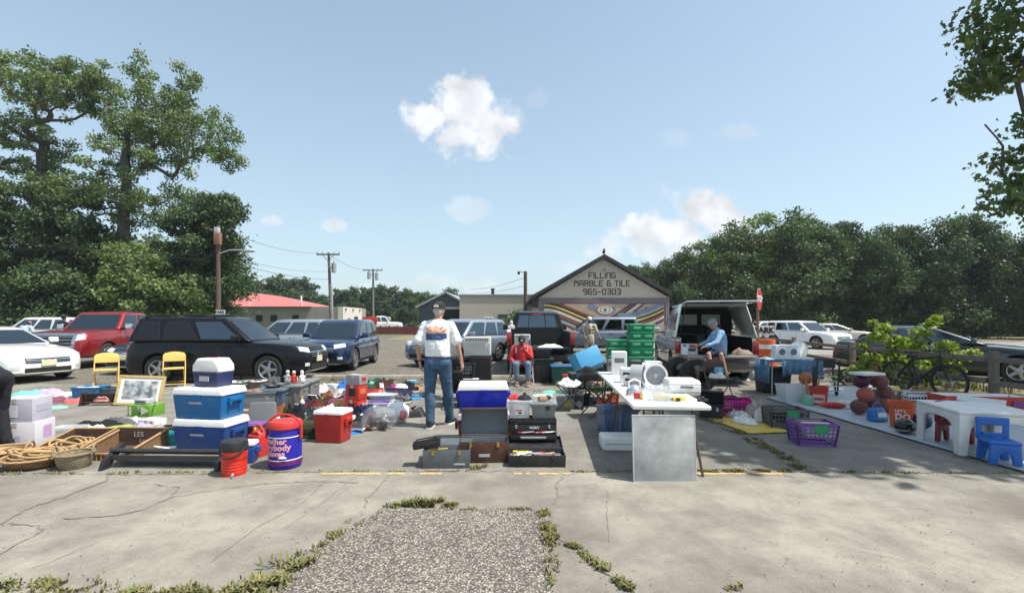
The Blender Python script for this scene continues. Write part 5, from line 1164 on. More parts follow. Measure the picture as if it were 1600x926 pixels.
# two figures among the far left cars
m,Mx=figure('person in light blue shirt leaning by the pale car at far left',(at(36,20.5),20.5,0),0,dict(pelvis=(0,0,.95),chest=(.02,.08,1.22),neck=(.03,.18,1.36),head=(.04,.25,1.46),sh_l=(-.18,.12,1.32),el_l=(-.27,.16,1.05),wr_l=(-.25,.3,.85),sh_r=(.22,.12,1.32),el_r=(.32,.16,1.05),wr_r=(.3,.3,.85),hip_l=(-.1,0,.92),kn_l=(-.12,0,.5),an_l=(-.12,0,.1),hip_r=(.1,0,.92),kn_r=(.12,0,.5),an_r=(.12,0,.1)),M('shirt_sky',(.38,.48,.62),.85),DKC,sleeves=.8,legs=1.95,f=(0,1,-.3),hr=M('dark_hair',(.03,.03,.03),.9),vox=.02)
m,Mx=figure('dark clothed person standing behind the bonnet of the red pickup',(at(100,20.2),20.2,0),0,dict(pelvis=(0,0,1.0),chest=(0,0,1.36),neck=(0,0,1.55),head=(0,.0,1.75),sh_l=(-.19,0,1.49),el_l=(-.25,0,1.2),wr_l=(-.25,.05,.95),sh_r=(.19,0,1.49),el_r=(.25,0,1.2),wr_r=(.25,.05,.95),hip_l=(-.1,0,.95),kn_l=(-.12,0,.5),an_l=(-.12,0,.1),hip_r=(.1,0,.95),kn_r=(.12,0,.5),an_r=(.12,0,.1)),DKC,DKC,skin=DSKIN,sleeves=1.9,legs=1.95,f=(0,1,0),hat=BLKCAP,hr=M('dark_hair',(.03,.03,.03),.9),vox=.02)
# ------------------------------------------------------------------ goods: builders (each returns one thing, parts as children)
def cooler(name,label,w,d,h,body,lid,loc,rz=0,group=None,lidh=.22,logo=True,taper=1.10,handles=None):
 t=thing(name,label,'cooler',loc,rz,group);hb=h*(1-lidh)
 mb=MB();mb.box((0,0,hb/2),(w/taper,d/taper,hb),top=taper);mb.build('body',body,t,bevel=.022,seg=3)
 mb=MB();mb.box((0,0,hb+h*lidh*.5+.002),(w*1.035,d*1.045,h*lidh),top=.94);l=mb.build('lid',lid,t,bevel=.02,seg=3)
 mb=MB();mb.box((0,0,h+.002),(w*.72,d*.55,.012));mb.build('lid_panel',lid,l,bevel=.004)
 for sx in (-1,1):
  mb=MB();mb.box((sx*(w/2+.012),0,hb*.80),(.05,d*.5,.05));mb.box((sx*(w/2+.016),d*.22,hb*.68),(.035,.03,hb*.22));mb.box((sx*(w/2+.016),-d*.22,hb*.68),(.035,.03,hb*.22));mb.build('handle',handles or body,t,bevel=.008)
 mb=MB();mb.box((0,-d/2-.004,hb-.005),(w*.14,.016,h*.10));mb.build('latch',handles or body,t,bevel=.004)
 if logo:
  mb=MB();mb.box((-w*.04,-d/2-.002+.018*taper*.6,hb*.68),(w*.26,.012,hb*.085));mb.build('maker_plate',LGREY,t,bevel=.002)
 return t
def tote(name,label,w,d,h,col,loc,rz=0,lid=None,group=None,taper=1.14,cat='storage bin',ribs=True,tilt=None,fillm=None,inner=None):
 t=thing(name,label,cat,loc,rz,group)
 mb=MB();mb.bin((0,0,0),(w,d,h),top=taper,t=.006);mb.build('body',col,t,bevel=.006)
 mb=MB()
 for (a,b)in (((-w/2-.012,-d/2-.012),(w/2+.012,-d/2+.004)),((-w/2-.012,d/2-.004),(w/2+.012,d/2+.012)),((-w/2-.012,-d/2+.004),(-w/2+.004,d/2-.004)),((w/2-.004,-d/2+.004),(w/2+.012,d/2-.004))):
  mb.box(((a[0]+b[0])/2,(a[1]+b[1])/2,h-.008),(b[0]-a[0],b[1]-a[1],.022))
 mb.build('rim',col,t,bevel=.003)
 if ribs:
  mb=MB()
  for sx in (-1,1):
   mb=MB();mb.box((sx*w*.30,-d/2+.012,h*.55),(w*.10,.02,h*.62));mb.build('rib',col,t,bevel=.004)
   mb=MB();mb.box((sx*(w/2-.008),0,h*.82),(.03,d*.34,.03));mb.build('handle',col,t,bevel=.004)
 if lid:
  mb=MB();mb.box((0,0,h+.014),(w+.04,d+.04,.03),top=.98);l=mb.build('lid',lid,t,bevel=.008)
  mb=MB();mb.box((0,0,h+.032),(w*.8,d*.7,.012));mb.build('lid_panel',lid,l,bevel=.004)
 if fillm:
  mb=MB();r=random.Random(int(w*1000+loc[0]*77))
  for _ in range(9):mb.ell((r.uniform(-.32,.32)*w,r.uniform(-.3,.3)*d,h*r.uniform(.75,.95)),(w*r.uniform(.1,.2),d*r.uniform(.12,.22),h*.14),n=8)
  mb.build('contents',fillm,t,smooth=60)
 if tilt:t.rotation_euler=tilt
 return t
def crate(name,label,w,d,h,col,loc,rz=0,group=None,cat='crate',rows=4,taper=1.08,tagm=None,fillm=None):
 """basket with rows of slots in its walls"""
 t=thing(name,label,cat,loc,rz,group);mb=MB()
 mb.box((0,0,.006),(w/taper,d/taper,.012))
 def wall(L,off,ax):
  n=max(5,int(L/.05));
  for k in range(rows+1):
   z=.02+(h-.04)*k/rows;s=(1/taper)+(1-1/taper)*z/h;hh=.05 if k==rows else (.03 if k==0 else .014)
   for sg in (-1,1):
    c=(0,sg*off*s,z)if ax==0 else (sg*off*s,0,z);mb.box(c,(L*s,.008,hh)if ax==0 else (.008,L*s,hh))
  for i in range(n+1):
   u_=-L/2+L*i/n
   for sg in (-1,1):
    a=(u_/taper,sg*off/taper,.01)if ax==0 else (sg*off/taper,u_/taper,.01);b=(u_,sg*off,h-.01)if ax==0 else (sg*off,u_,h-.01)
    mb.cyl(a,b,.006 if 0<i<n else .014,n=5)
 wall(w,d/2,0);wall(d,w/2,1)
 mb.build('lattice',col,t,smooth=0)
 if tagm:mb=MB();mb.box((w*.08,-d/2-.012,h*.78),(w*.32,.006,h*.36));mb.build('price_tag',tagm,t)
 if fillm:
  r=random.Random(int(w*991));
  for i,fm in enumerate(fillm):mb=MB();mb.box((r.uniform(-.15,.15)*w,(i-len(fillm)/2+.5)*d*.7/len(fillm),h*.62+i*.012),(w*.7,d*.6/len(fillm),h*.6),rz=r.uniform(-.15,.15));mb.build('contents',fm,t,bevel=.01)
 return t
def carton(name,label,w,d,h,col,loc,rz=0,stack=0,prints=(),group=None,cat='box',tapem=None):
 t=thing(name,label,cat,loc,rz,group)
 mb=MB();mb.box((0,0,h/2),(w,d,h));b=mb.build('body',col,t,bevel=.004)
 mb=MB();mb.box((0,0,h+.0005),(w*.98,.05,.003));mb.box((0,-d/2-.001,h-.03),(.05,.003,.06));mb.build('tape',tapem or M('tape',(.5,.46,.4),.4),b)
 for (fx,fz,pw,ph,pm_,face)in prints:
  mb=MB()
  if face=='f':mb.box((fx*w,-d/2-.002,fz*h),(pw*w,.003,ph*h))
  elif face=='r':mb.box((w/2+.002,fx*d,fz*h),(.003,pw*d,ph*h))
  else :mb.box((fx*w,fz*d,h+.0035),(pw*w,ph*d,.003))
  mb.build('print',pm_,b)
 return t
def garment(label,w,d,h,col,loc,rz=0,seed=1,name='garment',cat='clothing',group=None,rough=7.):
 """crumpled cloth lying on the ground"""
 r=random.Random(seed);n=34;mb=MB();vs=[]
 for k in range(10):
  rho=1-k/9.2
  for i in range(n):
   a=2*PI*i/n;e=1+.28*noise.noise(Vector((math.cos(a)*1.4,math.sin(a)*1.4,seed*3.1)))+.08*noise.noise(Vector((math.cos(a)*5,math.sin(a)*5,seed)))
   x=math.cos(a)*w/2*rho*e;y=math.sin(a)*d/2*rho*e
   z=max(.003,h*(1-rho**5)*(.60+.5*noise.noise(Vector((x/w*rough*.5,y/d*rough*.5,seed*1.7)))+.3*noise.noise(Vector((x*rough*3,y*rough*3,seed*2.7)))))
   vs.append((x,y,z if k else .002))
 fs=[(k*n+i,k*n+(i+1)%n,(k+1)*n+(i+1)%n,(k+1)*n+i)for k in range(9)for i in range(n)]+[tuple(range(9*n,10*n)),tuple(range(n-1,-1,-1))]
 mb.add(vs,fs);o=mb.build(name,col,smooth=50);put(o,loc,rz);return tag(o,label,cat,group)
def shoe_thing(label,loc,rz,col,sole=WHITE,name='shoe',tip=0,group=None):
 t=thing(name,label,'shoe',loc,rz,group);s=shoe(t,0,0,0,col,sole);
 mb=MB();mb.ell((0,-.03,.105),(.03,.05,.012),n=10);mb.build('shoe_opening',BLACK,s)
 for k in range(3):mb=MB();mb.box((0,.045+k*.022,.097-k*.009),(.05,.006,.006));mb.build('lace',WHITE if col is not WHITE else GREY,s)
 if tip:t.rotation_euler=(0,tip,rz)
 return t
def handbag(label,w,d,h,col,loc,rz=0,name='bag',cat='bag',handle=True,flap=None,group=None):
 t=thing(name,label,cat,loc,rz,group);mb=MB();mb.box((0,0,h/2),(w,d,h),top=.78,topy=.5);o=mb.build('body',col,t,bevel=min(w,d,h)*.22,seg=3)
 me=o.data
 for v_ in me.vertices:v_.co+=Vector((noise.noise(v_.co*9),noise.noise(v_.co*9+Vector((5,0,0))),0))*.02
 if handle:mb=MB();mb.tube([(w*.28*math.cos(a),0,h*.9+h*.5*math.sin(a))for a in [PI*i/10 for i in range(11)]],.008,n=6);mb.build('handle',col,t)
 mb=MB();mb.box((0,-d/2*.86,h*.5),(w*.55,.02,h*.35));mb.build('pocket',flap or col,t,bevel=.006)
 return t
def book(label,w,d,h,col,loc,rz=0,tilt=(0,0),name='book',cat='book'):
 t=thing(name,label,cat,loc,rz);mb=MB();mb.box((0,0,h/2),(w,d,h));mb.build('cover',col,t,bevel=.002);mb=MB();mb.box((.004,0,h/2),(w,d*.96,h*.7));mb.build('pages',PAPER,t)
 t.rotation_euler=(tilt[0],tilt[1],rz);return t
def bucket(name,label,r0,r1,h,col,loc,rz=0,bail=True,cat='bucket',text=None,inner=None):
 t=thing(name,label,cat,loc,rz);mb=MB();mb.lathe([(r0,0),(r1*.97,h*.86),(r1*1.05,h*.87),(r1*1.05,h*.92),(r1,h*.93),(r1*1.04,h),(r1*.98,h),(r1*.95,h*.9),(r0*.96,.01)],n=32,cap=False);mb.lathe([(.001,.004),(r0,.004)],n=32,cap=False);mb.build('body',col,t,smooth=40)
 if bail:mb=MB();mb.tube([(r1*1.06*math.cos(a),-r1*.35*math.sin(a)-.02,h*.88-r1*.9*math.sin(a))for a in [PI*i/12 for i in range(13)]],.004,n=5);mb.build('handle',STEEL,t)
 return t
def wraptext(s,size,R0,z,ang,t,mat,taper=0,zslope=0,align='LEFT',bold=.003,nm='lettering'):
 def warp(v):
  a=ang+v.x/R0;rr=R0+v.z+taper*v.y;return (rr*math.sin(a),-rr*math.cos(a),z+v.y)
 mb=text_mb(s,size,.004,align,warp=warp,bold=bold);return mb.build(nm,mat,t,smooth=0)
def ball(name,label,r,col,loc,seam=True,cat='ball',net=False,group=None,tilt=0):
 t=thing(name,label,cat,(loc[0],loc[1],loc[2]+r),tilt,group);mb=MB();mb.ell((0,0,0),r,n=24);mb.build('ball',col,t,smooth=80)
 if seam:
  mb=MB()
  for ax in range(3):
   pts=[(r*1.002*math.cos(a),r*1.002*math.sin(a),0)for a in [2*PI*i/32 for i in range(32)]]
   pts=[(p[ax],p[(1+ax)%3],p[(2+ax)%3])for p in pts];mb.tube(pts,.0028,n=4,closed=True)
  for q in (-1,1):mb.tube([(q*r*.55+q*.25*r*math.cos(a)**2,r*.8*math.sin(a)*(1 if True else 0),r*.8*math.cos(a))for a in [2*PI*i/24 for i in range(24)]],.0028,n=4,closed=True)
  mb.build('seam',BLACK,t)
 if net:
  mb=MB();
  for la in range(-2,3):
   for i in range(8):
    a=2*PI*(i+.5*(la%2))/8;th=la*.5;c=Vector((math.cos(th)*math.cos(a),math.cos(th)*math.sin(a),math.sin(th)));u1=c.orthogonal().normalized();u2=c.cross(u1)
    mb.tube([(c+(u1*math.cos(q)+u2*math.sin(q))*.27).normalized()*(r*1.006)for q in [2*PI*k/6 for k in range(6)]],.0022,n=4,closed=True)
  mb.build('net',M('net_rust',(.30,.16,.13),.8),t)
 return t
def bottle(label,r,h,col,capc,loc,name='bottle'):
 t=thing(name,label,'bottle',loc);mb=MB();mb.lathe([(r*.95,0),(r,.01),(r,h*.62),(r*.4,h*.78),(r*.38,h*.86)],n=16);mb.build('body',col,t);mb=MB();mb.lathe([(r*.45,h*.85),(r*.42,h)],n=12);mb.build('cap',capc,t);return t
def S(px0,px1,py):return (px1-px0)*H/(py-YH)
# ================================================================== LEFT: boxes, baskets, coolers
x,y,_=g(40,697)
carton('carton','big white carton with faint purple print, under the grey carton at far left',.42,.36,.30,M('carton_white',(.62,.59,.62),.8,var=.06),(x*(1+.15/y),y+.15,0),R(14),prints=[(.1,.5,.4,.5,M('print_pink',(.5,.3,.5),.8),'r'),(-.1,.3,.5,.3,M('print_lilac',(.42,.38,.5),.8),'f')])
carton('carton','lavender grey carton stacked on the white carton at far left',.38,.32,.29,CARD,(x*(1+.15/y),y+.15,.305),R(10),prints=[(-.1,.45,.35,.5,M('print_pale',(.62,.6,.66),.8),'f'),(0,.55,.6,.3,M('print_lilac',(.42,.38,.5),.8),'r')])
for (px,py,w_,d_,h_,c,lab,sd)in ((52,616,.75,.5,.12,cloth('mint',(.16,.55,.42)),'mint green cloth heaped on the ground in front of the white sedan',2),(78,615,.5,.45,.15,cloth('lilac',(.40,.32,.5)),'lilac cloth beside the mint one in front of the white sedan',3),(108,620,.6,.5,.14,cloth('offwhite',(.62,.6,.58)),'crumpled white cloth at the right of the clothes in front of the white sedan',4),(90,628,.65,.4,.12,cloth('plum',(.16,.06,.09)),'dark plum garment in the clothes heap in front of the white sedan',5),(65,630,.55,.35,.1,cloth('coral',(.55,.14,.10)),'coral red garment at the front of the clothes heap by the white sedan',6),(88,637,.4,.25,.05,cloth('mint2',(.22,.58,.46)),'flat mint piece lying apart in front of the clothes heap',7),(122,628,.45,.4,.12,cloth('rosered',(.48,.12,.12)),'red and yellow cloth beside the low dark rack',8),(45,640,.6,.3,.05,cloth('charcoal',(.03,.03,.04)),'dark flat garment behind the cartons at far left',9),(20,640,.5,.3,.05,cloth('pale',(.55,.56,.58)),'pale garment on the ground by the bending person',10)):
 garment(lab,w_,d_,h_,c,g(px,py),seed=sd)
def folding_chair(label,loc,rz,col,seatup=False):
 t=thing('folding_chair',label,'chair',loc,rz,None);w=.22
 for sx in (-1,1):
  mb=MB();mb.tube([(sx*w,-.20,0),(sx*w,.12,.46),(sx*w*.98,.22,.74),(sx*w*.8,.24,.80)],.0125,n=8);mb.build('frame',col,t)
  mb=MB();mb.tube([(sx*w*.88,.26,0),(sx*w*.88,-.10,.43)],.0115,n=8);mb.build('leg',col,t)
 mb=MB();mb.tube([(-w,-.16,.07),(w,-.16,.07)],.009,n=6);mb.tube([(-w*.88,.22,.09),(w*.88,.22,.09)],.009,n=6);mb.build('stretcher',col,t)
 mb=MB();mb.box((0,-.02,.44),(.40,.38,.03));mb.build('seat',col,t,bevel=.014,seg=3)
 mb=MB();k=10;pr=[(-.225,.60),(.225,.60),(.225,.74)]+[(.225*math.cos(PI*i/k),.74+.09*math.sin(PI*i/k))for i in range(1,k)]+[(-.225,.74)]
 mb.prism(pr,-.012,.012,plane='xz',T=T(0,.20,0,rx=0));o=mb.build('backrest',col,t,bevel=.005)
 for v_ in o.data.vertices:v_.co.y+=(v_.co.z-.6)*.18-.03*(v_.co.x/.22)**2
 return t
YP2=M('chair_yellow',(.68,.45,.12),.45,var=.12,scale=8,dirt=.15)
folding_chair('yellow folding chair standing alone in front of the black car door',(at(272,11.15),11.15,0),R(34),YP2)
folding_chair('yellow folding chair partly hidden behind the blue bin of goods',(at(166,10.8),10.8,0),R(38),YP2)
# framed picture leaning
x,y,_=g(214,634);t=thing('framed_picture','large gilt framed monochrome seascape leaning back on the ground','picture',(x*(1+.05/y),y+.05,0),R(8));w_,h_=.80,.56
GILT=M('gilt_wood',(.50,.36,.14),.45,var=.2,scale=10);TT=T(0,0,0,rx=-R(14))@Matrix.Rotation(R(3),4,'Y')
mb=MB()
for a,b,c,d in ((-w_/2,w_/2,0,.05),(-w_/2,w_/2,h_-.05,h_),(-w_/2,-w_/2+.05,.05,h_-.05),(w_/2-.05,w_/2,.05,h_-.05)):mb.box(((a+b)/2,0,(c+d)/2),(b-a,.04,d-c),T=TT)
mb.build('frame',GILT,t,bevel=.008)
mb=MB();mb.box((0,.0,h_/2),(w_-.1,.015,h_-.1),T=TT);mb.build('mount',WHITE,t)
SEA=bpy.data.materials.new('seascape');SEA.use_nodes=True;q=SEA.node_tree;n1=q.nodes.new('ShaderNodeTexNoise');n1.inputs['Scale'].default_value=7;n1.inputs['Detail'].default_value=8;cr=q.nodes.new('ShaderNodeValToRGB');cr.color_ramp.elements[0].position=.38;cr.color_ramp.elements[0].color=(.12,.14,.15,1);cr.color_ramp.elements[1].position=.62;cr.color_ramp.elements[1].color=(.62,.64,.63,1)
q.links.new(q.nodes.new('ShaderNodeTexCoord').outputs['Object'],n1.inputs['Vector']);q.links.new(n1.outputs['Fac'],cr.inputs[0]);q.links.new(cr.outputs[0],q.nodes['Principled BSDF'].inputs['Base Color']);q.nodes['Principled BSDF'].inputs['Roughness'].default_value=.12
mb=MB();mb.box((0,-.006,h_/2+.01),(w_-.22,.012,h_-.22),T=TT);mb.build('print',SEA,t)
# blue bin with goods, low rack, green carton
tote('storage_bin','blue open bin heaped with small goods behind the low dark rack',.50,.36,.22,plas('midblue',(.03,.17,.36)),(at(142,9.6),9.6,0),R(5),fillm=PAPER)
tote('storage_bin','dark teal bin just right of the blue one behind the framed picture',.42,.34,.18,plas('slate',(.05,.11,.15)),(at(170,9.7),9.7,0),R(-4),fillm=BLACK)
t=thing('low_rack','low dark wooden rack with slanted ends left of the framed picture','rack',(*g(156,634)[:2],0),R(6));DW=M('dark_wood',(.05,.022,.015),.5,var=.2)
for sx in (-1,1):mb=MB();mb.prism([(-.10,0),(.12,0),(.09,.25),(-.04,.25)],-.015,.015,plane='yz',T=T(sx*.34,.08,0));mb.build('end_panel',DW,t,bevel=.004)
for z in (.06,.22):mb=MB();mb.box((0,.05,z),(.66,.04,.03));mb.build('bar',DW,t,bevel=.004)
mb=MB();mb.box((0,.14,.14),(.66,.015,.16));mb.build('back_panel',BLACK,t)
garment('pink folded cloth lying in the low dark rack',.32,.12,.10,cloth('salmon',(.55,.25,.2)),(t.location.x-.05,t.location.y+.09,.075),seed=12)
x,y,_=g(229,650);tg=carton('carton','bright green carton with a white triangle print right below the framed picture',.40,.30,.19,M('carton_green',(.13,.30,.03),.6,var=.08),(x*(1+.1/y),y+.1,0),R(-6),prints=[(-.38,.5,.10,.7,M('print_white',(.6,.65,.5),.7),'f'),(.1,.3,.12,.25,BLACK,'f')])
mb=MB();mb.prism([(.05,.03),(.19,.10),(.05,.17)],-.157,-.1535,plane='xz');mb.build('triangle_print',M('print_white',(.6,.65,.5),.7),tg)
t=thing('set_top_box','small flat grey appliance on top of the green carton','appliance',(x-.10,y+.1,.196),R(-10));mb=MB();mb.box((0,0,.04),(.24,.18,.075));mb.build('case',LGREY,t,bevel=.008);mb=MB();mb.box((0,-.093,.04),(.18,.004,.02));mb.build('front_panel',BLACK,t)
mb=MB();mb.tube([(.12,.05,.01),(.22,0,.03),(.28,-.1,.0),(.3,-.16,-.19),(.35,-.2,-.185)],.005,n=5);mb.build('cable',BLACK,t)
# the spread of small items behind the baskets
def crow(px,py,*a,**k):return g(px,py)
garment('black coat spread on the ground behind the wicker trays',.75,.35,.09,cloth('black',(.015,.015,.018)),g(155,664),seed=21)
garment('white blanket heap behind the left wicker tray',.34,.2,.14,cloth('ivory',(.62,.58,.5)),g(150,676),seed=22)
garment('grey fur coat lying behind the white heap',.5,.2,.12,cloth('ash',(.12,.12,.13)),g(185,662),seed=23)
mb=MB();t=tote('clear_tray','clear plastic tray lying left of the black coat',.34,.22,.06,TPLAST,g(108,672),R(3),ribs=False,cat='tray')
t=carton('gift_box','long lime green box beside the pink one behind the wicker trays',.19,.34,.12,M('carton_lime',(.28,.42,.06),.5,var=.1),g(181,680),R(-38),tapem=M('carton_lime',(.28,.42,.06)))
tote('small_bin','small pink plastic bin behind the right wicker tray',.26,.17,.10,PINK,g(209,681),R(-10),cat='storage bin',fillm=cloth('lilac',(.40,.32,.5)),ribs=False)
tote('clear_bin','tall clear plastic bin with blue things inside right of the pink bin',.19,.19,.22,TPLAST,g(236,692),R(8),ribs=False,cat='storage bin')
bottle('blue lidded drink bottle standing behind the clear bin',.035,.20,BLUE,WHITE,g(252,682));bottle('small white bottle with brown top right of the black hand mirror',.025,.15,WHITE,M('brown_cap',(.14,.06,.03),.5),g(277,682))
garment('lavender scarf draped behind the pink bin',.3,.22,.12,cloth('lav',(.36,.32,.48)),g(222,672),seed=24)
carton('carton','flat white printed box behind the lavender scarf',.30,.2,.10,PAPER,g(238,664),R(-12),prints=[(.3,.5,.2,.5,RED,'f')])
garment('white cloth in front of the green carton',.38,.2,.09,cloth('offwhite',(.62,.6,.58)),g(208,660),seed=25)
mb=MB();mb.box((0,0,.03),(.26,.035,.03));mb.box((.17,0,.03),(.12,.05,.04));o=mb.build('hand_tool',BLACK,bevel=.008);put(o,g(258,668),R(15));tag(o,'black handled tool with red grip lying right of the white printed box','tool')
t=thing('black_case','small black case lying just behind the teal bin','case',g(267,678),R(5));mb=MB();mb.box((0,0,.05),(.14,.10,.09));mb.build('case',BLACK,t,bevel=.01);mb=MB();mb.box((0,-.053,.06),(.08,.004,.02));mb.build('clasp',LGREY,t)
tote('teal_bin','small turquoise open bin resting on the white tray',.27,.20,.14,TEAL,(*g(271,694)[:2],.012),R(14),ribs=False,cat='storage bin')
t=thing('white_tray','shallow white wavy tray beneath the turquoise bin','tray',(*g(268,698)[:2],0),R(10));mb=MB();mb.bin((0,0,0),(.44,.30,.05),top=1.2);mb.build('body',WHITE,t,bevel=.005)
mb=MB();mb.tube([(-.2,-.17,.04),(-.1,-.18,.06),(.05,-.18,.03),(.2,-.16,.055)],.012,n=6);mb.build('rim',WHITE,t)
# wicker trays: shallow rectangular baskets with sloping sides
WIC=bpy.data.materials.new('wicker');WIC.use_nodes=True;q=WIC.node_tree;pb=q.nodes['Principled BSDF'];pb.inputs['Roughness'].default_value=.75;tcn=q.nodes.new('ShaderNodeTexCoord')
bk=q.nodes.new('ShaderNodeTexBrick');bk.inputs['Color1'].default_value=(.36,.22,.11,1);bk.inputs['Color2'].default_value=(.27,.15,.07,1);bk.inputs['Mortar'].default_value=(.06,.03,.015,1);bk.inputs['Scale'].default_value=1;bk.inputs['Brick Width'].default_value=.035;bk.inputs['Row Height'].default_value=.012;bk.inputs['Mortar Size'].default_value=.0018
mp=q.nodes.new('ShaderNodeVectorMath');mp.operation='DOT_PRODUCT';mp.inputs[1].default_value=(1,1,0);cx_=q.nodes.new('ShaderNodeCombineXYZ');sp_=q.nodes.new('ShaderNodeSeparateXYZ')
q.links.new(tcn.outputs['Object'],mp.inputs[0]);q.links.new(tcn.outputs['Object'],sp_.inputs[0]);q.links.new(mp.outputs['Value'],cx_.inputs[0]);q.links.new(sp_.outputs['Z'],cx_.inputs[1]);q.links.new(cx_.outputs[0],bk.inputs['Vector']);q.links.new(bk.outputs['Color'],pb.inputs['Base Color'])
bp_=q.nodes.new('ShaderNodeBump');bp_.inputs['Strength'].default_value=.8;bp_.inputs['Distance'].default_value=.006;q.links.new(bk.outputs['Fac'],bp_.inputs['Height']);bp_.invert=True;q.links.new(bp_.outputs[0],pb.inputs['Normal'])
WRIM=M('wicker_rim',(.42,.26,.13),.7,var=.25,scale=30,bump=.5);DLIN=M('basket_inner',(.085,.045,.03),.8,var=.3,scale=12)
def wicker_tray(label,loc,rz,w,d,h):
 t=thing('wicker_tray',label,'basket',loc,rz);a,b=w/2,d/2;ti=.014
 # low front, high sloping back
 V=[(-a,-b,0),(a,-b,0),(a,b,0),(-a,b,0),(-a,-b,h*.34),(a,-b,h*.34),(a,b,h),(-a,b,h)]
 I=[(-a+ti,-b+ti,.012),(a-ti,-b+ti,.012),(a-ti,b-ti,.012),(-a+ti,b-ti,.012),(-a+ti,-b+ti,h*.34),(a-ti,-b+ti,h*.34),(a-ti,b-ti,h),(-a+ti,b-ti,h)]
 mb=MB();mb.add(V+I,[(3,2,1,0)]+[(i,(i+1)%4,(i+1)%4+4,i+4)for i in range(4)]+[(i+4,(i+1)%4+4,(i+1)%4+12,i+12)for i in range(4)],0)
 mb.add(I,[(i,i+4,(i+1)%4+4,(i+1)%4)for i in range(4)]+[(0,1,2,3)],1)
 mb.build('weave',[WIC,DLIN],t,smooth=0)
 mb=MB();mb.tube([V[4],V[5],V[6],V[7]],.016,n=6,closed=True);mb.build('rim',WRIM,t)
 mb=MB()
 for i in range(1,12):mb.cyl((-a+w*i/12,-b-.004,.0),(-a+w*i/12,-b-.004,h*.34),.006,n=5)
 mb.build('stake',WRIM,t)
 return t
wt1=wicker_tray('left wicker display tray full of coiled rope with a high sloping back',(at(118,5.55),5.55,0),R(0),.60,.62,.21)
wt2=wicker_tray('right wicker display tray, empty, with a dark lettered back panel',(at(190,5.5),5.5,0),R(-3),.66,.62,.23)
mb=text_mb('LES',.09,.003,T=T(-.05,.293,.15)@UP);mb=text_mb('Less',.07,.003,T=T(.02,.293,.07)@UP,mb=mb);mb.build('lettering',M('chalk',(.4,.36,.34),.8),wt2,smooth=0)
ROPE=M('rope_straw',(.42,.28,.13),.85,var=.3,scale=30,bump=.5)
def rope(label,loc,rad,n,hgt,seed,r_=.014,name='rope_coil'):
 r=random.Random(seed);pts=[];
 for i in range(n*16):
  a=2*PI*i/16;k=rad*(.45+.5*noise.noise(Vector((i*.11,seed,0)))+.3);pts.append((math.cos(a)*k+.2*rad*math.sin(i*.07),math.sin(a)*k*.75,r_+hgt*(.35+.65*abs(noise.noise(Vector((i*.16,seed*2.3,4))))*1.6)*(1-.3*(k/rad))))
 mb=MB();mb.tube(pts,r_,n=6);o=mb.build(name,ROPE,smooth=60);put(o,loc);return tag(o,label,'rope')
rope('tangle of thick straw rope lying in the left wicker tray',(at(112,5.55),5.55,.03),.24,6,.14,3)
rope('heap of straw rope spilling out of the wide round basket',(at(62,5.05),5.05,.05),.27,8,.15,5)
def round_basket(label,loc,r,h,handles=True,col=None):
 t=thing('round_basket',label,'basket',loc,.3);mb=MB();mb.lathe([(r*.72,0),(r*.9,h*.4),(r,h),(r*.95,h),(r*.84,h*.4),(r*.68,.012),(.001,.012)],n=32,cap=False);mb.build('weave',col or WIC,t,smooth=50)
 mb=MB();mb.tube([(r*math.cos(a),r*math.sin(a),h)for a in [2*PI*i/28 for i in range(28)]],.013,n=6,closed=True);mb.build('rim',WRIM if not col else col,t)
 if handles:
  for sx in (-1,1):mb=MB();mb.tube([(sx*r*(1.02+.05*math.sin(a)),r*.3*math.cos(a),h*.85+.10*math.sin(a))for a in [PI*i/10 for i in range(11)]],.010,n=6);mb.build('handle',WRIM if not col else col,t)
 return t
round_basket('wide round wicker basket heaped with rope at far left',(at(62,5.05),5.05,0),.30,.11)
round_basket('round wicker basket cut off by the left edge',(at(-2,5.2),5.2,0),.27,.12)
rope('straw rope coil in the basket at the left edge',(at(2,5.2),5.2,.05),.2,5,.10,8)
WG=M('wicker_grey',(.27,.21,.13),.8,var=.3,scale=25,bump=.8,bscale=70)
round_basket('small deep grey brown wicker basket in front of the trays',(at(117,4.96),4.96,0),.165,.16,col=WG)
# long dark bench lying low in front
t=thing('plank_bench','long low charcoal plank bench tipped beside the baskets','bench',(at(268,5.0),5.0,0),R(-2));CHAR=M('charcoal_board',(.035,.037,.042),.6,var=.15,scale=5)
mb=MB();mb.box((0,0,.155),(1.28,.26,.035),T=T(rx=-R(22)));mb.build('seat',CHAR,t,bevel=.006)
mb=MB();mb.box((0,-.08,.115),(1.24,.02,.05));mb.build('apron',CHAR,t)
for sx in (-1,1):mb=MB();mb.prism([(-.20,0),(-.12,0),(.14,.22),(.06,.24),(-.16,.10)],-.02,.02,plane='yz',T=T(sx*.62,0,0));mb.build('end_panel',BLACK,t,bevel=.006)
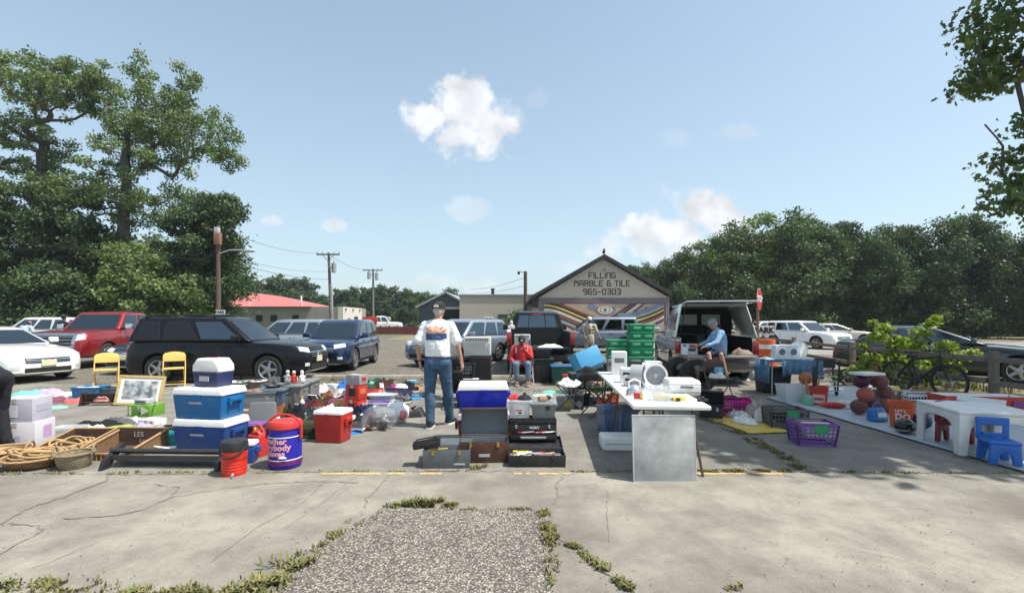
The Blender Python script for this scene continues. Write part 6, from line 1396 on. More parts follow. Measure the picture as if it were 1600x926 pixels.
# coolers at left
cx0,cy0=at(333,5.76),5.74
cooler('cooler','large dark blue cooler at the bottom of the left stack',.70,.42,.385,plas('cooler_blue',(.015,.06,.22)),WHITE,(cx0,cy0,0),R(-8))
cooler('cooler','mid blue cooler with a white lid in the middle of the left stack',.69,.40,.37,plas('cooler_cyan',(.01,.13,.34)),WHITE,(cx0-.03,cy0+.01,.388),R(-10))
t=thing('lunch_cooler','small lunch cooler with a white swing top, on top of the left cooler stack','cooler',(cx0+.0,cy0+.03,.760),R(-14))
mb=MB();mb.box((0,0,.095),(.34,.23,.19),top=1.14);mb.build('body',plas('lunch_navy',(.02,.03,.10)),t,bevel=.02,seg=3)
mb=MB();mb.prism([(-.205,.185),(.205,.185),(.20,.27),(.13,.355),(-.13,.355),(-.20,.27)],-.125,.125,plane='xz');mb.build('lid',WHITE,t,bevel=.03,seg=3)
mb=MB();mb.box((0,0,.357),(.08,.05,.008));mb.build('release_button',RED,t);mb=MB();mb.box((0,-.136,.11),(.14,.008,.06));mb.build('maker_plate',LGREY,t)
# big round cooler with lettering
x,y,_=g(446,735);t=thing('round_cooler','big round purple and blue cooler with a red lid and pink lettering','cooler',(x*(1+.15/y),y+.15,0),R(0));RR=.165
PBLU=plas('royal',(.02,.015,.33));PURP=plas('violet',(.14,.01,.14));LPINK=M('letter_pink',(.75,.35,.42),.5)
mb=MB();mb.lathe([(RR*.9,.0),(RR*.98,.02),(RR,.04),(RR,.37),(RR*.98,.40),(RR*.96,.43)],n=40);mb.build('body',PBLU,t,smooth=50)
mb=MB();mb.lathe([(RR+.004,.05),(RR+.006,.10)],n=40,cap=False);mb.build('lower_band',PURP,t)
for z in (.105,.345):mb=MB();mb.lathe([(RR+.005,z-.006),(RR+.005,z+.006)],n=40,cap=False);mb.build('stripe',WHITE,t)
mb=MB();mb.lathe([(RR*.9,.42),(RR*1.06,.43),(RR*1.06,.47),(RR*.96,.50),(.04,.505)],n=40);l=mb.build('lid',RED,t,smooth=40)
mb=MB();mb.tube([(RR*1.12*math.cos(a),-.03,.42+.15*math.sin(a))for a in [PI*i/16 for i in range(17)]],.011,n=8);mb.box((RR*1.12,-.03,.37),(.018,.035,.11));mb.box((-RR*1.12,-.03,.37),(.018,.035,.11));mb.build('handle',RED,t,bevel=.0)
for s_,z in (('Together',.305),('Everybody',.24),('Achieves',.175),('More',.125)):wraptext(s_,.088 if s_!='More' else .055,RR+.003,z,R(-84),t,LPINK)
mb=MB();mb.ell((.045,-RR*.985,.135),(.05,.012,.012),n=10);mb.build('crest',WHITE,t)
# red jug cooler with black lid
x,y,_=g(366,747);t=thing('drink_jug','bright red drink jug with a black lid standing furthest forward','cooler',(x*(1+.12/y),y+.12,0),R(0));RR=.125
mb=MB();pr=[(RR*.86,0),(RR*.9,.02)]
for k in range(4):pr+=[(RR*.93,.05+k*.03),(RR*.905,.06+k*.03),(RR*.94,.07+k*.03)]
pr+=[(RR*.98,.20),(RR,.26)];mb.lathe(pr,n=36);mb.build('body',plas('jug_red',(.62,.03,.015),.3),t,smooth=40)
mb=MB();mb.lathe([(RR*1.02,.255),(RR*1.04,.31),(RR*.96,.35),(RR*.5,.36),(.02,.362)],n=36);mb.build('lid',BLACK,t,smooth=40)
mb=MB();mb.tube([(RR*1.02*math.cos(a),-RR*1.06*math.sin(a),.30-.10*math.sin(a))for a in [PI*(-.08+1.16*i/16)for i in range(17)]],.010,n=6);mb.build('handle',BLACK,t)
mb=MB();mb.cyl((.06,-RR,.04),(.07,-RR-.03,.035),.012);mb.build('spout',LGREY,t)
# petrol can, little blue cooler, grey seat
x,y,_=g(403,715);t=thing('fuel_can','red plastic fuel can between the cooler stack and the round cooler','can',(x*(1+.1/y),y+.1,0),R(-20));mb=MB();mb.box((0,0,.125),(.20,.15,.25),top=.9);mb.prism([(-.08,.25),(.09,.25),(.05,.30),(-.03,.30)],-.05,.05,plane='xz');mb.build('body',RED,t,bevel=.02,seg=3)
mb=MB();mb.tube([(-.05,0,.28),(-.06,0,.34),(.03,0,.36),(.08,0,.30)],.014,n=8);mb.build('handle',RED,t);mb=MB();mb.cyl((-.02,0,.28),(-.04,0,.33),.025);mb.build('cap',YEL,t)
x,y,_=g(386,726);cooler('small_cooler','little blue cooler with a white lid right behind the red drink jug',.2,.16,.24,BLUE,WHITE,(x*(1+.1/y),y+.1,0),R(10),lidh=.2,logo=False)
tote('maroon_bin','dark red box with a yellow capped bottle behind the blue coolers',.30,.22,.2,MAROON,(at(392,6.1),6.1,0),R(6),ribs=False,lid=PURPLE,cat='box')
t=thing('office_seat','grey chair back and seat lying on the ground behind the round cooler','chair part',(*g(405,680)[:2],0),R(10))
mb=MB();mb.box((0,.05,.24),(.42,.06,.44),top=.8,T=T(rx=-R(14)));mb.build('backrest',GREY,t,bevel=.025,seg=3);mb=MB();mb.box((.02,-.16,.10),(.36,.3,.12));mb.build('seat',CHAR,t,bevel=.03,seg=3)
for q in (-.14,.16):mb=MB();mb.tube([(q,-.28,.12),(q,-.30,0)],.012);mb.build('bracket',DSTEEL,t)
carton('carton','open brown box with wooden pieces beside the grey totes',.34,.22,.16,M('kraft',(.22,.14,.09),.85,var=.15),g(395,655),R(14));garment('white cloth lying in front of the grey totes',.55,.3,.06,cloth('offwhite',(.62,.6,.58)),g(432,655),seed=31)
# row of grey totes
TG=plas('tote_grey',(.19,.20,.20));TB=plas('tote_slate',(.10,.13,.18))
tote('storage_tote','grey tote at the left front of the tote row, heaped with flat cardboard',.62,.44,.38,TG,(at(392,7.7),7.9,0),R(16),lid=None,fillm=PAPER)
tote('storage_tote','slate blue tote, second in the tote row',.48,.44,.38,TB,(at(424,8.0),8.05,0),R(8),lid=TB)
tote('storage_tote','warm grey tote, third in the tote row, figurines on its lid',.50,.44,.41,plas('tote_warm',(.2,.19,.185)),(at(452,8.3),8.35,0),R(6),lid=TG)
tote('storage_tote','grey tote at the right end of the tote row',.42,.5,.41,TG,(at(474,8.9),8.95,0),R(4),lid=TG)
tote('storage_tote','grey tote at the back left, close to the cooler stack',.55,.4,.36,TG,(at(362,9.3),9.3,0),R(4),fillm=WHITE)
tote('storage_tote','dark brown bin at the back between the grey totes',.5,.4,.34,plas('tote_brown',(.13,.11,.10)),(at(398,9.6),9.6,0),R(-3),fillm=PAPER)
zt0=.445
t=thing('frying_pan','black pan lying across the lid of the slate tote','pan',(at(424,8.0),8.05,.425),R(20));mb=MB();mb.lathe([(.10,0),(.13,.035),(.125,.035),(.095,.006),(.001,.006)],n=24,cap=False);mb.build('pan',BLACK,t);mb=MB();mb.tube([(.12,0,.03),(.28,0,.05)],.012);mb.build('handle',BLACK,t)
for i,(dx,dy,c,lab)in enumerate(((-.10,.1,LGREY,'grey figurine on the third tote, left of the red one'),(.06,0,RED,'red and white clown like figurine on the third tote'),(.17,.08,PAPER,'cream figurine on the third tote right of the red one'),(-.35,.12,STEEL,'steel pot on the second tote'),(.02,.15,WHITE,'white cup behind the red figurine on the third tote'))):
 t=thing('figurine' if i not in (3,4)else ('pot' if i==3 else 'cup'),lab,'ornament' if i not in (3,4)else 'kitchenware',(at(452,8.3)+dx,8.35+dy,.465 if i!=3 else .43),R(20*i));mb=MB()
 if i==3:mb.lathe([(.08,0),(.09,.02),(.09,.12),(.085,.12),(.08,.01)],n=20);mb.build('body',c,t);mb=MB();mb.tube([(.09,0,.1),(.13,0,.1),(.13,0,.05),(.09,0,.04)],.008);mb.build('handle',BLACK,t)
 elif i==4:mb.lathe([(.03,0),(.04,.09),(.036,.09),(.028,.008)],n=16);mb.build('body',c,t);mb=MB();mb.tube([(.038,0,.08),(.06,0,.06),(.036,0,.02)],.005);mb.build('handle',c,t)
 else :mb.lathe([(.05,0),(.06,.03),(.045,.09),(.03,.13),(.02,.14)],n=14);mb.box((0,-.03,.1),(.11,.03,.03));mb.build('body',c,t,smooth=60);mb=MB();mb.ell((0,0,.165),(.032,.032,.036));mb.build('head',SKIN if i==1 else c,t);mb=MB();mb.ell((0,0,.195),(.03,.03,.018));mb.build('hat',WHITE,t)
garment('flattened brown cardboard and papers on the left front tote',.4,.3,.05,M('kraft',(.22,.14,.09)),(at(392,7.7),7.9,.38),seed=33,name='cardboard_scrap',cat='cardboard')
# ================================================================== MIDDLE LEFT: clothes, shoes, cases
x,y,_=g(521,693);t=cooler('red_cooler','red cooler with a white lid standing alone left of centre',.40,.30,.42,plas('cooler_red',(.42,.025,.02)),WHITE,(x*(1+.15/y),y+.15,0),R(-9),lidh=.13,logo=False,taper=1.14)
x,y,_=g(556,650)
for k,(c,lab)in enumerate(((M('carton_red',(.50,.035,.02),.5,var=.08),'red printed carton at the bottom of the tall narrow stack'),(M('carton_red',(.50,.035,.02)),'red printed carton in the middle of the tall narrow stack'),(M('carton_silver',(.30,.30,.31),.5),'silver grey carton topping the tall narrow red stack'))):
 hh=(.27,.24,.16)[k];z0=(0,.275,.52)[k]
 carton('printed_carton',lab,.27,.22,hh,c,(x*(1+.12/y)+.01*k,y+.12,z0),R(-24+2*k),prints=[(0,.5,.5,.55,BLACK,'f'),(0,.55,.6,.35,M('print_orange2',(.6,.16,.08),.6),'r')]if k<2 else [(0,.55,.5,.4,RED,'r'),(0,.5,.5,.3,BLACK,'t')])
 # clear bag of shoes and the white shopping bag
x,y,_=g(592,674);t=thing('shoe_bag','clear plastic bag stuffed with dark shoes left of the walking man','bag',(x*(1+.15/y),y+.15,0),R(0))
mb=MB();mb.ell((0,0,.15),(.27,.2,.17),n=20);o=mb.build('film',M('bag_film',(.8,.82,.84),.15,var=.03,alpha=.13,coat=1),t,smooth=80)
for v_ in o.data.vertices:v_.co+=v_.co.normalized()*.06*noise.noise(v_.co*8);v_.co.z=max(.004,v_.co.z)
r=random.Random(4)
for i in range(9):
 TTx=T(r.uniform(-.15,.15),r.uniform(-.1,.08),.03+r.random()*.17,r.uniform(0,6),r.uniform(-.6,.6),r.uniform(-.6,.6));mb=MB();mb.ell((0,0,0),(.045,.115,.04),n=10,T=TTx);mb.ell((0,-.05,.03),(.04,.05,.03),n=8,T=TTx);mb.build('shoe',(BLACK,CHAR,M('brown_shoe',(.16,.07,.03),.7),BLACK,GREY)[i%5],t,smooth=60)
x,y,_=g(621,664);t=thing('shopping_bag','white plastic shopping bag with a red patch behind the bag of shoes','bag',(x*(1+.2/y),y+.2,0),R(10));mb=MB();mb.ell((0,0,.14),(.19,.14,.17),n=18);o=mb.build('body',M('bag_white',(.72,.73,.74),.3,var=.05),t,smooth=80)
for v_ in o.data.vertices:v_.co+=v_.co.normalized()*.05*noise.noise(v_.co*9);v_.co.z=max(.003,v_.co.z)
for s_ in (-1,1):mb=MB();mb.tube([(s_*.02-.07,.0,.27),(s_*.03-.04,0,.35),(s_*.03+.04,0,.35),(s_*.02+.07,0,.27)],.009,n=5);mb.build('handle',WHITE,t)
mb=MB();mb.ell((.08,-.10,.13),(.07,.05,.08),n=12);mb.build('red_patch',M('bag_red',(.6,.2,.22),.5),t)
garment('black leather bag and jacket slumped just left of the walking man',.55,.3,.2,M('leather',(.015,.014,.014),.35,bump=.4,scale=10),g(641,650),seed=40,name='leather_jacket',rough=10)
t=handbag('dark olive duffel bag between the round cooler and the red cooler',.36,.3,.22,cloth('olive',(.04,.045,.025)),(*g(484,682)[:2],0),R(5),name='duffel_bag',handle=True)
mb=MB()
# shoes and clothes, one call each
IT=[('shoe','tan suede boot on top of the dark jackets left of the red cartons',(497,628),100,M('suede',(.30,.15,.06),.9)),('shoe','tan suede boot just left of its mate among the dark jackets',(491,632),70,M('suede',(.30,.15,.06),.9)),('shoe','pale grey trainer in the row behind the dark jackets',(523,616),20,LGREY),('shoe','white trainer in the row behind the dark jackets',(531,614),-15,WHITE),('shoe','grey and white trainer nearest the red cartons',(539,617),10,GREY),('shoe','bright red shoe at the left end of the trainer row',(514,618),30,RED),('shoe','small white shoe beneath the trainer row',(526,626),120,WHITE),('shoe','black and white shoe lying on the red book',(486,642),60,BLACK),('shoe','pink shoe right of the red cartons',(610,611),40,PINK),('shoe','magenta shoe behind the pink one',(616,607),-60,PINK),('shoe','cream shoe beside the striped blue folder',(633,630),90,PAPER),('shoe','black shoe near the white helmet',(650,611),40,BLACK),('shoe','orange soled grey shoe by the right end of the pile',(655,606),-30,GREY)]
for k,lab,(px,py),a,c in IT:shoe_thing(lab,g(px,py),R(a),c,WHITE if c is not WHITE else LGREY)
IT2=[('black trainer on top of the dark green jacket',(568,606),40,BLACK),('white sole up trainer behind the pink top',(596,609),200,WHITE),('brown loafer among the garments left of the trainers',(508,626),-40,M('brown_shoe',(.16,.07,.03),.7)),('second brown loafer touching the dark brown jacket',(513,640),10,M('brown_shoe',(.16,.07,.03),.7)),('navy canvas shoe in front of the trainers',(540,629),70,NAVY),('red canvas shoe beside the basin',(618,622),20,RED),('black boot right of the trinket bin',(625,634),-50,BLACK),('grey slipper at the front edge near the blue cloth',(560,684-8),80,GREY),('black sandal left of the red cooler',(489,664),130,BLACK),('pale slipper on the grey sheet near the duffel',(474,660),30,LGREY),('teal shoe at the very back of the pile',(590,600),60,TEAL),('black shoe at the back left of the white helmet',(612,602),15,BLACK)]
for lab,(px,py),a,c in IT2:o=shoe_thing(lab,g(px,py),R(a),c,WHITE if c is not WHITE else LGREY);o.location.z=.05
GA=[('dark brown jacket lying between the round cooler and the trainers',.6,.4,.14,cloth('brown',(.05,.03,.022)),(505,636)),('maroon jacket heap in front of the tan boots',.5,.4,.16,cloth('maroon',(.10,.016,.016)),(483,645)),('black jacket lying under the shoes',.6,.35,.12,cloth('black',(.015,.015,.018)),(520,634)),('navy garment at the left end of the clothes pile',.45,.3,.14,cloth('navy',(.015,.02,.06)),(472,634)),('red garment stretched in front of the maroon jacket',.55,.25,.08,cloth('red',(.30,.025,.025)),(478,650)),('beige sheet under the red cartons',.5,.35,.10,cloth('beige',(.5,.33,.2)),(538,646)),('white paper bag crushed right of the red cooler',.35,.3,.14,PAPER,(548,664)),('black coat in front of the red cartons',.45,.4,.14,cloth('black',(.015,.015,.018)),(568,664)),('blue folded cloth under the black coat',.2,.2,.03,cloth('cobalt',(.03,.16,.45)),(553,676)),('grey sheet lying left of the olive duffel',.5,.35,.06,cloth('grey',(.3,.3,.3)),(478,664)),('white leaflets on the ground left of the red cooler',.4,.2,.04,PAPER,(488,656)),('dark green jacket behind the red cartons',.5,.3,.12,cloth('forest',(.02,.06,.03)),(572,608)),('lime green top at the back of the clothes pile',.3,.2,.08,cloth('lime',(.2,.42,.08)),(583,604)),('maroon shirt right of the red cartons',.4,.3,.1,cloth('wine',(.2,.02,.05)),(578,616)),('yellow scrap of cloth at the back of the clothes pile',.25,.18,.07,cloth('yellow',(.6,.45,.06)),(606,604)),('bright pink top on the dark case',.3,.2,.08,cloth('hotpink',(.55,.05,.25)),(600,616)),('turquoise cloth at the back of the clothes pile',.3,.2,.07,cloth('turq',(.05,.4,.4)),(573,602)),('charcoal cardigan near the open suitcase',.5,.3,.12,cloth('charcoal',(.03,.03,.04)),(632,618)),('pale blue cloth folded in the basin',.3,.25,.06,cloth('paleblue',(.35,.5,.58)),(596,627)),('orange garment at the right end of the clothes pile',.3,.2,.09,cloth('orange',(.55,.18,.05)),(648,608)),('dark red coat behind the row of trainers',.5,.25,.1,cloth('maroon',(.10,.016,.016)),(548,606)),('black trousers at the back between the trainers and the kerb',.5,.3,.08,cloth('black',(.015,.015,.018)),(565,600)),('white shirt lying on the ground by the open suitcase',.3,.25,.06,cloth('offwhite',(.62,.6,.58)),(617,640)),('grey blanket behind the red cooler',.6,.4,.1,cloth('ash',(.12,.12,.13)),(500,648)),('violet cloth between the shoe row and the red cartons',.25,.2,.08,cloth('violet',(.14,.06,.3)),(545,622))]
for i,(lab,w_,d_,h_,c,p)in enumerate(GA):garment(lab,w_*1.25,d_*1.2,h_*1.5,c,g(*p),R(37*i),seed=50+i)
GB2=[('plum coloured coat heaped left of the tall red cartons',.5,.4,.3,cloth('plum',(.16,.06,.09)),(530,642)),('charcoal trousers slumped against the left side of the red cooler',.45,.35,.26,cloth('charcoal',(.03,.03,.04)),(486,656)),('cream jumper crumpled behind the red cooler',.35,.3,.24,cloth('ivory',(.62,.58,.5)),(512,652)),('navy hooded top between the tall cartons and the bag of shoes',.45,.35,.3,cloth('navy',(.015,.02,.06)),(570,652)),('brown leather jacket behind the open cases',.5,.35,.26,cloth('brown',(.05,.03,.022)),(600,606)),('black padded coat at the right end of the pile near the walking man',.5,.35,.24,cloth('black',(.015,.015,.018)),(637,608)),('dusty pink cloth between the open cases',.3,.22,.2,cloth('salmon',(.55,.25,.2)),(597,622)),('grey hooded top in front of the open cases',.4,.3,.22,cloth('ash',(.12,.12,.13)),(628,630)),('cobalt shirt behind the row of trainers',.35,.25,.22,cloth('cobalt',(.03,.16,.45)),(536,608)),('white towel at the back left of the pile by the totes',.35,.25,.2,cloth('offwhite',(.62,.6,.58)),(503,612)),('dark green blanket near the grey chair back',.45,.3,.25,cloth('forest',(.02,.06,.03)),(457,656)),('rust coloured jumper right of the grey chair back',.35,.25,.22,cloth('rust',(.22,.07,.03)),(440,650)),('black backpack shape behind the round cooler',.35,.3,.35,cloth('black',(.015,.015,.018)),(462,664)),('striped grey cloth left of the round cooler',.3,.25,.2,cloth('grey',(.3,.3,.3)),(420,672))]
for i,(lab,w_,d_,h_,c,p)in enumerate(GB2):garment(lab,w_,d_,h_,c,g(*p),R(53*i),seed=250+i,rough=10)
def open_case(label,w,d,h,col,lining,loc,rz,ang=80,name='suitcase',cat='suitcase'):
 t=thing(name,label,cat,loc,rz);mb=MB();mb.bin((0,0,0),(w,d,h),top=1.02,t=.012,m=0,mi=1);mb.build('body',[col,lining],t,bevel=.006)
 mb=MB();mb.bin((0,0,0),(w,d,h*.4),top=1.02,t=.012,m=0,mi=1);o=mb.build('lid',[col,lining],t,bevel=.006);o.matrix_local=Matrix.Translation((0,d/2+.004,h+.002))@Matrix.Rotation(-R(ang),4,'X')@Matrix.Translation((0,-d/2,h*.4))@Matrix.Rotation(PI,4,'X')
 mb=MB();mb.tube([(-.07,-d/2,h*.7),(-.06,-d/2-.03,h*.7),(.06,-d/2-.03,h*.7),(.07,-d/2,h*.7)],.008,n=6);mb.build('handle',col,t)
 return t
open_case('open black case lined in red right of the red cartons',.62,.38,.08,BLACK,cloth('red',(.30,.025,.025)),g(582,622),R(5),172);open_case('open black case with a blue top edge further right',.62,.4,.10,BLACK,cloth('navy',(.015,.02,.06)),g(610,626),R(-4),170)
tote('trinket_bin','clear bin of mixed trinkets behind the bag of shoes',.52,.36,.20,CLOUDP,g(590,645),R(6),ribs=False,cat='storage bin',fillm=cloth('violet',(.14,.06,.3)))
t=thing('oval_basin','pale blue oval basin set on the trinket bin','basin',(*g(597,640)[:2],.205),R(5));mb=MB();mb.lathe([(.2,0),(.27,.07),(.28,.07),(.26,.06),(.19,.008),(.001,.008)],n=30,T=Matrix.Diagonal((1,.6,1,1)),cap=False);mb.build('body',plas('pale_basin',(.42,.52,.56)),t)
mb=MB();mb.tube([(.28*math.cos(a),.168*math.sin(a),.072)for a in [2*PI*i/28 for i in range(28)]],.008,n=6,closed=True);mb.build('rim',plas('pale_basin',(.42,.52,.56)),t)
bucket('white_pail','small white pail right of the red cartons',.10,.13,.17,WHITE,g(576,648),0)
t=thing('helmet','white plastic helmet like tub upturned at the back of the clothes pile','helmet',g(627,612),R(30));mb=MB();mb.lathe([(.15,.0),(.155,.05),(.14,.12),(.09,.17),(.01,.19)],n=24);mb.build('shell',WHITE,t,smooth=60);mb=MB();mb.box((0,-.17,.015),(.2,.1,.015));mb.build('brim',WHITE,t,bevel=.005)
book('striped blue folder lying at the right of the clothes pile',.34,.26,.02,plas('folder_blue',(.03,.25,.5)),g(645,623),R(12),name='folder',cat='folder')
book('red hardback leaning on the navy garment',.22,.16,.04,RED,g(478,640),R(30),tilt=(R(30),0));book('large red album under the black and white shoe',.28,.22,.035,MAROON,g(492,646),R(-15))
t=thing('camera_bag','black camera bag with a white strap behind the round cooler','bag',(*g(487,632)[:2],0),R(-35));mb=MB();mb.box((0,0,.09),(.26,.18,.18));mb.build('body',BLACK,t,bevel=.02);mb=MB();mb.tube([(-.12,-.09,.05),(0,-.10,.2),(.12,0,.19),(.13,.08,.05)],.012,n=6);mb.build('strap',WHITE,t)
t=thing('paddle_bat','round tan wooden bat face leaning on the red cartons','bat',(*g(531,645)[:2],.0),R(-10));mb=MB();mb.cyl((0,0,.12),(0,.02,.12),.12,n=26);mb.build('blade',M('tan_wood',(.5,.27,.11),.6),t);mb=MB();mb.box((.02,.01,.005),(.03,.02,.03));mb.build('handle',M('tan_wood',(.5,.27,.11),.6),t)
bottle('tall bottle with a yellow top beside the navy garment',.04,.24,WHITE,YEL,g(472,640));bottle('yellow jug standing by the walking man',.06,.22,YEL,WHITE,g(676,612),name='jug')
# ================================================================== CENTRE: cooler stack and tool boxes
x,y=at(756,6.05),6.05
cooler('cooler','worn maroon cooler with a grey lid under the bright blue one',.68,.42,.39,MAROON,LGREY,(x*(1+.05/y),y+.05,0),R(4),handles=MAROON,logo=False)
cooler('cooler','bright royal blue cooler with a white lid on top of the maroon one',.64,.40,.37,plas('cooler_royal',(.008,.02,.36)),WHITE,(x-.01,y+.04,.395),R(3),logo=False)
def toolbox(label,w,d,h,col,loc,rz,ang=95,lidh=.3,inner=None,latchm=BRASS,tools=True,name='toolbox'):
 t=thing(name,label,'toolbox',loc,rz);inner=inner or col;mb=MB();mb.bin((0,0,0),(w,d,h),top=1.01,t=.008,m=0,mi=1);mb.build('body',[col,inner],t,bevel=.003)
 lh=h*lidh;mb=MB();mb.bin((0,0,0),(w+.006,d+.006,lh),top=.97,t=.008,m=0,mi=1)
 o=mb.build('lid',[col,inner],t,bevel=.003)
 # closed pose: flipped over the box, hinge at the back edge; then swung open
 o.matrix_local=Matrix.Translation((0,d/2,h+.003))@Matrix.Rotation(-R(ang),4,'X')@Matrix.Translation((0,-d/2,lh))@Matrix.Rotation(PI,4,'X')
 for sx in (-1,1):mb=MB();mb.box((sx*w*.28,-d/2-.006,h*.88),(.03,.014,.05));mb.box((sx*w*.28,-d/2-.012,h*.80),(.018,.012,.02));mb.build('latch',latchm,t)
 if tools:
  r=random.Random(int(w*100+h*1000));
  for i in range(9 if tools is True else tools):
   a=r.uniform(-.5,.5);L=r.uniform(.12,.24)*min(1,w/.5);px_,py_=r.uniform(-.33,.33)*w,r.uniform(-.28,.28)*d;zz=h*r.uniform(.6,.93);mb=MB()
   mb.cyl((px_-L/2*math.cos(a),py_-L/2*math.sin(a),zz),(px_+L/2*math.cos(a),py_+L/2*math.sin(a),zz+.01),.006,n=6);mb.cyl((px_-L/2*math.cos(a),py_-L/2*math.sin(a),zz),(px_-L*.2*math.cos(a),py_-L*.2*math.sin(a),zz+.003),.014,n=8)
   mb.build('tool',(STEEL,LGREY,RED,STEEL,WHITE,YEL)[r.randrange(6)],t)
  mb=MB();mb.box((0,0,h*.52),(w*.94,d*.92,.012));mb.build('tray',GREY,t)
 return t
BRM=M('brown_metal',(.09,.042,.028),.4,.3,var=.2,scale=8,dirt=.3);GRM=M('grey_hammertone',(.13,.15,.16),.4,.4,var=.15,scale=12)
tb=toolbox('brown steel toolbox standing open with an empty grey interior',.54,.30,.24,BRM,(at(757,5.25),5.25,0),R(3),ang=98,lidh=.75,inner=GRM,tools=False)
mb=MB();mb.box((0,-.158,.09),(.12,.006,.03));mb.build('maker_plate',LGREY,tb)
tg=toolbox('grey steel toolbox with a black tray lifted out on its top left corner',.50,.22,.20,GRM,(at(699,5.02),5.02,0),R(2),ang=172,lidh=.10,inner=GRM)
mb=MB();mb.box((.14,-.115,.05),(.12,.006,.018));mb.build('maker_plate',LGREY,tg)
t=thing('tool_tray','black plastic tool tray perched at a slant on the grey toolbox','tray',(at(670,5.0),5.03,.205),R(6));mb=MB();mb.bin((0,0,0),(.30,.15,.06),top=1.05,t=.006);mb.build('body',BLACK,t,bevel=.004);mb=MB();mb.tube([(-.14,0,.05),(-.1,0,.09),(.1,0,.09),(.14,0,.05)],.008,n=6);mb.build('handle',BLACK,t);t.rotation_euler=(0,R(-9),R(6));t.location.x-=.02;t.location.z=.21
tb=toolbox('wide low black toolbox open in front, filled with sockets and wrenches',.62,.30,.13,BLACK,(at(838,5.1),5.1,0),R(0),ang=168,lidh=.35,latchm=DSTEEL,tools=22)
# black tool chest with two open drawers and a lid with lettering
t=thing('tool_chest','black tool chest with open drawers and white lettering behind the low toolbox','tool chest',(at(832,5.65),5.65,0),R(0))
mb=MB();mb.box((0,.06,.16),(.58,.26,.32));mb.build('body',BLACK,t,bevel=.008)
for z in (.12,.205):mb=MB();mb.bin((0,-.13,z-.035),(.56,.18,.06),top=1.0,t=.008);d_=mb.build('drawer',BLACK,t,bevel=.003);mb=MB();mb.box((0,-.228,z),(.3,.014,.018));mb.build('handle',LGREY,d_)
mb=MB();mb.bin((0,.06,.325),(.58,.26,.06),top=1.0,t=.01);mb.build('top_tray',BLACK,t,bevel=.003)
mb=text_mb('HUSKY',.038,.003,T=T(.02,-.075,.285)@UP,bold=.0015);mb.build('lettering',WHITE,t,smooth=0)
for sx in (-.2,.2):mb=MB();mb.box((sx,-.078,.30),(.02,.012,.04));mb.build('latch',LGREY,t)
r=random.Random(9)
for i in range(14):mb=MB();a=r.uniform(-.3,.3);px_=r.uniform(-.22,.22);py_=r.choice([-.13,-.13,.05]);zz=.245 if py_<0 else .375;mb.cyl((px_-.06,py_-.02,zz),(px_+.07,py_+.03*a,zz+.006),.007,n=6);mb.build('tool',(STEEL,RED,LGREY,WHITE,ORANGE)[i%5],t)
# clear tote and grey tote perched on the chest
t=tote('clear_tote','clear tote with a red and black label on the tool chest',.27,.22,.21,CLOUDP,(at(812,5.7),5.72,.39),R(-3),ribs=False,cat='storage bin');mb=MB();mb.box((.0,-.112,.08),(.10,.004,.07));l=mb.build('label',WHITE,t);mb=MB();mb.box((0,-.115,.10),(.08,.003,.014));mb.box((.01,-.115,.07),(.04,.003,.02),m=1);mb.build('label_print',[RED,BLACK],l)
t=tote('grey_case','grey lidded case with a dark latch on the right of the tool chest',.30,.24,.16,plas('case_grey',(.22,.23,.23)),(at(849,5.7),5.72,.39),R(-2),ribs=False,lid=plas('case_grey',(.22,.23,.23)),cat='case');mb=MB();mb.box((.05,-.13,.13),(.05,.02,.05));mb.build('latch',BLACK,t)
garment('red knitted thing at the left rim of the clear tote',.14,.12,.09,cloth('scarlet',(.5,.04,.06)),(at(803,5.7),5.76,.60),seed=91);garment('dark cap lying on the clear tote',.18,.14,.08,cloth('charcoal',(.03,.03,.04)),(at(820,5.7),5.72,.60),seed=92,name='knit_hat')
t=thing('sandal_pair','brown and black leather item lying on the grey case','leather goods',(at(848,5.7),5.7,.592),R(20));mb=MB();mb.box((0,0,.03),(.12,.08,.05),top=.8);mb.build('body',M('tan_leather',(.35,.2,.11),.6),t,bevel=.012);mb=MB();mb.ell((.08,.01,.035),(.04,.035,.03));mb.build('toe',BLACK,t)
# ================================================================== CENTRE BACK: air conditioners, cart, camp chair
def aircon(label,w,d,h,loc,rz,knob=False):
 t=thing('air_conditioner',label,'air conditioner',loc,rz);mb=MB();mb.box((0,0,h/2),(w,d,h));mb.build('case',M('ac_white',(.62,.62,.58),.5,var=.05,dirt=.1),t,bevel=.008)
 mb=MB()
 for k in range(11):mb.box((-w*.06,-d/2-.006,h*.14+k*h*.055),(w*.8,.01,h*.022))
 mb.build('grille',M('ac_slat',(.45,.45,.42),.5),t)
 mb=MB();mb.box((0,-d/2-.004,h*.87),(w*.86,.008,h*.14));o=mb.build('vent_recess',GREY,t);mb=MB()
 for k in range(9):mb.box((-w*.36+k*w*.09,-d/2-.012,h*.87),(w*.012,.01,h*.13))
 mb.build('vent_slat',WHITE,o)
 mb=MB();mb.box((w*.44,-d/2-.006,h*.4),(w*.07,.01,h*.5));mb.build('control_panel',BLACK if knob else LGREY,t)
 return t
AX=at(742,9.0)
t=thing('black_cabinet','black cabinet like stand carrying the two window air conditioners','cabinet',(at(738,9.2),9.2,0),0)
mb=MB();mb.box((.17,0,.45),(.42,.45,.90));mb.box((-.26,.12,.84),(.44,.2,.03));mb.box((-.46,.12,.42),(.03,.2,.84));mb.build('carcass',BLACK,t,bevel=.006)
for sx in (-.05,):mb=MB();mb.box((.17,-.232,.45),(.38,.012,.8));d_=mb.build('door',MATTEBLK,t);mb=MB();mb.cyl((0,-.24,.4),(0,-.26,.4),.012);mb.build('handle',LGREY,d_)
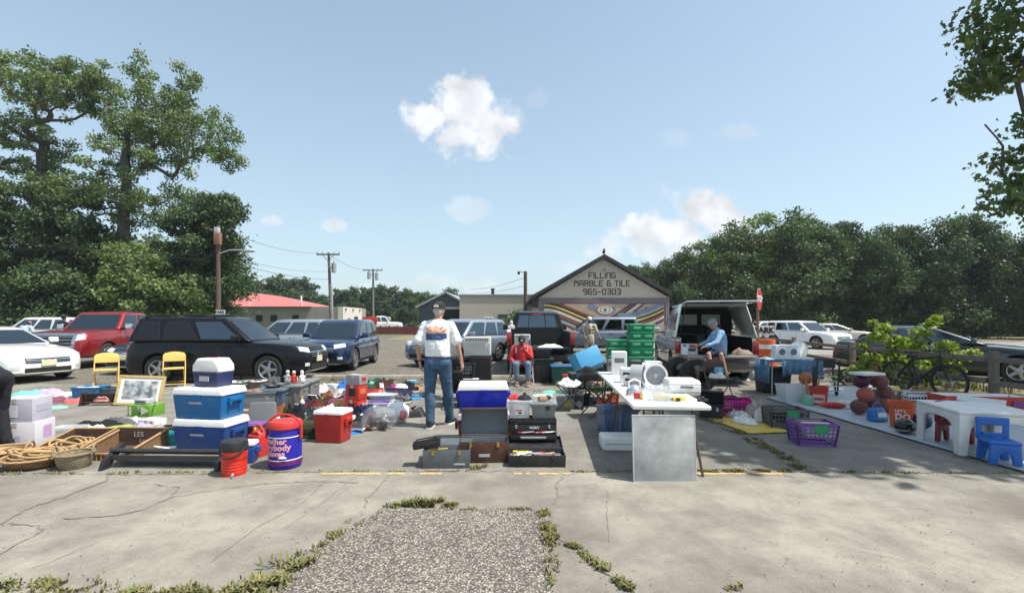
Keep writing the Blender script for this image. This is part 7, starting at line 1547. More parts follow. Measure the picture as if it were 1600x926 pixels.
aircon('larger cream window air conditioner on the right of the black stand',.52,.38,.36,(at(745,9.2)+.02,9.2,.905),0)
aircon('smaller white air conditioner left of the larger one, partly behind the man',.36,.3,.30,(at(704,9.5),9.5,.86),0)
# wheeled walker / stroller: folded, beside the stand
t=thing('folded_stroller','folded black pushchair with wheels in front of the air conditioner stand','pushchair',(at(710,8.5),8.5,0),R(15))
for sx in (-1,1):
 mb=MB();mb.tube([(sx*.16,.1,.08),(sx*.14,0,.45),(sx*.13,-.06,.80),(sx*.1,-.12,.86)],.014,n=6);mb.tube([(sx*.16,-.25,.10),(sx*.14,.05,.5)],.012,n=6);mb.build('frame',BLACK,t)
 for yy_ in (-.25,.12):mb=MB();mb.tube([(sx*.18,yy_+.09*math.cos(a),.105+.09*math.sin(a))for a in [2*PI*i/20 for i in range(20)]],.016,n=6,closed=True);wh=mb.build('wheel',RUBBER,t);mb=MB();[mb.cyl((sx*.18,yy_,.105),(sx*.18,yy_+.085*math.cos(a),.105+.085*math.sin(a)),.004,n=4)for a in [2*PI*i/6 for i in range(6)]];mb.build('spokes',LGREY,wh)
mb=MB();mb.box((0,-.02,.48),(.26,.14,.42),T=T(rx=.15));mb.build('seat',cloth('black',(.015,.015,.018)),t,bevel=.04,seg=3);mb=MB();mb.box((0,-.04,.84),(.26,.2,.14));mb.build('hood',cloth('black',(.015,.015,.018)),t,bevel=.04,seg=3)
crate('milk_crate','black milk crate full of odd tools beneath the air conditioners',.42,.34,.28,BLACK,(at(735,8.45),8.45,0),R(-4),rows=4,fillm=[STEEL,GREY,LGREY])
crate('milk_crate','upper black crate of tools stacked on the lower one by the air conditioners',.42,.34,.24,BLACK,(at(735,8.45),8.45,.285),R(5),rows=4,fillm=[GREY,PAPER])
crate('milk_crate','topmost black crate by the air conditioners, right behind the man',.46,.34,.26,BLACK,(at(722,8.6),8.65,.53),R(-3),rows=4,fillm=[STEEL,BLACK])
# camp chair under the seated man
t=thing('camp_chair','folding camp chair holding the man in the red jacket','chair',(sx_,sy_,0),0);
for sx in (-1,1):
 mb=MB();mb.tube([(sx*.30,-.26,0),(sx*.22,.22,.86)],.011,n=6);mb.tube([(sx*.30,.26,0),(sx*.28,-.26,.58)],.011,n=6);mb.build('frame',LGREY,t)
 mb=MB();mb.box((sx*.30,-.06,.60),(.06,.40,.02));mb.build('armrest',BLACK,t)
mb=MB();mb.tube([(-.30,-.26,.02),(.28,-.24,.38)],.009,n=6);mb.tube([(.30,-.26,.02),(-.28,-.24,.38)],.009,n=6);mb.build('cross_brace',LGREY,t)
mb=MB();mb.box((0,.0,.385),(.50,.46,.012));mb.build('seat',cloth('navy',(.015,.02,.06)),t);mb=MB();mb.box((0,.2,.62),(.46,.012,.46),T=T(0,.02,0));mb.build('backrest',cloth('navy',(.015,.02,.06)),t)
# goods on and around the black pickup
aircon('white window unit with a black control panel on the tailgate of the black pickup',.44,.34,.37,(at(816,13.0),13.0,.835),0,knob=True)
garment('white cloth and rope heap on the right of the black pickup tailgate',.75,.35,.1,cloth('offwhite',(.62,.6,.58)),(at(860,13.05),13.05,.835),seed=95)
t=thing('lamp_stack','small white lantern standing on the left bed rail of the black pickup','lantern',(at(799,14.6),14.6,1.33));mb=MB();mb.box((0,0,.06),(.22,.12,.12));mb.build('base',WHITE,t,bevel=.01);mb=MB();mb.lathe([(.05,.12),(.05,.24),(.02,.27)],n=12);mb.build('globe',LAMP,t)
t=tote('green_tote','large dark green tote with a blue lid under the black pickup tailgate',.76,.5,.46,plas('tote_green',(.012,.08,.06)),(at(886,11.3),11.5,0),R(0),lid=plas('lid_blue',(.04,.13,.25)))
tote('dark_tote','black stacked tote left of the green tote by the seated man',.5,.45,.60,BLACK,(at(848,11.9),11.9,0),R(3),lid=BLACK);tote('dark_tote','flat black crate topping the black tote by the seated man',.5,.4,.22,BLACK,(at(846,11.9),11.9,.64),R(-3))
tote('navy_tote','navy tote behind the green one with a crumpled lid',.62,.42,.40,NAVY,(at(872,12.2),12.25,.0),R(0),lid=NAVY)
t=tote('tilted_tote','bright blue tote tipped on its side above the dark camp gear',.62,.46,.40,plas('tote_sky',(.06,.30,.52)),(at(921,10.0),9.95,.80),0);t.rotation_euler=(R(-112),R(-20),R(14))
t=tote('dark_tote','black tote standing beneath the tipped bright blue one',.55,.42,.5,BLACK,(at(921,10.6),10.75,0),R(2),lid=BLACK)
# green bins stacked
GB=plas('bin_green',(.01,.26,.12),.35);GL2=plas('bin_lime_edge',(.10,.42,.22),.4)
def green_bin(label,loc,rz,rim):
 t=thing('green_bin',label,'storage bin',loc,rz);mb=MB();mb.bin((0,0,0),(.64,.42,.21),top=1.10,t=.008);mb.build('body',GB,t,bevel=.008);mb=MB()
 for (c_,d_)in (((0,-.215,.19),(.68,.025,.045)),((0,.215,.19),(.68,.025,.045)),((-.33,0,.19),(.025,.40,.045)),((.33,0,.19),(.025,.40,.045))):mb.box(c_,d_)
 mb.build('rim',rim,t,bevel=.004);
 for q in (-.16,.16):mb=MB();mb.box((q,-.225,.10),(.2,.01,.07));mb.build('panel',GL2,t,bevel=.003)
 return t
for k in range(3):green_bin(f'green plastic bin, {("bottom", "middle", "top")[k]} one of the shorter stack',(at(967,12.6),12.6,.44+k*.215),R(2-2*k),GL2)
for k in range(5):green_bin(f'green plastic bin, {("bottom", "second from bottom", "middle", "second from top", "top")[k]} one of the taller stack',(at(1000,12.3),12.3,.44+k*.215),R(-3+2*k),GB if k%2 else GL2)
t=thing('trestle','low dark pallet table under the stacks of green bins','pallet',(at(984,12.5),12.5,0));mb=MB();mb.box((0,0,.42),(1.5,.5,.03));mb.build('deck',BLACK,t)
for sx in (-.7,0,.7):mb=MB();mb.box((sx,0,.20),(.08,.46,.40));mb.build('leg',BLACK,t)
# dark folded camp chairs and appliance heap
def fold_chair(label,loc,rz,s=1.,col=None):
 t=thing('folding_stool',label,'chair',loc,rz);c_=col or BLACK
 for sy in (-1,1):
  mb=MB();mb.tube([(-.25*s,sy*.2,0),(.22*s,sy*.2,.46*s)],.011,n=6);mb.tube([(.25*s,sy*.2,0),(-.22*s,sy*.2,.46*s)],.011,n=6);mb.build('frame',DSTEEL,t)
 mb=MB();pr=[(-.24*s,.47*s),(-.1*s,.41*s),(.1*s,.41*s),(.24*s,.47*s),(.24*s,.485*s),(.1*s,.425*s),(-.1*s,.425*s),(-.24*s,.485*s)];mb.prism(pr,-.22,.22,plane='xz');mb.build('seat',c_,t);return t
fold_chair('black folding stool draped with a dark green cloth left of the white table',(at(938,7.6),7.6,0),R(10),1.1,cloth('forest',(.02,.06,.03)));fold_chair('black folding stool carrying a white bundle by the grey box',(at(890,8.2),8.2,0),R(-8),1.0)
t=thing('steel_table','small dark folding table with a glassy top behind the grey box','table',(at(915,8.5),8.5,0),R(5));mb=MB();mb.box((0,0,.62),(.62,.42,.02));mb.build('tabletop',DSTEEL,t)
for sx in (-1,1):
 for sy in (-1,1):mb=MB();mb.tube([(sx*.27,sy*.17,0),(sx*.27,sy*.17,.61)],.012,n=6);mb.build('leg',DSTEEL,t)
garment('white and grey bundle lying on the dark stool',.48,.3,.16,cloth('offwhite',(.62,.6,.58)),(at(890,8.2),8.2,.42),seed=97,name='bundle',cat='bundle');garment('black jacket hanging over the small steel table',.4,.3,.12,cloth('black',(.015,.015,.018)),(at(915,8.5),8.5,.632),seed=98)
t=thing('gadget','small red gadget next to the white bundle','gadget',(at(884,8.3),8.4,.56));mb=MB();mb.box((0,0,.03),(.1,.08,.05));mb.build('case',RED,t,bevel=.01);mb=MB();mb.cyl((0,0,.05),(0,0,.08),.02);mb.build('knob',BLACK,t)
bucket('orange_pail','orange pail standing under the folding stool left of the table',.1,.13,.26,ORANGE,(at(945,7.75),7.75,0));bucket('orange_pail','second orange pail half hidden behind the table leg',.1,.12,.22,ORANGE,(at(958,8.6),8.6,0))
t=carton('speaker_box','grey box with a round yellow disc on its front near the mint cloths',.34,.26,.20,M('box_grey',(.27,.27,.26),.7),(*g(884,637)[:2],0),R(-4));mb=MB();mb.cyl((.03,-.132,.10),(.03,-.138,.10),.07,n=26);mb.build('disc',M('disc_mustard',(.42,.32,.08),.6),t)
t=thing('speaker','dark box speaker standing right of the grey disc box','speaker',(*g(905,640)[:2],0),R(-6));mb=MB();mb.box((0,.1,.13),(.16,.2,.26));mb.build('cabinet',BLACK,t,bevel=.006);mb=MB();mb.cyl((0,-.002,.1),(0,-.008,.1),.055,n=20);mb.build('cone',GREY,t)
garment('mint green towel on the ground right of the seated man',.5,.3,.06,cloth('mint',(.16,.55,.42)),g(866,613),seed=101);garment('pale mint towel beside the greener one',.4,.25,.05,cloth('mint3',(.35,.58,.46)),g(852,618),seed=102);garment('white cloth with dark edge at the left of the mint towels',.3,.2,.04,cloth('offwhite',(.62,.6,.58)),g(843,618),seed=103);garment('straw coloured mat propped behind the mint towels',.35,.2,.12,cloth('straw',(.5,.42,.28)),g(876,606),seed=104)
garment('navy cloth slumped between the stools',.4,.35,.3,cloth('navy',(.015,.02,.06)),(*g(912,632)[:2],0),seed=105)
# small hard goods strewn through the clothes pile and round the camp gear
C_=[('carton','small black and white box at the left of the tan bat',.16,.12,.10,BLACK,(516,646)),('carton','thin red game box lying in front of the tan bat',.30,.20,.04,RED,(533,656)),('carton','small navy box leaning by the yellow topped bottle',.14,.12,.16,NAVY,(467,645)),('carton','cream shoe box behind the pale trainers',.30,.18,.11,PAPER,(520,607)),('carton','black shoe box at the back right of the clothes pile',.32,.2,.12,BLACK,(604,600)),('carton','small teal box at the back of the pile left of the white helmet',.18,.14,.1,TEAL,(617,606)),('carton','grey shoe box by the left edge of the walking man',.3,.2,.11,GREY,(652,620)),('carton','pale blue carton at the back between the man and the white helmet',.24,.18,.16,plas('sky',(.1,.4,.6)),(643,604)),('carton','brown cardboard box behind the orange pails',.34,.26,.22,M('kraft',(.22,.14,.09)),(930,612)),('carton','flat white box in the grass behind the folding stools',.34,.24,.07,PAPER,(901,606)),('carton','small yellow box beneath the dark steel table',.16,.12,.12,YEL,(918,622)),('carton','dark box at the feet of the folding stool beside the table',.26,.2,.18,CHAR,(932,634))]
for i,(nm,lab,w_,d_,h_,c,p)in enumerate(C_):carton('small_box',lab,w_,d_,h_,c,g(*p),R(-40+31*i%80),prints=[(0,.5,.6,.4,(WHITE,GREY,BLACK)[i%3],'f')])
for i,(lab,p,c)in enumerate((('white mug standing by the shoe box behind the trainers',(510,612),WHITE),('blue mug in front of the tall red cartons',(548,653),BLUE),('red mug at the front of the trinket bin',(577,656),RED),('green mug at the back of the clothes pile',(560,604),GREEN),('black mug near the striped blue folder',(640,630),BLACK))):
 t=thing('mug',lab,'mug',g(*p),R(40*i));mb=MB();mb.lathe([(.036,0),(.042,.01),(.042,.10),(.038,.10),(.034,.01)],n=16);mb.build('body',c,t);mb=MB();mb.tube([(.04,0,.085),(.07,0,.07),(.07,0,.035),(.04,0,.02)],.006,n=6);mb.build('handle',c,t)
rope('coil of black cable beside the grey disc box',g(866,634),.16,5,.07,31,.008,'cable_coil').data.materials[0]=BLACK
# ================================================================== THE WHITE TABLES
def ftable(label,loc,rz,L,Wd=.76,h=.74,curved=False):
 t=thing('folding_table',label,'table',loc,rz);mb=MB();mb.box((0,0,h-.022),(Wd,L,.044));mb.build('tabletop',M('table_white',(.74,.74,.71),.45,var=.05,dirt=.12),t,bevel=.014,seg=3)
 for sy in (-1,1):
  for sx in (-1,1):mb=MB();mb.tube([(sx*(Wd/2-.10),sy*(L/2-.28),h-.05),(sx*(Wd/2-.07),sy*(L/2-.24),.34),(sx*(Wd/2-.04),sy*(L/2-.12),.0)],.0145,n=8);mb.build('leg',M('leg_brown',(.10,.06,.045),.5),t)
  mb=MB();mb.tube([(-(Wd/2-.08),sy*(L/2-.25),.40),(Wd/2-.08,sy*(L/2-.25),.40)],.010,n=6);mb.tube([(0,sy*(L/2-.25),.40),(0,sy*(L/2-.65),h-.05)],.009,n=6);mb.build('brace',M('leg_brown',(.10,.06,.045),.5),t)
 return t
tz=.74;ta=math.atan2(-.28,3.3)*-1
def tb_at(px,py,z=tz):return g(px,py,z)
TN=(1.645,5.46,0);rzt=R(-4.2)
ftable('near long white folding table with small appliances, its shadow on the ground',TN,rzt,1.83)
ftable('far white folding table set end to end behind the near one',(1.645+.112,5.46+1.53,0),rzt,1.22)
# canvas board leaning on the near end
t=thing('canvas_board','square pale grey marbled board leaning against the front of the white table','board',(at(1038,4.52),4.50,0),R(0));mar=M('marbled_board',(.38,.395,.385),.4,var=.5,scale=2.6)
mb=MB();mb.box((0,0,.325),(.61,.025,.64),T=T(rx=-R(5)));mb.build('panel',mar,t,bevel=.004)
mb=MB()
for a,b,c_,d_ in ((-.309,.309,.004,.012),(-.309,.309,.642,.650),(-.309,-.301,.012,.642),(.301,.309,.012,.642)):mb.box(((a+b)/2,0,(c_+d_)/2),(b-a,.030,d_-c_),T=T(rx=-R(5)))
mb.build('edge',M('board_edge',(.5,.52,.5),.5),t)
# under the table
t=thing('white_case','white rounded plastic case lying under the left edge of the near table','case',(at(965,5.75),5.72,0),R(-2));mb=MB();mb.box((0,0,.085),(.44,.30,.17));mb.build('body',WHITE,t,bevel=.035,seg=3);mb=MB();mb.box((0,-.152,.09),(.36,.006,.012));mb.build('seam',LGREY,t)
tote('blue_bin','dusty blue bin under the left side of the near table',.26,.34,.36,plas('dusty_blue',(.07,.12,.22)),(at(957,6.25),6.45,0),R(8),lid=plas('dusty_blue',(.07,.12,.22)));tote('blue_bin','second dusty blue bin right of the first under the table',.26,.34,.34,plas('dusty_blue',(.07,.12,.22)),(at(986,6.35),6.55,0),R(-6),lid=plas('navy2',(.03,.05,.1)))
garment('blue and white plastic bag on the ground by the dusty blue bins',.14,.12,.12,plas('bag_blue',(.1,.2,.5)),(at(941,6.3),6.2,0),seed=110,name='plastic_bag',cat='bag')
# appliances
def on(px,py):x,y,z=g(px,py,tz);return (x,y,tz+.001)
def fan_heater(label,loc,rz,ring,r=.15,depth=.09,back=GREY):
 t=thing('drum_fan',label,'fan',loc,rz);TT=T(0,0,r+.015,rx=-PI/2)
 mb=MB();mb.lathe([(r*.82,-depth/2),(r,-depth/2-.004),(r*1.02,0),(r,depth/2+.004),(r*.82,depth/2)],n=36,T=TT,cap=False);mb.build('ring',ring,t,smooth=40)
 mb=MB();mb.cyl((0,.005,r+.015),(0,.03,r+.015),r*.84,n=30);mb.build('face',back,t)
 mb=MB();
 for k in range(3):mb.tube([(r*(.3+.22*k)*math.cos(a),-.02,r+.015+r*(.3+.22*k)*math.sin(a))for a in [2*PI*i/24 for i in range(24)]],.002,n=4,closed=True)
 for i in range(16):a=2*PI*i/16;mb.cyl((0,-.02,r+.015),(r*.84*math.cos(a),-.02,r+.015+r*.84*math.sin(a)),.0018,n=4)
 mb.build('guard',LGREY,t)
 mb=MB();mb.ell((0,-.022,r+.015),(.03,.012,.03));mb.build('hub',LGREY,t)
 mb=MB();mb.box((0,0,.012),(r*.9,depth*1.3,.024));mb.build('foot',ring,t,bevel=.006);return t
fan_heater('round white rimmed fan facing forward on the near table',on(1024,606),R(-8),WHITE,.145,.07,M('fan_face',(.36,.38,.40),.4,var=.3,scale=14));fan_heater('grey drum shaped fan turned sideways left of the white rimmed fan',on(997,603),R(62),M('drum_grey',(.33,.35,.36),.4),.13,.15)
def small_app(name,label,loc,rz,w,d,h,col,panel=BLACK,knob=True,cat='appliance',top=.94):
 t=thing(name,label,cat,loc,rz);mb=MB();mb.box((0,0,h/2),(w,d,h),top=top);mb.build('body',col,t,bevel=min(w,d,h)*.1,seg=3);mb=MB();mb.box((0,-d/2-.002,h*.62),(w*.6,.012,h*.2));mb.build('front_panel',panel,t,bevel=.002)
 if knob:mb=MB();mb.cyl((w*.2,-d/2,h*.3),(w*.2,-d/2-.018,h*.3),.012);mb.build('knob',GREY,t)
 return t
CRW=M('appliance_white',(.70,.70,.68),.35,var=.04)
small_app('dehumidifier','tall white box shaped appliance at the far end of the tables',on(967,584),R(-10),.24,.22,.36,CRW,GREY,knob=False,top=.98)
small_app('water_filter','grey cylinder topped appliance at the left edge of the far table',on(953,580),R(0),.09,.1,.2,GREY)
small_app('toaster','white and black kitchen appliance right in front of the tall white one',on(981,597),R(-12),.22,.2,.2,CRW,BLACK);small_app('radio','small stacked white radio near the grey drum fan',on(984,602),R(-30),.14,.12,.13,CRW,BLACK)
small_app('coffee_maker','black coffee maker with a chrome top at the middle of the far table',on(992,590),R(0),.18,.2,.26,BLACK,GREY);small_app('bread_maker','white boxy bread maker right of the black coffee maker',on(1006,588),R(-4),.2,.2,.2,CRW,LGREY)
small_app('printer','white printer with a dark slot behind the white rimmed fan',on(1018,594),R(-5),.26,.22,.20,CRW,BLACK,knob=False);small_app('toaster_oven','pale box appliance at the far right of the far table',on(1020,580),R(-4),.28,.22,.17,CRW,GREY,knob=False)
t=thing('kettle','silver electric kettle with a looped handle in front of the drum fan','kettle',on(991,617),R(15));mb=MB();mb.lathe([(.088,0),(.092,.02),(.085,.06),(.06,.10),(.03,.12)],n=26);mb.build('body',M('kettle_silver',(.6,.6,.6),.25,.8),t,smooth=50);mb=MB();mb.tube([(-.07,0,.08),(-.07,0,.15),(0,0,.18),(.07,0,.15),(.07,0,.08)],.011,n=8);mb.build('handle',WHITE,t);mb=MB();mb.cyl((.07,-.02,.05),(.12,-.03,.09),.016,.01);mb.build('spout',STEEL,t)
t=thing('tape_measure','red and yellow tape measure at the near left corner of the table','tape measure',on(997,623),R(-5));mb=MB();mb.box((0,0,.035),(.09,.045,.065));mb.build('case',RED,t,bevel=.012);mb=MB();mb.box((.03,-.024,.035),(.03,.006,.05));mb.build('side_plate',YEL,t)
t=tote('clear_tub','clear plastic tub holding a bag and yellow things at the front of the table',.24,.17,.13,TPLAST,on(1030,625),R(-3),ribs=False,cat='tub');
mb=MB();mb.prism([(-.10,0),(.05,0),(-.03,.17)],-.02,.03,plane='xz');mb.build('plastic_film',TPLAST,t);mb=MB();mb.box((.02,0,.03),(.14,.08,.05));mb.build('contents',YEL,t,bevel=.015)
t=thing('cordless_tool','yellow hand tool lying on the table right of the clear tub','tool',on(1060,626),R(8));mb=MB();mb.box((0,0,.022),(.14,.045,.042));mb.build('body',YEL,t,bevel=.012);mb=MB();mb.cyl((-.07,0,.02),(-.10,0,.02),.014);mb.box((-.02,-.03,.02),(.03,.05,.03));mb.build('grip',BLACK,t)
t=thing('white_scanner','wide low white office machine on the right side of the near table','appliance',on(1066,612),R(-6));mb=MB();mb.box((0,.05,.05),(.36,.34,.09));mb.build('base',CRW,t,bevel=.012,seg=3);mb=MB();mb.box((0,.05,.125),(.37,.34,.05),top=.9);mb.build('lid',WHITE,t,bevel=.015,seg=3);mb=MB();mb.box((.02,-.124,.075),(.14,.01,.03));mb.build('front_slot',GREY,t,bevel=.003);mb=MB();mb.box((0,-.125,.02),(.33,.012,.014));mb.build('paper_tray',LGREY,t)
t=thing('sunglasses_case','small black lump of gear at the near right corner of the table','gear',on(1098,627),R(5));mb=MB();mb.box((0,0,.014),(.11,.05,.026));mb.build('body',BLACK,t,bevel=.008);mb=MB();mb.ell((0,0,.035),(.02,.02,.02));mb.build('knob',BLACK,t)
mb=MB();mb.tube([(0,0,0),(.01,-.01,-.1),(.05,-.02,-.19),(.09,0,-.2),(.12,.02,-.1),(.13,.03,0)],.006,n=6);o=mb.build('electric_flex',BLACK);put(o,(1.42,5.0,.69));tag(o,'black power cord looping down under the near table','cord')
# ================================================================== RIGHT: tyre, crates, baskets
x,y=at(1088,10.3),10.2
t=thing('tyre','large black tyre standing upright beside the capped pickup','tyre',(x,y,0),R(-24));RT=.385;TT=T(0,0,RT,rx=PI/2)
mb=MB();mb.lathe([(RT*.58,-.09),(RT*.8,-.11),(RT*.95,-.10),(RT,-.07),(RT,.07),(RT*.95,.10),(RT*.8,.11),(RT*.58,.09),(RT*.56,0)],n=44,T=TT,cap=False)
for i in range(40):
 a=2*PI*i/40
 for sy in (-1,1):mb.box((RT*1.006*math.cos(a),RT*1.006*math.sin(a),sy*.05),(.018,.022,.06),T=TT,rz=a)
mb.build('casing',RUBBER,t,smooth=35);mb=MB();mb.lathe([(RT*.575,-.085),(RT*.60,-.097),(RT*.63,-.099)],n=44,T=TT,cap=False);mb.build('bead',DSTEEL,t)
t2=again(t,'second black tyre standing behind and left of the other one',(at(1062,10.0),10.0,.12));t2.rotation_euler=(0,0,R(-50));t2.location=(at(1066,10.75),10.75,0)
def folding_seat(label,loc,rz,col,frame):
 t=thing('folding_chair',label,'chair',loc,rz)
 for sx in (-1,1):mb=MB();mb.tube([(sx*.21,-.22,0),(sx*.21,.14,.5),(sx*.20,.22,.76)],.012,n=6);mb.build('frame',frame,t);mb=MB();mb.tube([(sx*.19,.26,0),(sx*.19,-.12,.44)],.011,n=6);mb.build('leg',frame,t)
 mb=MB();mb.box((0,-.02,.45),(.40,.38,.03));mb.build('seat',col,t,bevel=.012);mb=MB();mb.prism([(-.21,.56),(.21,.56),(.21,.74),(.12,.81),(-.12,.81),(-.21,.74)],.19,.215,plane='xz');mb.build('backrest',col,t,bevel=.008);return t
BRC=M('brown_vinyl',(.06,.03,.03),.4,var=.1)
folding_seat('dark brown folding chair in front of the man on the tailgate',(at(1123,9.1),9.1,0),R(4),BRC,M('leg_brown',(.10,.06,.045)))
garment('white and pale blue things piled on the dark brown folding chair',.3,.25,.14,cloth('offwhite',(.62,.6,.58)),(at(1121,9.05),9.05,.467),seed=120,name='bundle',cat='bundle');carton('small_box','small light blue box in the pile on the brown folding chair',.14,.1,.1,plas('sky',(.1,.4,.6)),(at(1124,9.1),9.13,.56),R(10))
t=toolbox('open black box between the white table and the pink crate',.34,.26,.19,BLACK,(at(1112,7.5),7.5,0),R(-28),ang=62,lidh=.25,latchm=LGREY,tools=4)
crate('black_crate','black milk crate tucked behind the pink crate',.42,.34,.26,BLACK,(at(1135,7.95),8.0,0),R(-8));crate('pink_crate','magenta plastic crate at the back end of the yellow mat',.52,.36,.27,plas('magenta',(.48,.01,.22)),(at(1148,7.75),7.75,0),R(-8),rows=4)
x0,y0,_=g(1162,655);mb=MB();n=14;vs=[]
for i in range(n+1):
 for j in range(7):vs.append((-.45+.9*i/n+.02*noise.noise(Vector((i,j,0))),-.62+1.3*j/6,.018+.008*noise.noise(Vector((i*.7,j*.9,3)))))
mb.add(vs,[(i*7+j,(i+1)*7+j,(i+1)*7+j+1,i*7+j+1)for i in range(n)for j in range(6)]);o=mb.build('yellow_mat',M('mat_yellow',(.50,.36,.06),.7,var=.15));put(o,(at(1166,6.95),6.95,0),R(8));o.scale=(.72,.85,1);md=o.modifiers.new('s','SOLIDIFY');md.thickness=.006;tag(o,'bright yellow mat on the ground under bags in front of the pink crate','mat')
for i,(px,py,w_,d_,h_,c,a,lab)in enumerate(((1155,655,.22,.5,.09,cloth('camo_pale',(.5,.52,.47)),20,'pale grey bag strap bundle lying long on the yellow mat'),(1163,663,.2,.42,.08,M('paper_film',(.66,.68,.66),.4),28,'white paper packet lying diagonally on the yellow mat'),(1180,652,.34,.32,.2,cloth('check',(.35,.30,.27)),0,'checked grey brown bag standing at the right of the yellow mat'),(1170,644,.3,.25,.16,cloth('wine2',(.2,.12,.12)),10,'brownish crumpled bag right beside the pink crate'),(1190,660,.22,.2,.16,cloth('offwhite',(.62,.6,.58)),0,'white wadded cloth between the checked bag and the grey crate'))):
 garment(lab,w_,d_,h_*1.5,c,(*g(px,py)[:2],.03),R(a),seed=130+i,name='cloth_bag',cat='bag',rough=12)
GT=M('tag_green',(.02,.28,.10),.6)
x,y,_=g(1226,672);crate('grey_crate','grey plastic crate with a green price tag',.50,.36,.29,plas('crate_grey',(.11,.105,.10)),(x*(1+.2/y),y+.2,0),R(-9),rows=4,tagm=GT,fillm=[BLACK,CHAR])
x,y,_=g(1268,698);crate('purple_basket','purple plastic basket with a green tag in front of the grey crate',.48,.34,.29,plas('basket_purple',(.16,.07,.30)),(x*(1+.15/y),y+.15,0),R(-10),rows=5,taper=1.18,tagm=GT,fillm=[PAPER,LGREY,M('kraft',(.22,.14,.09))])
# clothed table with the white organiser
t=thing('draped_table','table under a dusty blue cloth behind the red bucket','table',(at(1226,10.2),10.1,0),R(-2));BC=cloth('dusty',(.11,.20,.30))
mb=MB();mb.box((0,0,.72),(1.02,.6,.03));mb.build('tabletop',GREY,t)
for sx in (-1,1):
 for sy in (-1,1):mb=MB();mb.tube([(sx*.46,sy*.25,0),(sx*.46,sy*.25,.7)],.014,n=6);mb.build('leg',LGREY,t)
mb=MB();mb.box((0,0,.742),(1.10,.66,.010));n=30;fr=[]
for i in range(n+1):q=i/n;xx=-.3+.85*q;fr.append((xx,-.34-.02*math.sin(q*38),.742));fr.append((xx,-.35-.035*math.sin(q*38+.5),.40+.05*math.sin(q*5)))
mb.add(fr,[(2*i,2*i+1,2*i+3,2*i+2)for i in range(n)]);fr=[]
for i in range(n+1):q=i/n;fr.append((-.55-.01*math.sin(q*30),-.33+.66*q,.742));fr.append((-.56-.03*math.sin(q*30),-.33+.66*q,.25))
mb.add(fr,[(2*i,2*i+1,2*i+3,2*i+2)for i in range(n)]);o=mb.build('tablecloth',BC,t,smooth=50);md=o.modifiers.new('s','SOLIDIFY');md.thickness=.004
tote('dark_tote','black bin standing in the shade under the cloth covered table',.6,.45,.55,BLACK,(at(1205,10.3),10.25,0),R(0))
t=thing('white_organizer','white plastic organiser with two round openings on the blue cloth','appliance',(at(1227,10.0),10.0,.750),R(-3));mb=MB();mb.box((0,0,.16),(.52,.2,.31),top=.97);mb.build('body',plas('bright_white',(.74,.76,.8)),t,bevel=.02,seg=3)
for sx in (-.12,.12):
 mb=MB();mb.tube([(sx+.075*math.cos(a),-.104,.16+.09*math.sin(a))for a in [2*PI*i/24 for i in range(24)]],.012,n=6,closed=True);mb.build('opening_rim',WHITE,t);mb=MB();mb.cyl((sx,-.098,.16),(sx,-.106,.16),.065,n=20);mb.build('opening',GREY,t)
t=thing('oval_tray','white oval rimmed tray propped up right of the organiser','tray',(at(1249,10.05),10.08,.755),R(5));mb=MB();TT=T(0,0,.20,rx=PI/2-.1)@Matrix.Diagonal((1.05,1,1,1));mb.lathe([(.001,0),(.15,0),(.17,.012),(.195,.014),(.195,.02),(.001,.008)],n=36,T=TT,cap=False);mb.build('dish',WHITE,t)
mb=MB();mb.tube([tuple(TT@Vector((.195*math.cos(a),.195*math.sin(a),.017)))for a in [2*PI*i/32 for i in range(32)]],.008,n=6,closed=True);mb.build('rim',LGREY,t)
garment('folded pale blue sheet at the left end of the cloth covered table',.3,.3,.06,cloth('paleblue',(.35,.5,.58)),(at(1198,10.1),10.05,.752),seed=140)
t=tote('clear_tote','big frosted tote with coloured things inside in front of the blue cloth',.54,.40,.34,CLOUDP,(at(1244,8.9),8.95,0),R(-5),ribs=False,lid=None,cat='storage bin');mb=MB();rr_=random.Random(5)
for i in range(7):mb=MB();mb.ell((rr_.uniform(-.18,.18),rr_.uniform(-.1,.1),.06+rr_.random()*.12),(.08,.07,.06),n=10);mb.build('contents',(cloth('turq',(.05,.4,.4)),PAPER,cloth('salmon',(.55,.25,.2)),WHITE)[i%4],t)
BASK=plas('basketball_orange',(.42,.13,.04),.6)
ball('basketball','orange brown basketball resting on the rim of the frosted tote',.12,BASK,(at(1263,8.9),8.98,.345))
x,y,_=g(1279,636);bk_=bucket('red_bucket','red five gallon bucket with a white and red label holding wooden bats',.13,.155,.37,plas('bucket_red',(.55,.05,.025)),(x*(1+.14/y),y+.14,0));
def lab(v):a=v[0]/.145-.55;return (.146*math.sin(a),-.146*math.cos(a),v[1])
mb=MB();n=10;vs=[lab((-.10+.2*i/n,z))for z in (.07,.23)for i in range(n+1)];vs=[(v_[0]*1.03,v_[1]*1.03,v_[2])for v_ in vs];mb.add(vs,[(i,i+1,i+n+2,i+n+1)for i in range(n)]);l=mb.build('label',M('label_pale',(.6,.45,.42),.6),bk_);
mb=MB();vs=[lab((-.07+.14*i/n,z))for z in (.13,.17)for i in range(n+1)];vs=[(v_[0]*1.06,v_[1]*1.06,v_[2])for v_ in vs];mb.add(vs,[(i,i+1,i+n+2,i+n+1)for i in range(n)]);mb.build('label_print',RED,l)
WB=M('bat_wood',(.34,.21,.12),.5,var=.2)
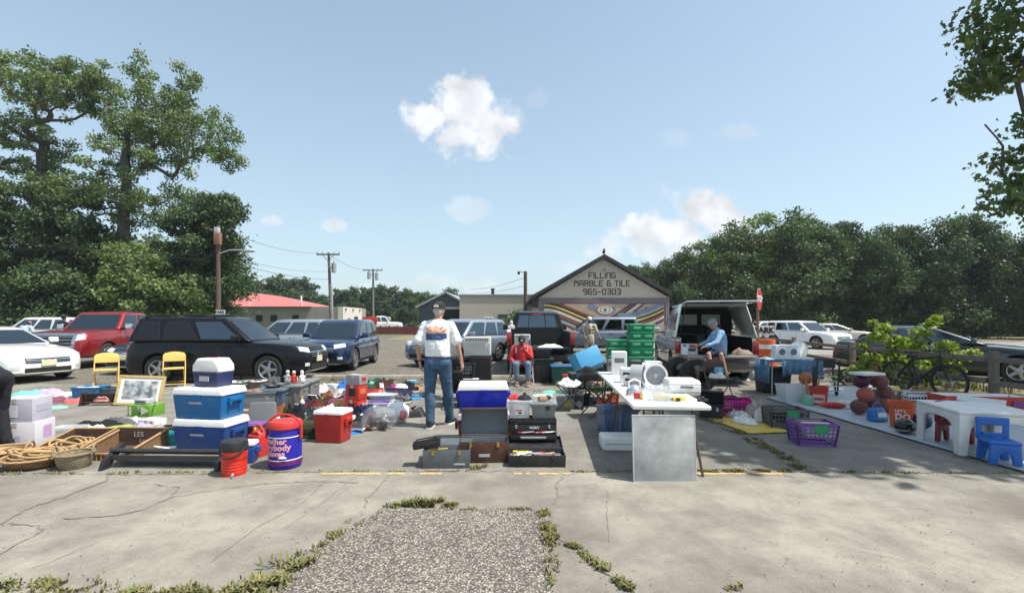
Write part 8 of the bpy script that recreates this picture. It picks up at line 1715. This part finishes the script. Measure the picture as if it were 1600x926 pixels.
for i,(a,l_,c,nm,labl)in enumerate(((-.25,.62,WB,'baseball_bat','light wooden bat leaning left in the red bucket'),(.05,.72,BLACK,'baseball_bat','black bat standing straight in the red bucket'),(.22,.6,WB,'baseball_bat','light wooden bat leaning right in the red bucket'),(-.05,.55,M('old_wood',(.2,.12,.07),.7),'baseball_bat','dark worn wooden bat in the middle of the red bucket'))):
 mb=MB();b0=Vector((x+.03*(i-1.5),y+.14,.02));d_=Vector((math.sin(a),.05*(i-1),math.cos(a)));mb.tube([b0+d_*(l_*q)for q in (0,.08,.35,.7,.97,1)],[.03,.032,.028,.014,.013,.02]if i!=1 else [.012,.013,.018,.028,.03,.02],n=10);o=mb.build(nm,c);tag(o,labl,'bat','bats in the red bucket')
 # wooden step / black ladder chair behind
t=thing('folding_chair','black framed folding chair with slatted white seat parts behind the red bucket','chair',(at(1291,9.7),9.7,0),R(-15))
for sx in (-1,1):mb=MB();mb.box((sx*.2,0,.38),(.025,.03,.78),T=T(rx=.16));mb.build('frame',BLACK,t);mb=MB();mb.box((sx*.18,0,.30),(.025,.03,.62),T=T(rx=-.3));mb.build('leg',BLACK,t)
for k in range(4):mb=MB();mb.box((0,-.04+.0*k,.12+k*.10),(.38,.08,.015));mb.build('slat',LGREY,t)
mb=MB();mb.box((0,.1,.68),(.40,.02,.2));mb.build('backrest',BLACK,t)
t=thing('toy_ball','small red ball lying on the ground right of the black folding chair','ball',(*g(1307,594)[:2],.055));mb=MB();mb.ell((0,0,0),.055,n=16);mb.build('ball',RED,t,smooth=80);mb=MB();mb.tube([(.056*math.cos(a),.056*math.sin(a),0)for a in [2*PI*i/20 for i in range(20)]],.003,n=4,closed=True);mb.build('seam',WHITE,t)
# scrap heap by the truck
garment('heap of black plastic sheeting on the ground behind the capped pickup tailgate',1.1,.6,.3,M('leather',(.015,.014,.014)),g(1170,592),seed=150,name='plastic_sheet',cat='sheeting');garment('grey tarpaulin folded by the black sheeting',.6,.35,.14,cloth('grey',(.3,.3,.3)),g(1155,594),seed=151,name='tarpaulin',cat='tarpaulin')
garment('rolled brown blanket on the right end of the tailgate',.55,.3,.16,cloth('taupe',(.26,.21,.17)),(at(1162,11.35),11.4,.755),R(5),seed=152,name='blanket',cat='blanket')
carton('white_carton','white carton with a red stripe on the left of the capped pickup tailgate',.34,.26,.26,M('carton_w2',(.68,.68,.68),.7),(at(1078,11.4),11.45,.757),R(-6),prints=[(.2,.8,.6,.25,RED,'f'),(.1,.45,.5,.3,M('print_navy',(.05,.06,.12),.6),'f')])
t=thing('detergent_jug','white jug beside the carton on the capped pickup tailgate','jug',(at(1071,11.2),11.25,.757));mb=MB();mb.box((0,0,.1),(.15,.1,.2),top=.8);mb.build('body',WHITE,t,bevel=.02);mb=MB();mb.cyl((0,0,.2),(0,0,.25),.03);mb.build('cap',BLUE,t)
for i,(dx,hh,c)in enumerate(((-.22,.65,CHAR),(.1,.8,BLACK),(.35,.7,GREY))):
 handbag(('dark upright bag at the left','tall black suitcase in the middle','grey travel bag at the right')[i]+' inside the capped pickup bed',.3,.22,hh*.8,c,(5.42+dx,12.75+.06*i,.705),R(5),name='luggage')
# ================================================================== RIGHT: tarp with balls, buckets, kids' furniture
pts=[(1210,618),(1290,606),(1345,612),(1500,612),(1700,640),(1760,730),(1600,740),(1480,716),(1400,690),(1290,655)]
P=[g(*p)for p in pts];cxy=(sum(p[0]for p in P)/len(P),sum(p[1]for p in P)/len(P))
o=None;mb=MB();n=24;vs=[];A_,B_,C_,D_=Vector(g(1195,622)),Vector(g(1615,744)),Vector(g(2050,716)),Vector(g(1345,600))
for i in range(n+1):
 for j in range(n+1):
  p=A_.lerp(B_,i/n).lerp(D_.lerp(C_,i/n),j/n);e=.03*noise.noise(p*2.2);vs.append((p.x+e,p.y+.04*noise.noise(p*1.7+Vector((9,0,0))),.020+.012*abs(noise.noise(p*3.1))+.006*noise.noise(p*8)))
mb.add(vs,[(i*(n+1)+j,(i+1)*(n+1)+j,(i+1)*(n+1)+j+1,i*(n+1)+j+1)for i in range(n)for j in range(n)]);o=mb.build('white_tarpaulin',M('tarp_white',(.36,.40,.43),.55,var=.1,bump=.3,scale=2,dirt=.15),smooth=60);md=o.modifiers.new('s','SOLIDIFY');md.thickness=.006;tag(o,'long pale tarpaulin spread under the balls and toys at right','tarpaulin')
TZ=.035
RB=[(1342,652,0,'dark brown netted ball at the bottom left of the pile'),(1383,650,0,'rust netted ball behind the orange bucket'),(1352,652,.20,'orange red netted ball in the middle of the pile'),(1346,648,.40,'dark maroon ball with a pale mark at the top left of the pile'),(1374,648,.40,'brown netted ball at the top right of the pile'),(1363,650,.0,'dark netted ball at the bottom middle of the pile'),(1382,647,.2,'brown ball at the right middle of the pile')]
cols=[plas('ball_dark',(.09,.03,.022),.6),plas('ball_rust',(.20,.06,.04),.6),plas('ball_red',(.34,.07,.045),.6),plas('ball_maroon',(.06,.015,.02),.5),plas('ball_brown',(.14,.045,.035),.6),plas('ball_dark',(.09,.03,.022)),plas('ball_brown',(.14,.045,.035))]
for i,(px,py,dz,lab_)in enumerate(RB):x,y,_=g(px,py);ball('netted_ball',lab_,.122,cols[i],(x*(1+.1/y),y+.1,TZ+dz),seam=False,net=(i!=3),group='netted balls in the pile')
book('thin stack of white magazines on top of the netted balls',.42,.28,.04,PAPER,(at(1362,7.6),7.7,.682),R(10),name='magazines',cat='magazines');carton('brown_box','plain brown box behind the pile of netted balls',.3,.3,.3,M('kraft2',(.16,.12,.085),.8),(at(1394,8.2),8.3,TZ),R(10))
x,y,_=g(1409,674);bk_=bucket('orange_bucket',"orange bucket lettered LET'S DO THIS in white",.135,.155,.37,plas('bucket_orange',(.62,.10,.02)),(x*(1+.15/y),y+.15,TZ),0)
wraptext("LET'S",.058,.153,.245,R(-70),bk_,WHITE,bold=.0012);wraptext('DO',.115,.150,.165,R(-70),bk_,WHITE,bold=.003);wraptext('THIS.',.058,.146,.085,R(-70),bk_,WHITE,bold=.0012)
handbag('bright blue plastic bag between the balls and the orange bucket',.26,.2,.20,plas('bag_bright',(.02,.14,.42),.3),(*g(1370,660)[:2],TZ),R(10),flap=WHITE,name='blue_bag')
x,y,_=g(1414,682);t=thing('black_helmet','glossy black helmet in front of the orange bucket','helmet',(x*(1+.1/y),y+.1,TZ),R(20));mb=MB();mb.ell((0,0,.09),(.15,.12,.10),n=20);o=mb.build('shell',plas('gloss_black',(.012,.012,.014),.15),t,smooth=80);mb=MB();mb.box((-.1,-.04,.05),(.14,.12,.02));mb.box((0,-.115,.10),(.10,.012,.03));mb.build('visor',GREY,t,bevel=.006)
ball('navy_ball','dark navy ball left of the white child table leg',.115,NAVY,(*g(1440,674)[:2],TZ),seam=True)
for i,(px,py,c,lab_)in enumerate(((1391,631,WHITE,'white glove like toy behind the orange bucket'),(1399,633,YEL,'yellow green tennis toy behind the orange bucket'),(1409,630,BLACK,'black strap bundle behind the orange bucket'),(1422,667,cloth('turq',(.05,.4,.4)),'pale blue toy right of the orange bucket'),(1432,672,PAPER,'white sock like item beside the navy ball'))):garment(lab_,.18,.14,.1,c,(*g(px,py)[:2],TZ+(.25 if i<3 else 0)),seed=160+i,name='small_toy',cat='toy')
carton('open_crate','cream box under the small toys behind the orange bucket',.4,.26,.24,M('cream_box',(.42,.38,.32),.8),(at(1402,8.75),8.8,TZ),R(-4))
crate('white_crate','white plastic laundry crate with slots behind the orange bucket',.55,.34,.27,WHITE,(at(1438,8.1),8.15,TZ),R(-5),rows=3,fillm=[cloth('charcoal',(.03,.03,.04)),BLACK])
# red box trays with white lining (sled like)
x,y=at(1528,7.6),7.6
t=thing('red_tray','long red and white toy trough lying behind the white child table','toy',(x,y,TZ),R(-8));mb=MB();mb.bin((0,0,0),(1.25,.42,.33),top=1.12,t=.012,m=0,mi=1);mb.build('body',[plas('tray_red',(.5,.05,.03)),WHITE],t,bevel=.008);mb=MB();mb.box((-.15,-.222,.26),(.7,.012,.08),T=T(ry=R(6)));mb.build('stripe',WHITE,t);mb=MB();mb.box((.40,-.222,.22),(.14,.012,.08));mb.build('purple_patch',PURPLE,t)
tote('red_tray','second red trough at the right edge behind the child table',.5,.36,.16,plas('tray_red',(.5,.05,.03)),(at(1600,7.6),7.9,TZ),R(-4),ribs=False,cat='toy')
for i,(px,py,c,w_,lab_)in enumerate(((1262,634,plas('green_pale',(.2,.5,.3)),.2,'pale green box left of the red bucket'),(1300,640,RED,.4,'long red rolled thing right of the red bucket'),(1322,632,PAPER,.35,'wooden slats lying by the red roll'),(1318,640,cloth('offwhite',(.62,.6,.58)),.3,'white cloth strip near the netted balls'),(1236,628,cloth('turq',(.05,.4,.4)),.2,'turquoise scrap by the frosted tote'))):
 if i==0:carton('pale_box',lab_,.14,.12,.17,c,(*g(px,py)[:2],TZ),R(5))
 elif i==1:mb=MB();mb.tube([(-.2,0,.045),(-.1,.01,.05),(.1,-.01,.05),(.22,0,.04)],[.02,.05,.055,.02],n=12);o=mb.build('rolled_mat',RED,smooth=60);put(o,(*g(px,py)[:2],TZ),R(-8));tag(o,lab_,'mat')
 else :garment(lab_,w_,.12,.06,c,(*g(px,py)[:2],TZ),R(-15),seed=170+i,name='cloth_scrap',cat='cloth')
 # child's white table
x,y=5.53,5.55
t=thing('child_table',"white plastic child's table with curved legs at the right edge",'table',(5.61,5.58,TZ),R(-15));KW=plas('kids_white',(.66,.66,.64),.5)
w_,d_,h_=.80,.84,.51;mb=MB();mb.box((0,0,h_-.02),(w_,d_,.04));mb.build('tabletop',KW,t,bevel=.018,seg=3)
def arch(u0,u1,c,plane,th=.06):
 """leg pair with a rounded arch between"""
 L=u1-u0;lw=.10;k=10;inner=[(u1-lw*.75,0)]+[((u0+u1)/2+(L/2-lw)*math.copysign(abs(math.cos(a))**.6,math.cos(a)),.24+.15*math.sin(a)**.7)for a in [PI*i/k for i in range(k+1)]]+[(u0+lw*.75,0)]
 poly=[(u0,0),(u0,h_-.04),(u1,h_-.04),(u1,0)]+inner
 return poly,plane
for sy in (-1,1):mb=MB();p_,_q=arch(-w_/2+.01,w_/2-.01,0,'xz');mb.prism(p_,sy*(d_/2-.015)-.014,sy*(d_/2-.015)+.014,plane='xz');mb.build('side_panel',KW,t,bevel=.006)
for sx in (-1,1):mb=MB();p_,_q=arch(-d_/2+.03,d_/2-.03,0,'yz');mb.prism(p_,sx*(w_/2-.025)-.014,sx*(w_/2-.025)+.014,plane='yz');mb.build('end_panel',KW,t,bevel=.006)
def kchair(label,loc,rz,col):
 t=thing('child_chair',label,'chair',loc,rz);mb=MB();mb.box((0,0,.255),(.30,.28,.045));mb.build('seat',col,t,bevel=.018,seg=3)
 for sy in (-1,1):
  mb=MB();p_=[(-.15,0),(-.075,0),(-.05,.12),(0,.16),(.05,.12),(.075,0),(.15,0),(.135,.235),(-.135,.235)];mb.prism(p_,sy*.125-.02,sy*.125+.02,plane='xz');mb.build('leg_panel',col,t,bevel=.008)
 mb=MB()
 for sx in (-1,1):mb.box((sx*.125,.13,.36),(.06,.035,.22),top=.9)
 mb.box((0,.13,.47),(.31,.038,.10));mb.build('backrest',col,t,bevel=.016,seg=3);mb=MB();mb.box((0,.11,.31),(.2,.03,.05));mb.build('back_rail',col,t,bevel=.01);return t
kc_=kchair('bright blue plastic child chair in front of the white child table',(at(1556,5.05)+.02,5.04,TZ),R(-22),plas('kids_blue',(.015,.12,.46),.35));kc_.scale=(.92,.92,.9);kchair('dark red plastic child chair under the white child table',(5.62,5.85,TZ),R(25),plas('kids_red',(.22,.015,.02),.35))
# bicycle leaning along the fence
def bike(label,loc,rz,s,col,lean=0,name='bicycle'):
 t=thing(name,label,'bicycle',loc,rz);r=.33*s;wb=1.04*s
 for sx in (-1,1):
  mb=MB();mb.tube([(sx*wb/2+r*math.cos(a),0,r+r*math.sin(a))for a in [2*PI*i/32 for i in range(32)]],.032*s,n=6,closed=True);w__=mb.build('wheel',RUBBER,t)
  mb=MB();[mb.cyl((sx*wb/2,0,r),(sx*wb/2+r*.96*math.cos(a),0,r+r*.96*math.sin(a)),.0025,n=4)for a in [2*PI*i/16 for i in range(16)]];mb.cyl((sx*wb/2,-.03,r),(sx*wb/2,.03,r),.02);mb.build('spokes',STEEL,w__)
 B=Vector((-.08,0,.30))*s;Hd=Vector((.36,0,.84))*s;S_=Vector((-.20,0,.74))*s;Rr=Vector((-wb/2/s,0,r/s))*s;Ff=Vector((wb/2/s,0,r/s))*s;Hl=Vector((.39,0,.70))*s
 mb=MB();[mb.tube([a,b],.027*s,n=7)for a,b in ((B,Hl),(B,S_),(S_,Hd),(S_,Rr),(B,Rr),(Hd,Hl))];mb.build('frame',col,t)
 mb=MB();mb.tube([Hl,Ff],.026*s,n=7);mb.build('fork',col,t);mb=MB();mb.tube([Hd,Hd+Vector((-.02,0,.12))*s],.014);mb.tube([Hd+Vector((.02,-.28,.14))*s,Hd+Vector((-.02,-.1,.12))*s,Hd+Vector((-.02,.1,.12))*s,Hd+Vector((.02,.28,.14))*s],.012,n=6);mb.build('handlebar',BLACK,t)
 mb=MB();mb.tube([S_,S_+Vector((-.03,0,.14))*s],.012);mb.box(tuple(S_+Vector((-.03,0,.16))*s),(.24*s,.12*s,.04*s));mb.build('saddle',BLACK,t,bevel=.012)
 mb=MB();mb.cyl(B+Vector((0,-.02,0)),B+Vector((0,-.03,0)),.09*s,n=20);mb.tube([B+Vector((0,-.05,0)),B+Vector((.02,-.06,-.16))*s],.01);mb.box(tuple(B+Vector((.02,-.1,-.17))*s),(.08*s,.09*s,.02));mb.build('crank',DSTEEL,t)
 return t
b_=bike('black mountain bicycle leaning along the rail fence in front of the bush',(8.85,9.95,0),R(-78),1.0,BLACK);b_.rotation_euler=(0,R(0),R(-78))
bike('small red and blue child bicycle at the left of the young bush',(at(1350,11.0),11.0,0),R(-60),.62,plas('bike_red',(.4,.04,.03)),name='child_bicycle')
# ------------------------------------------------------------------ thin summer haze over the whole place
mb=MB();mb.box((0,60,13),(420,330,28));hz_=mb.build('haze',[],smooth=0)
hm=bpy.data.materials.new('haze');hm.use_nodes=True;q=hm.node_tree;q.nodes.remove(q.nodes['Principled BSDF']);pv=q.nodes.new('ShaderNodeVolumePrincipled')
pv.inputs['Color'].default_value=(.82,.92,1,1);pv.inputs['Density'].default_value=.0004;pv.inputs['Anisotropy'].default_value=.2;q.links.new(pv.outputs[0],q.nodes['Material Output'].inputs['Volume'])
hz_.data.materials.append(hm);tag(hz_,'thin pale summer haze filling the air over the lot','haze',kind='stuff')
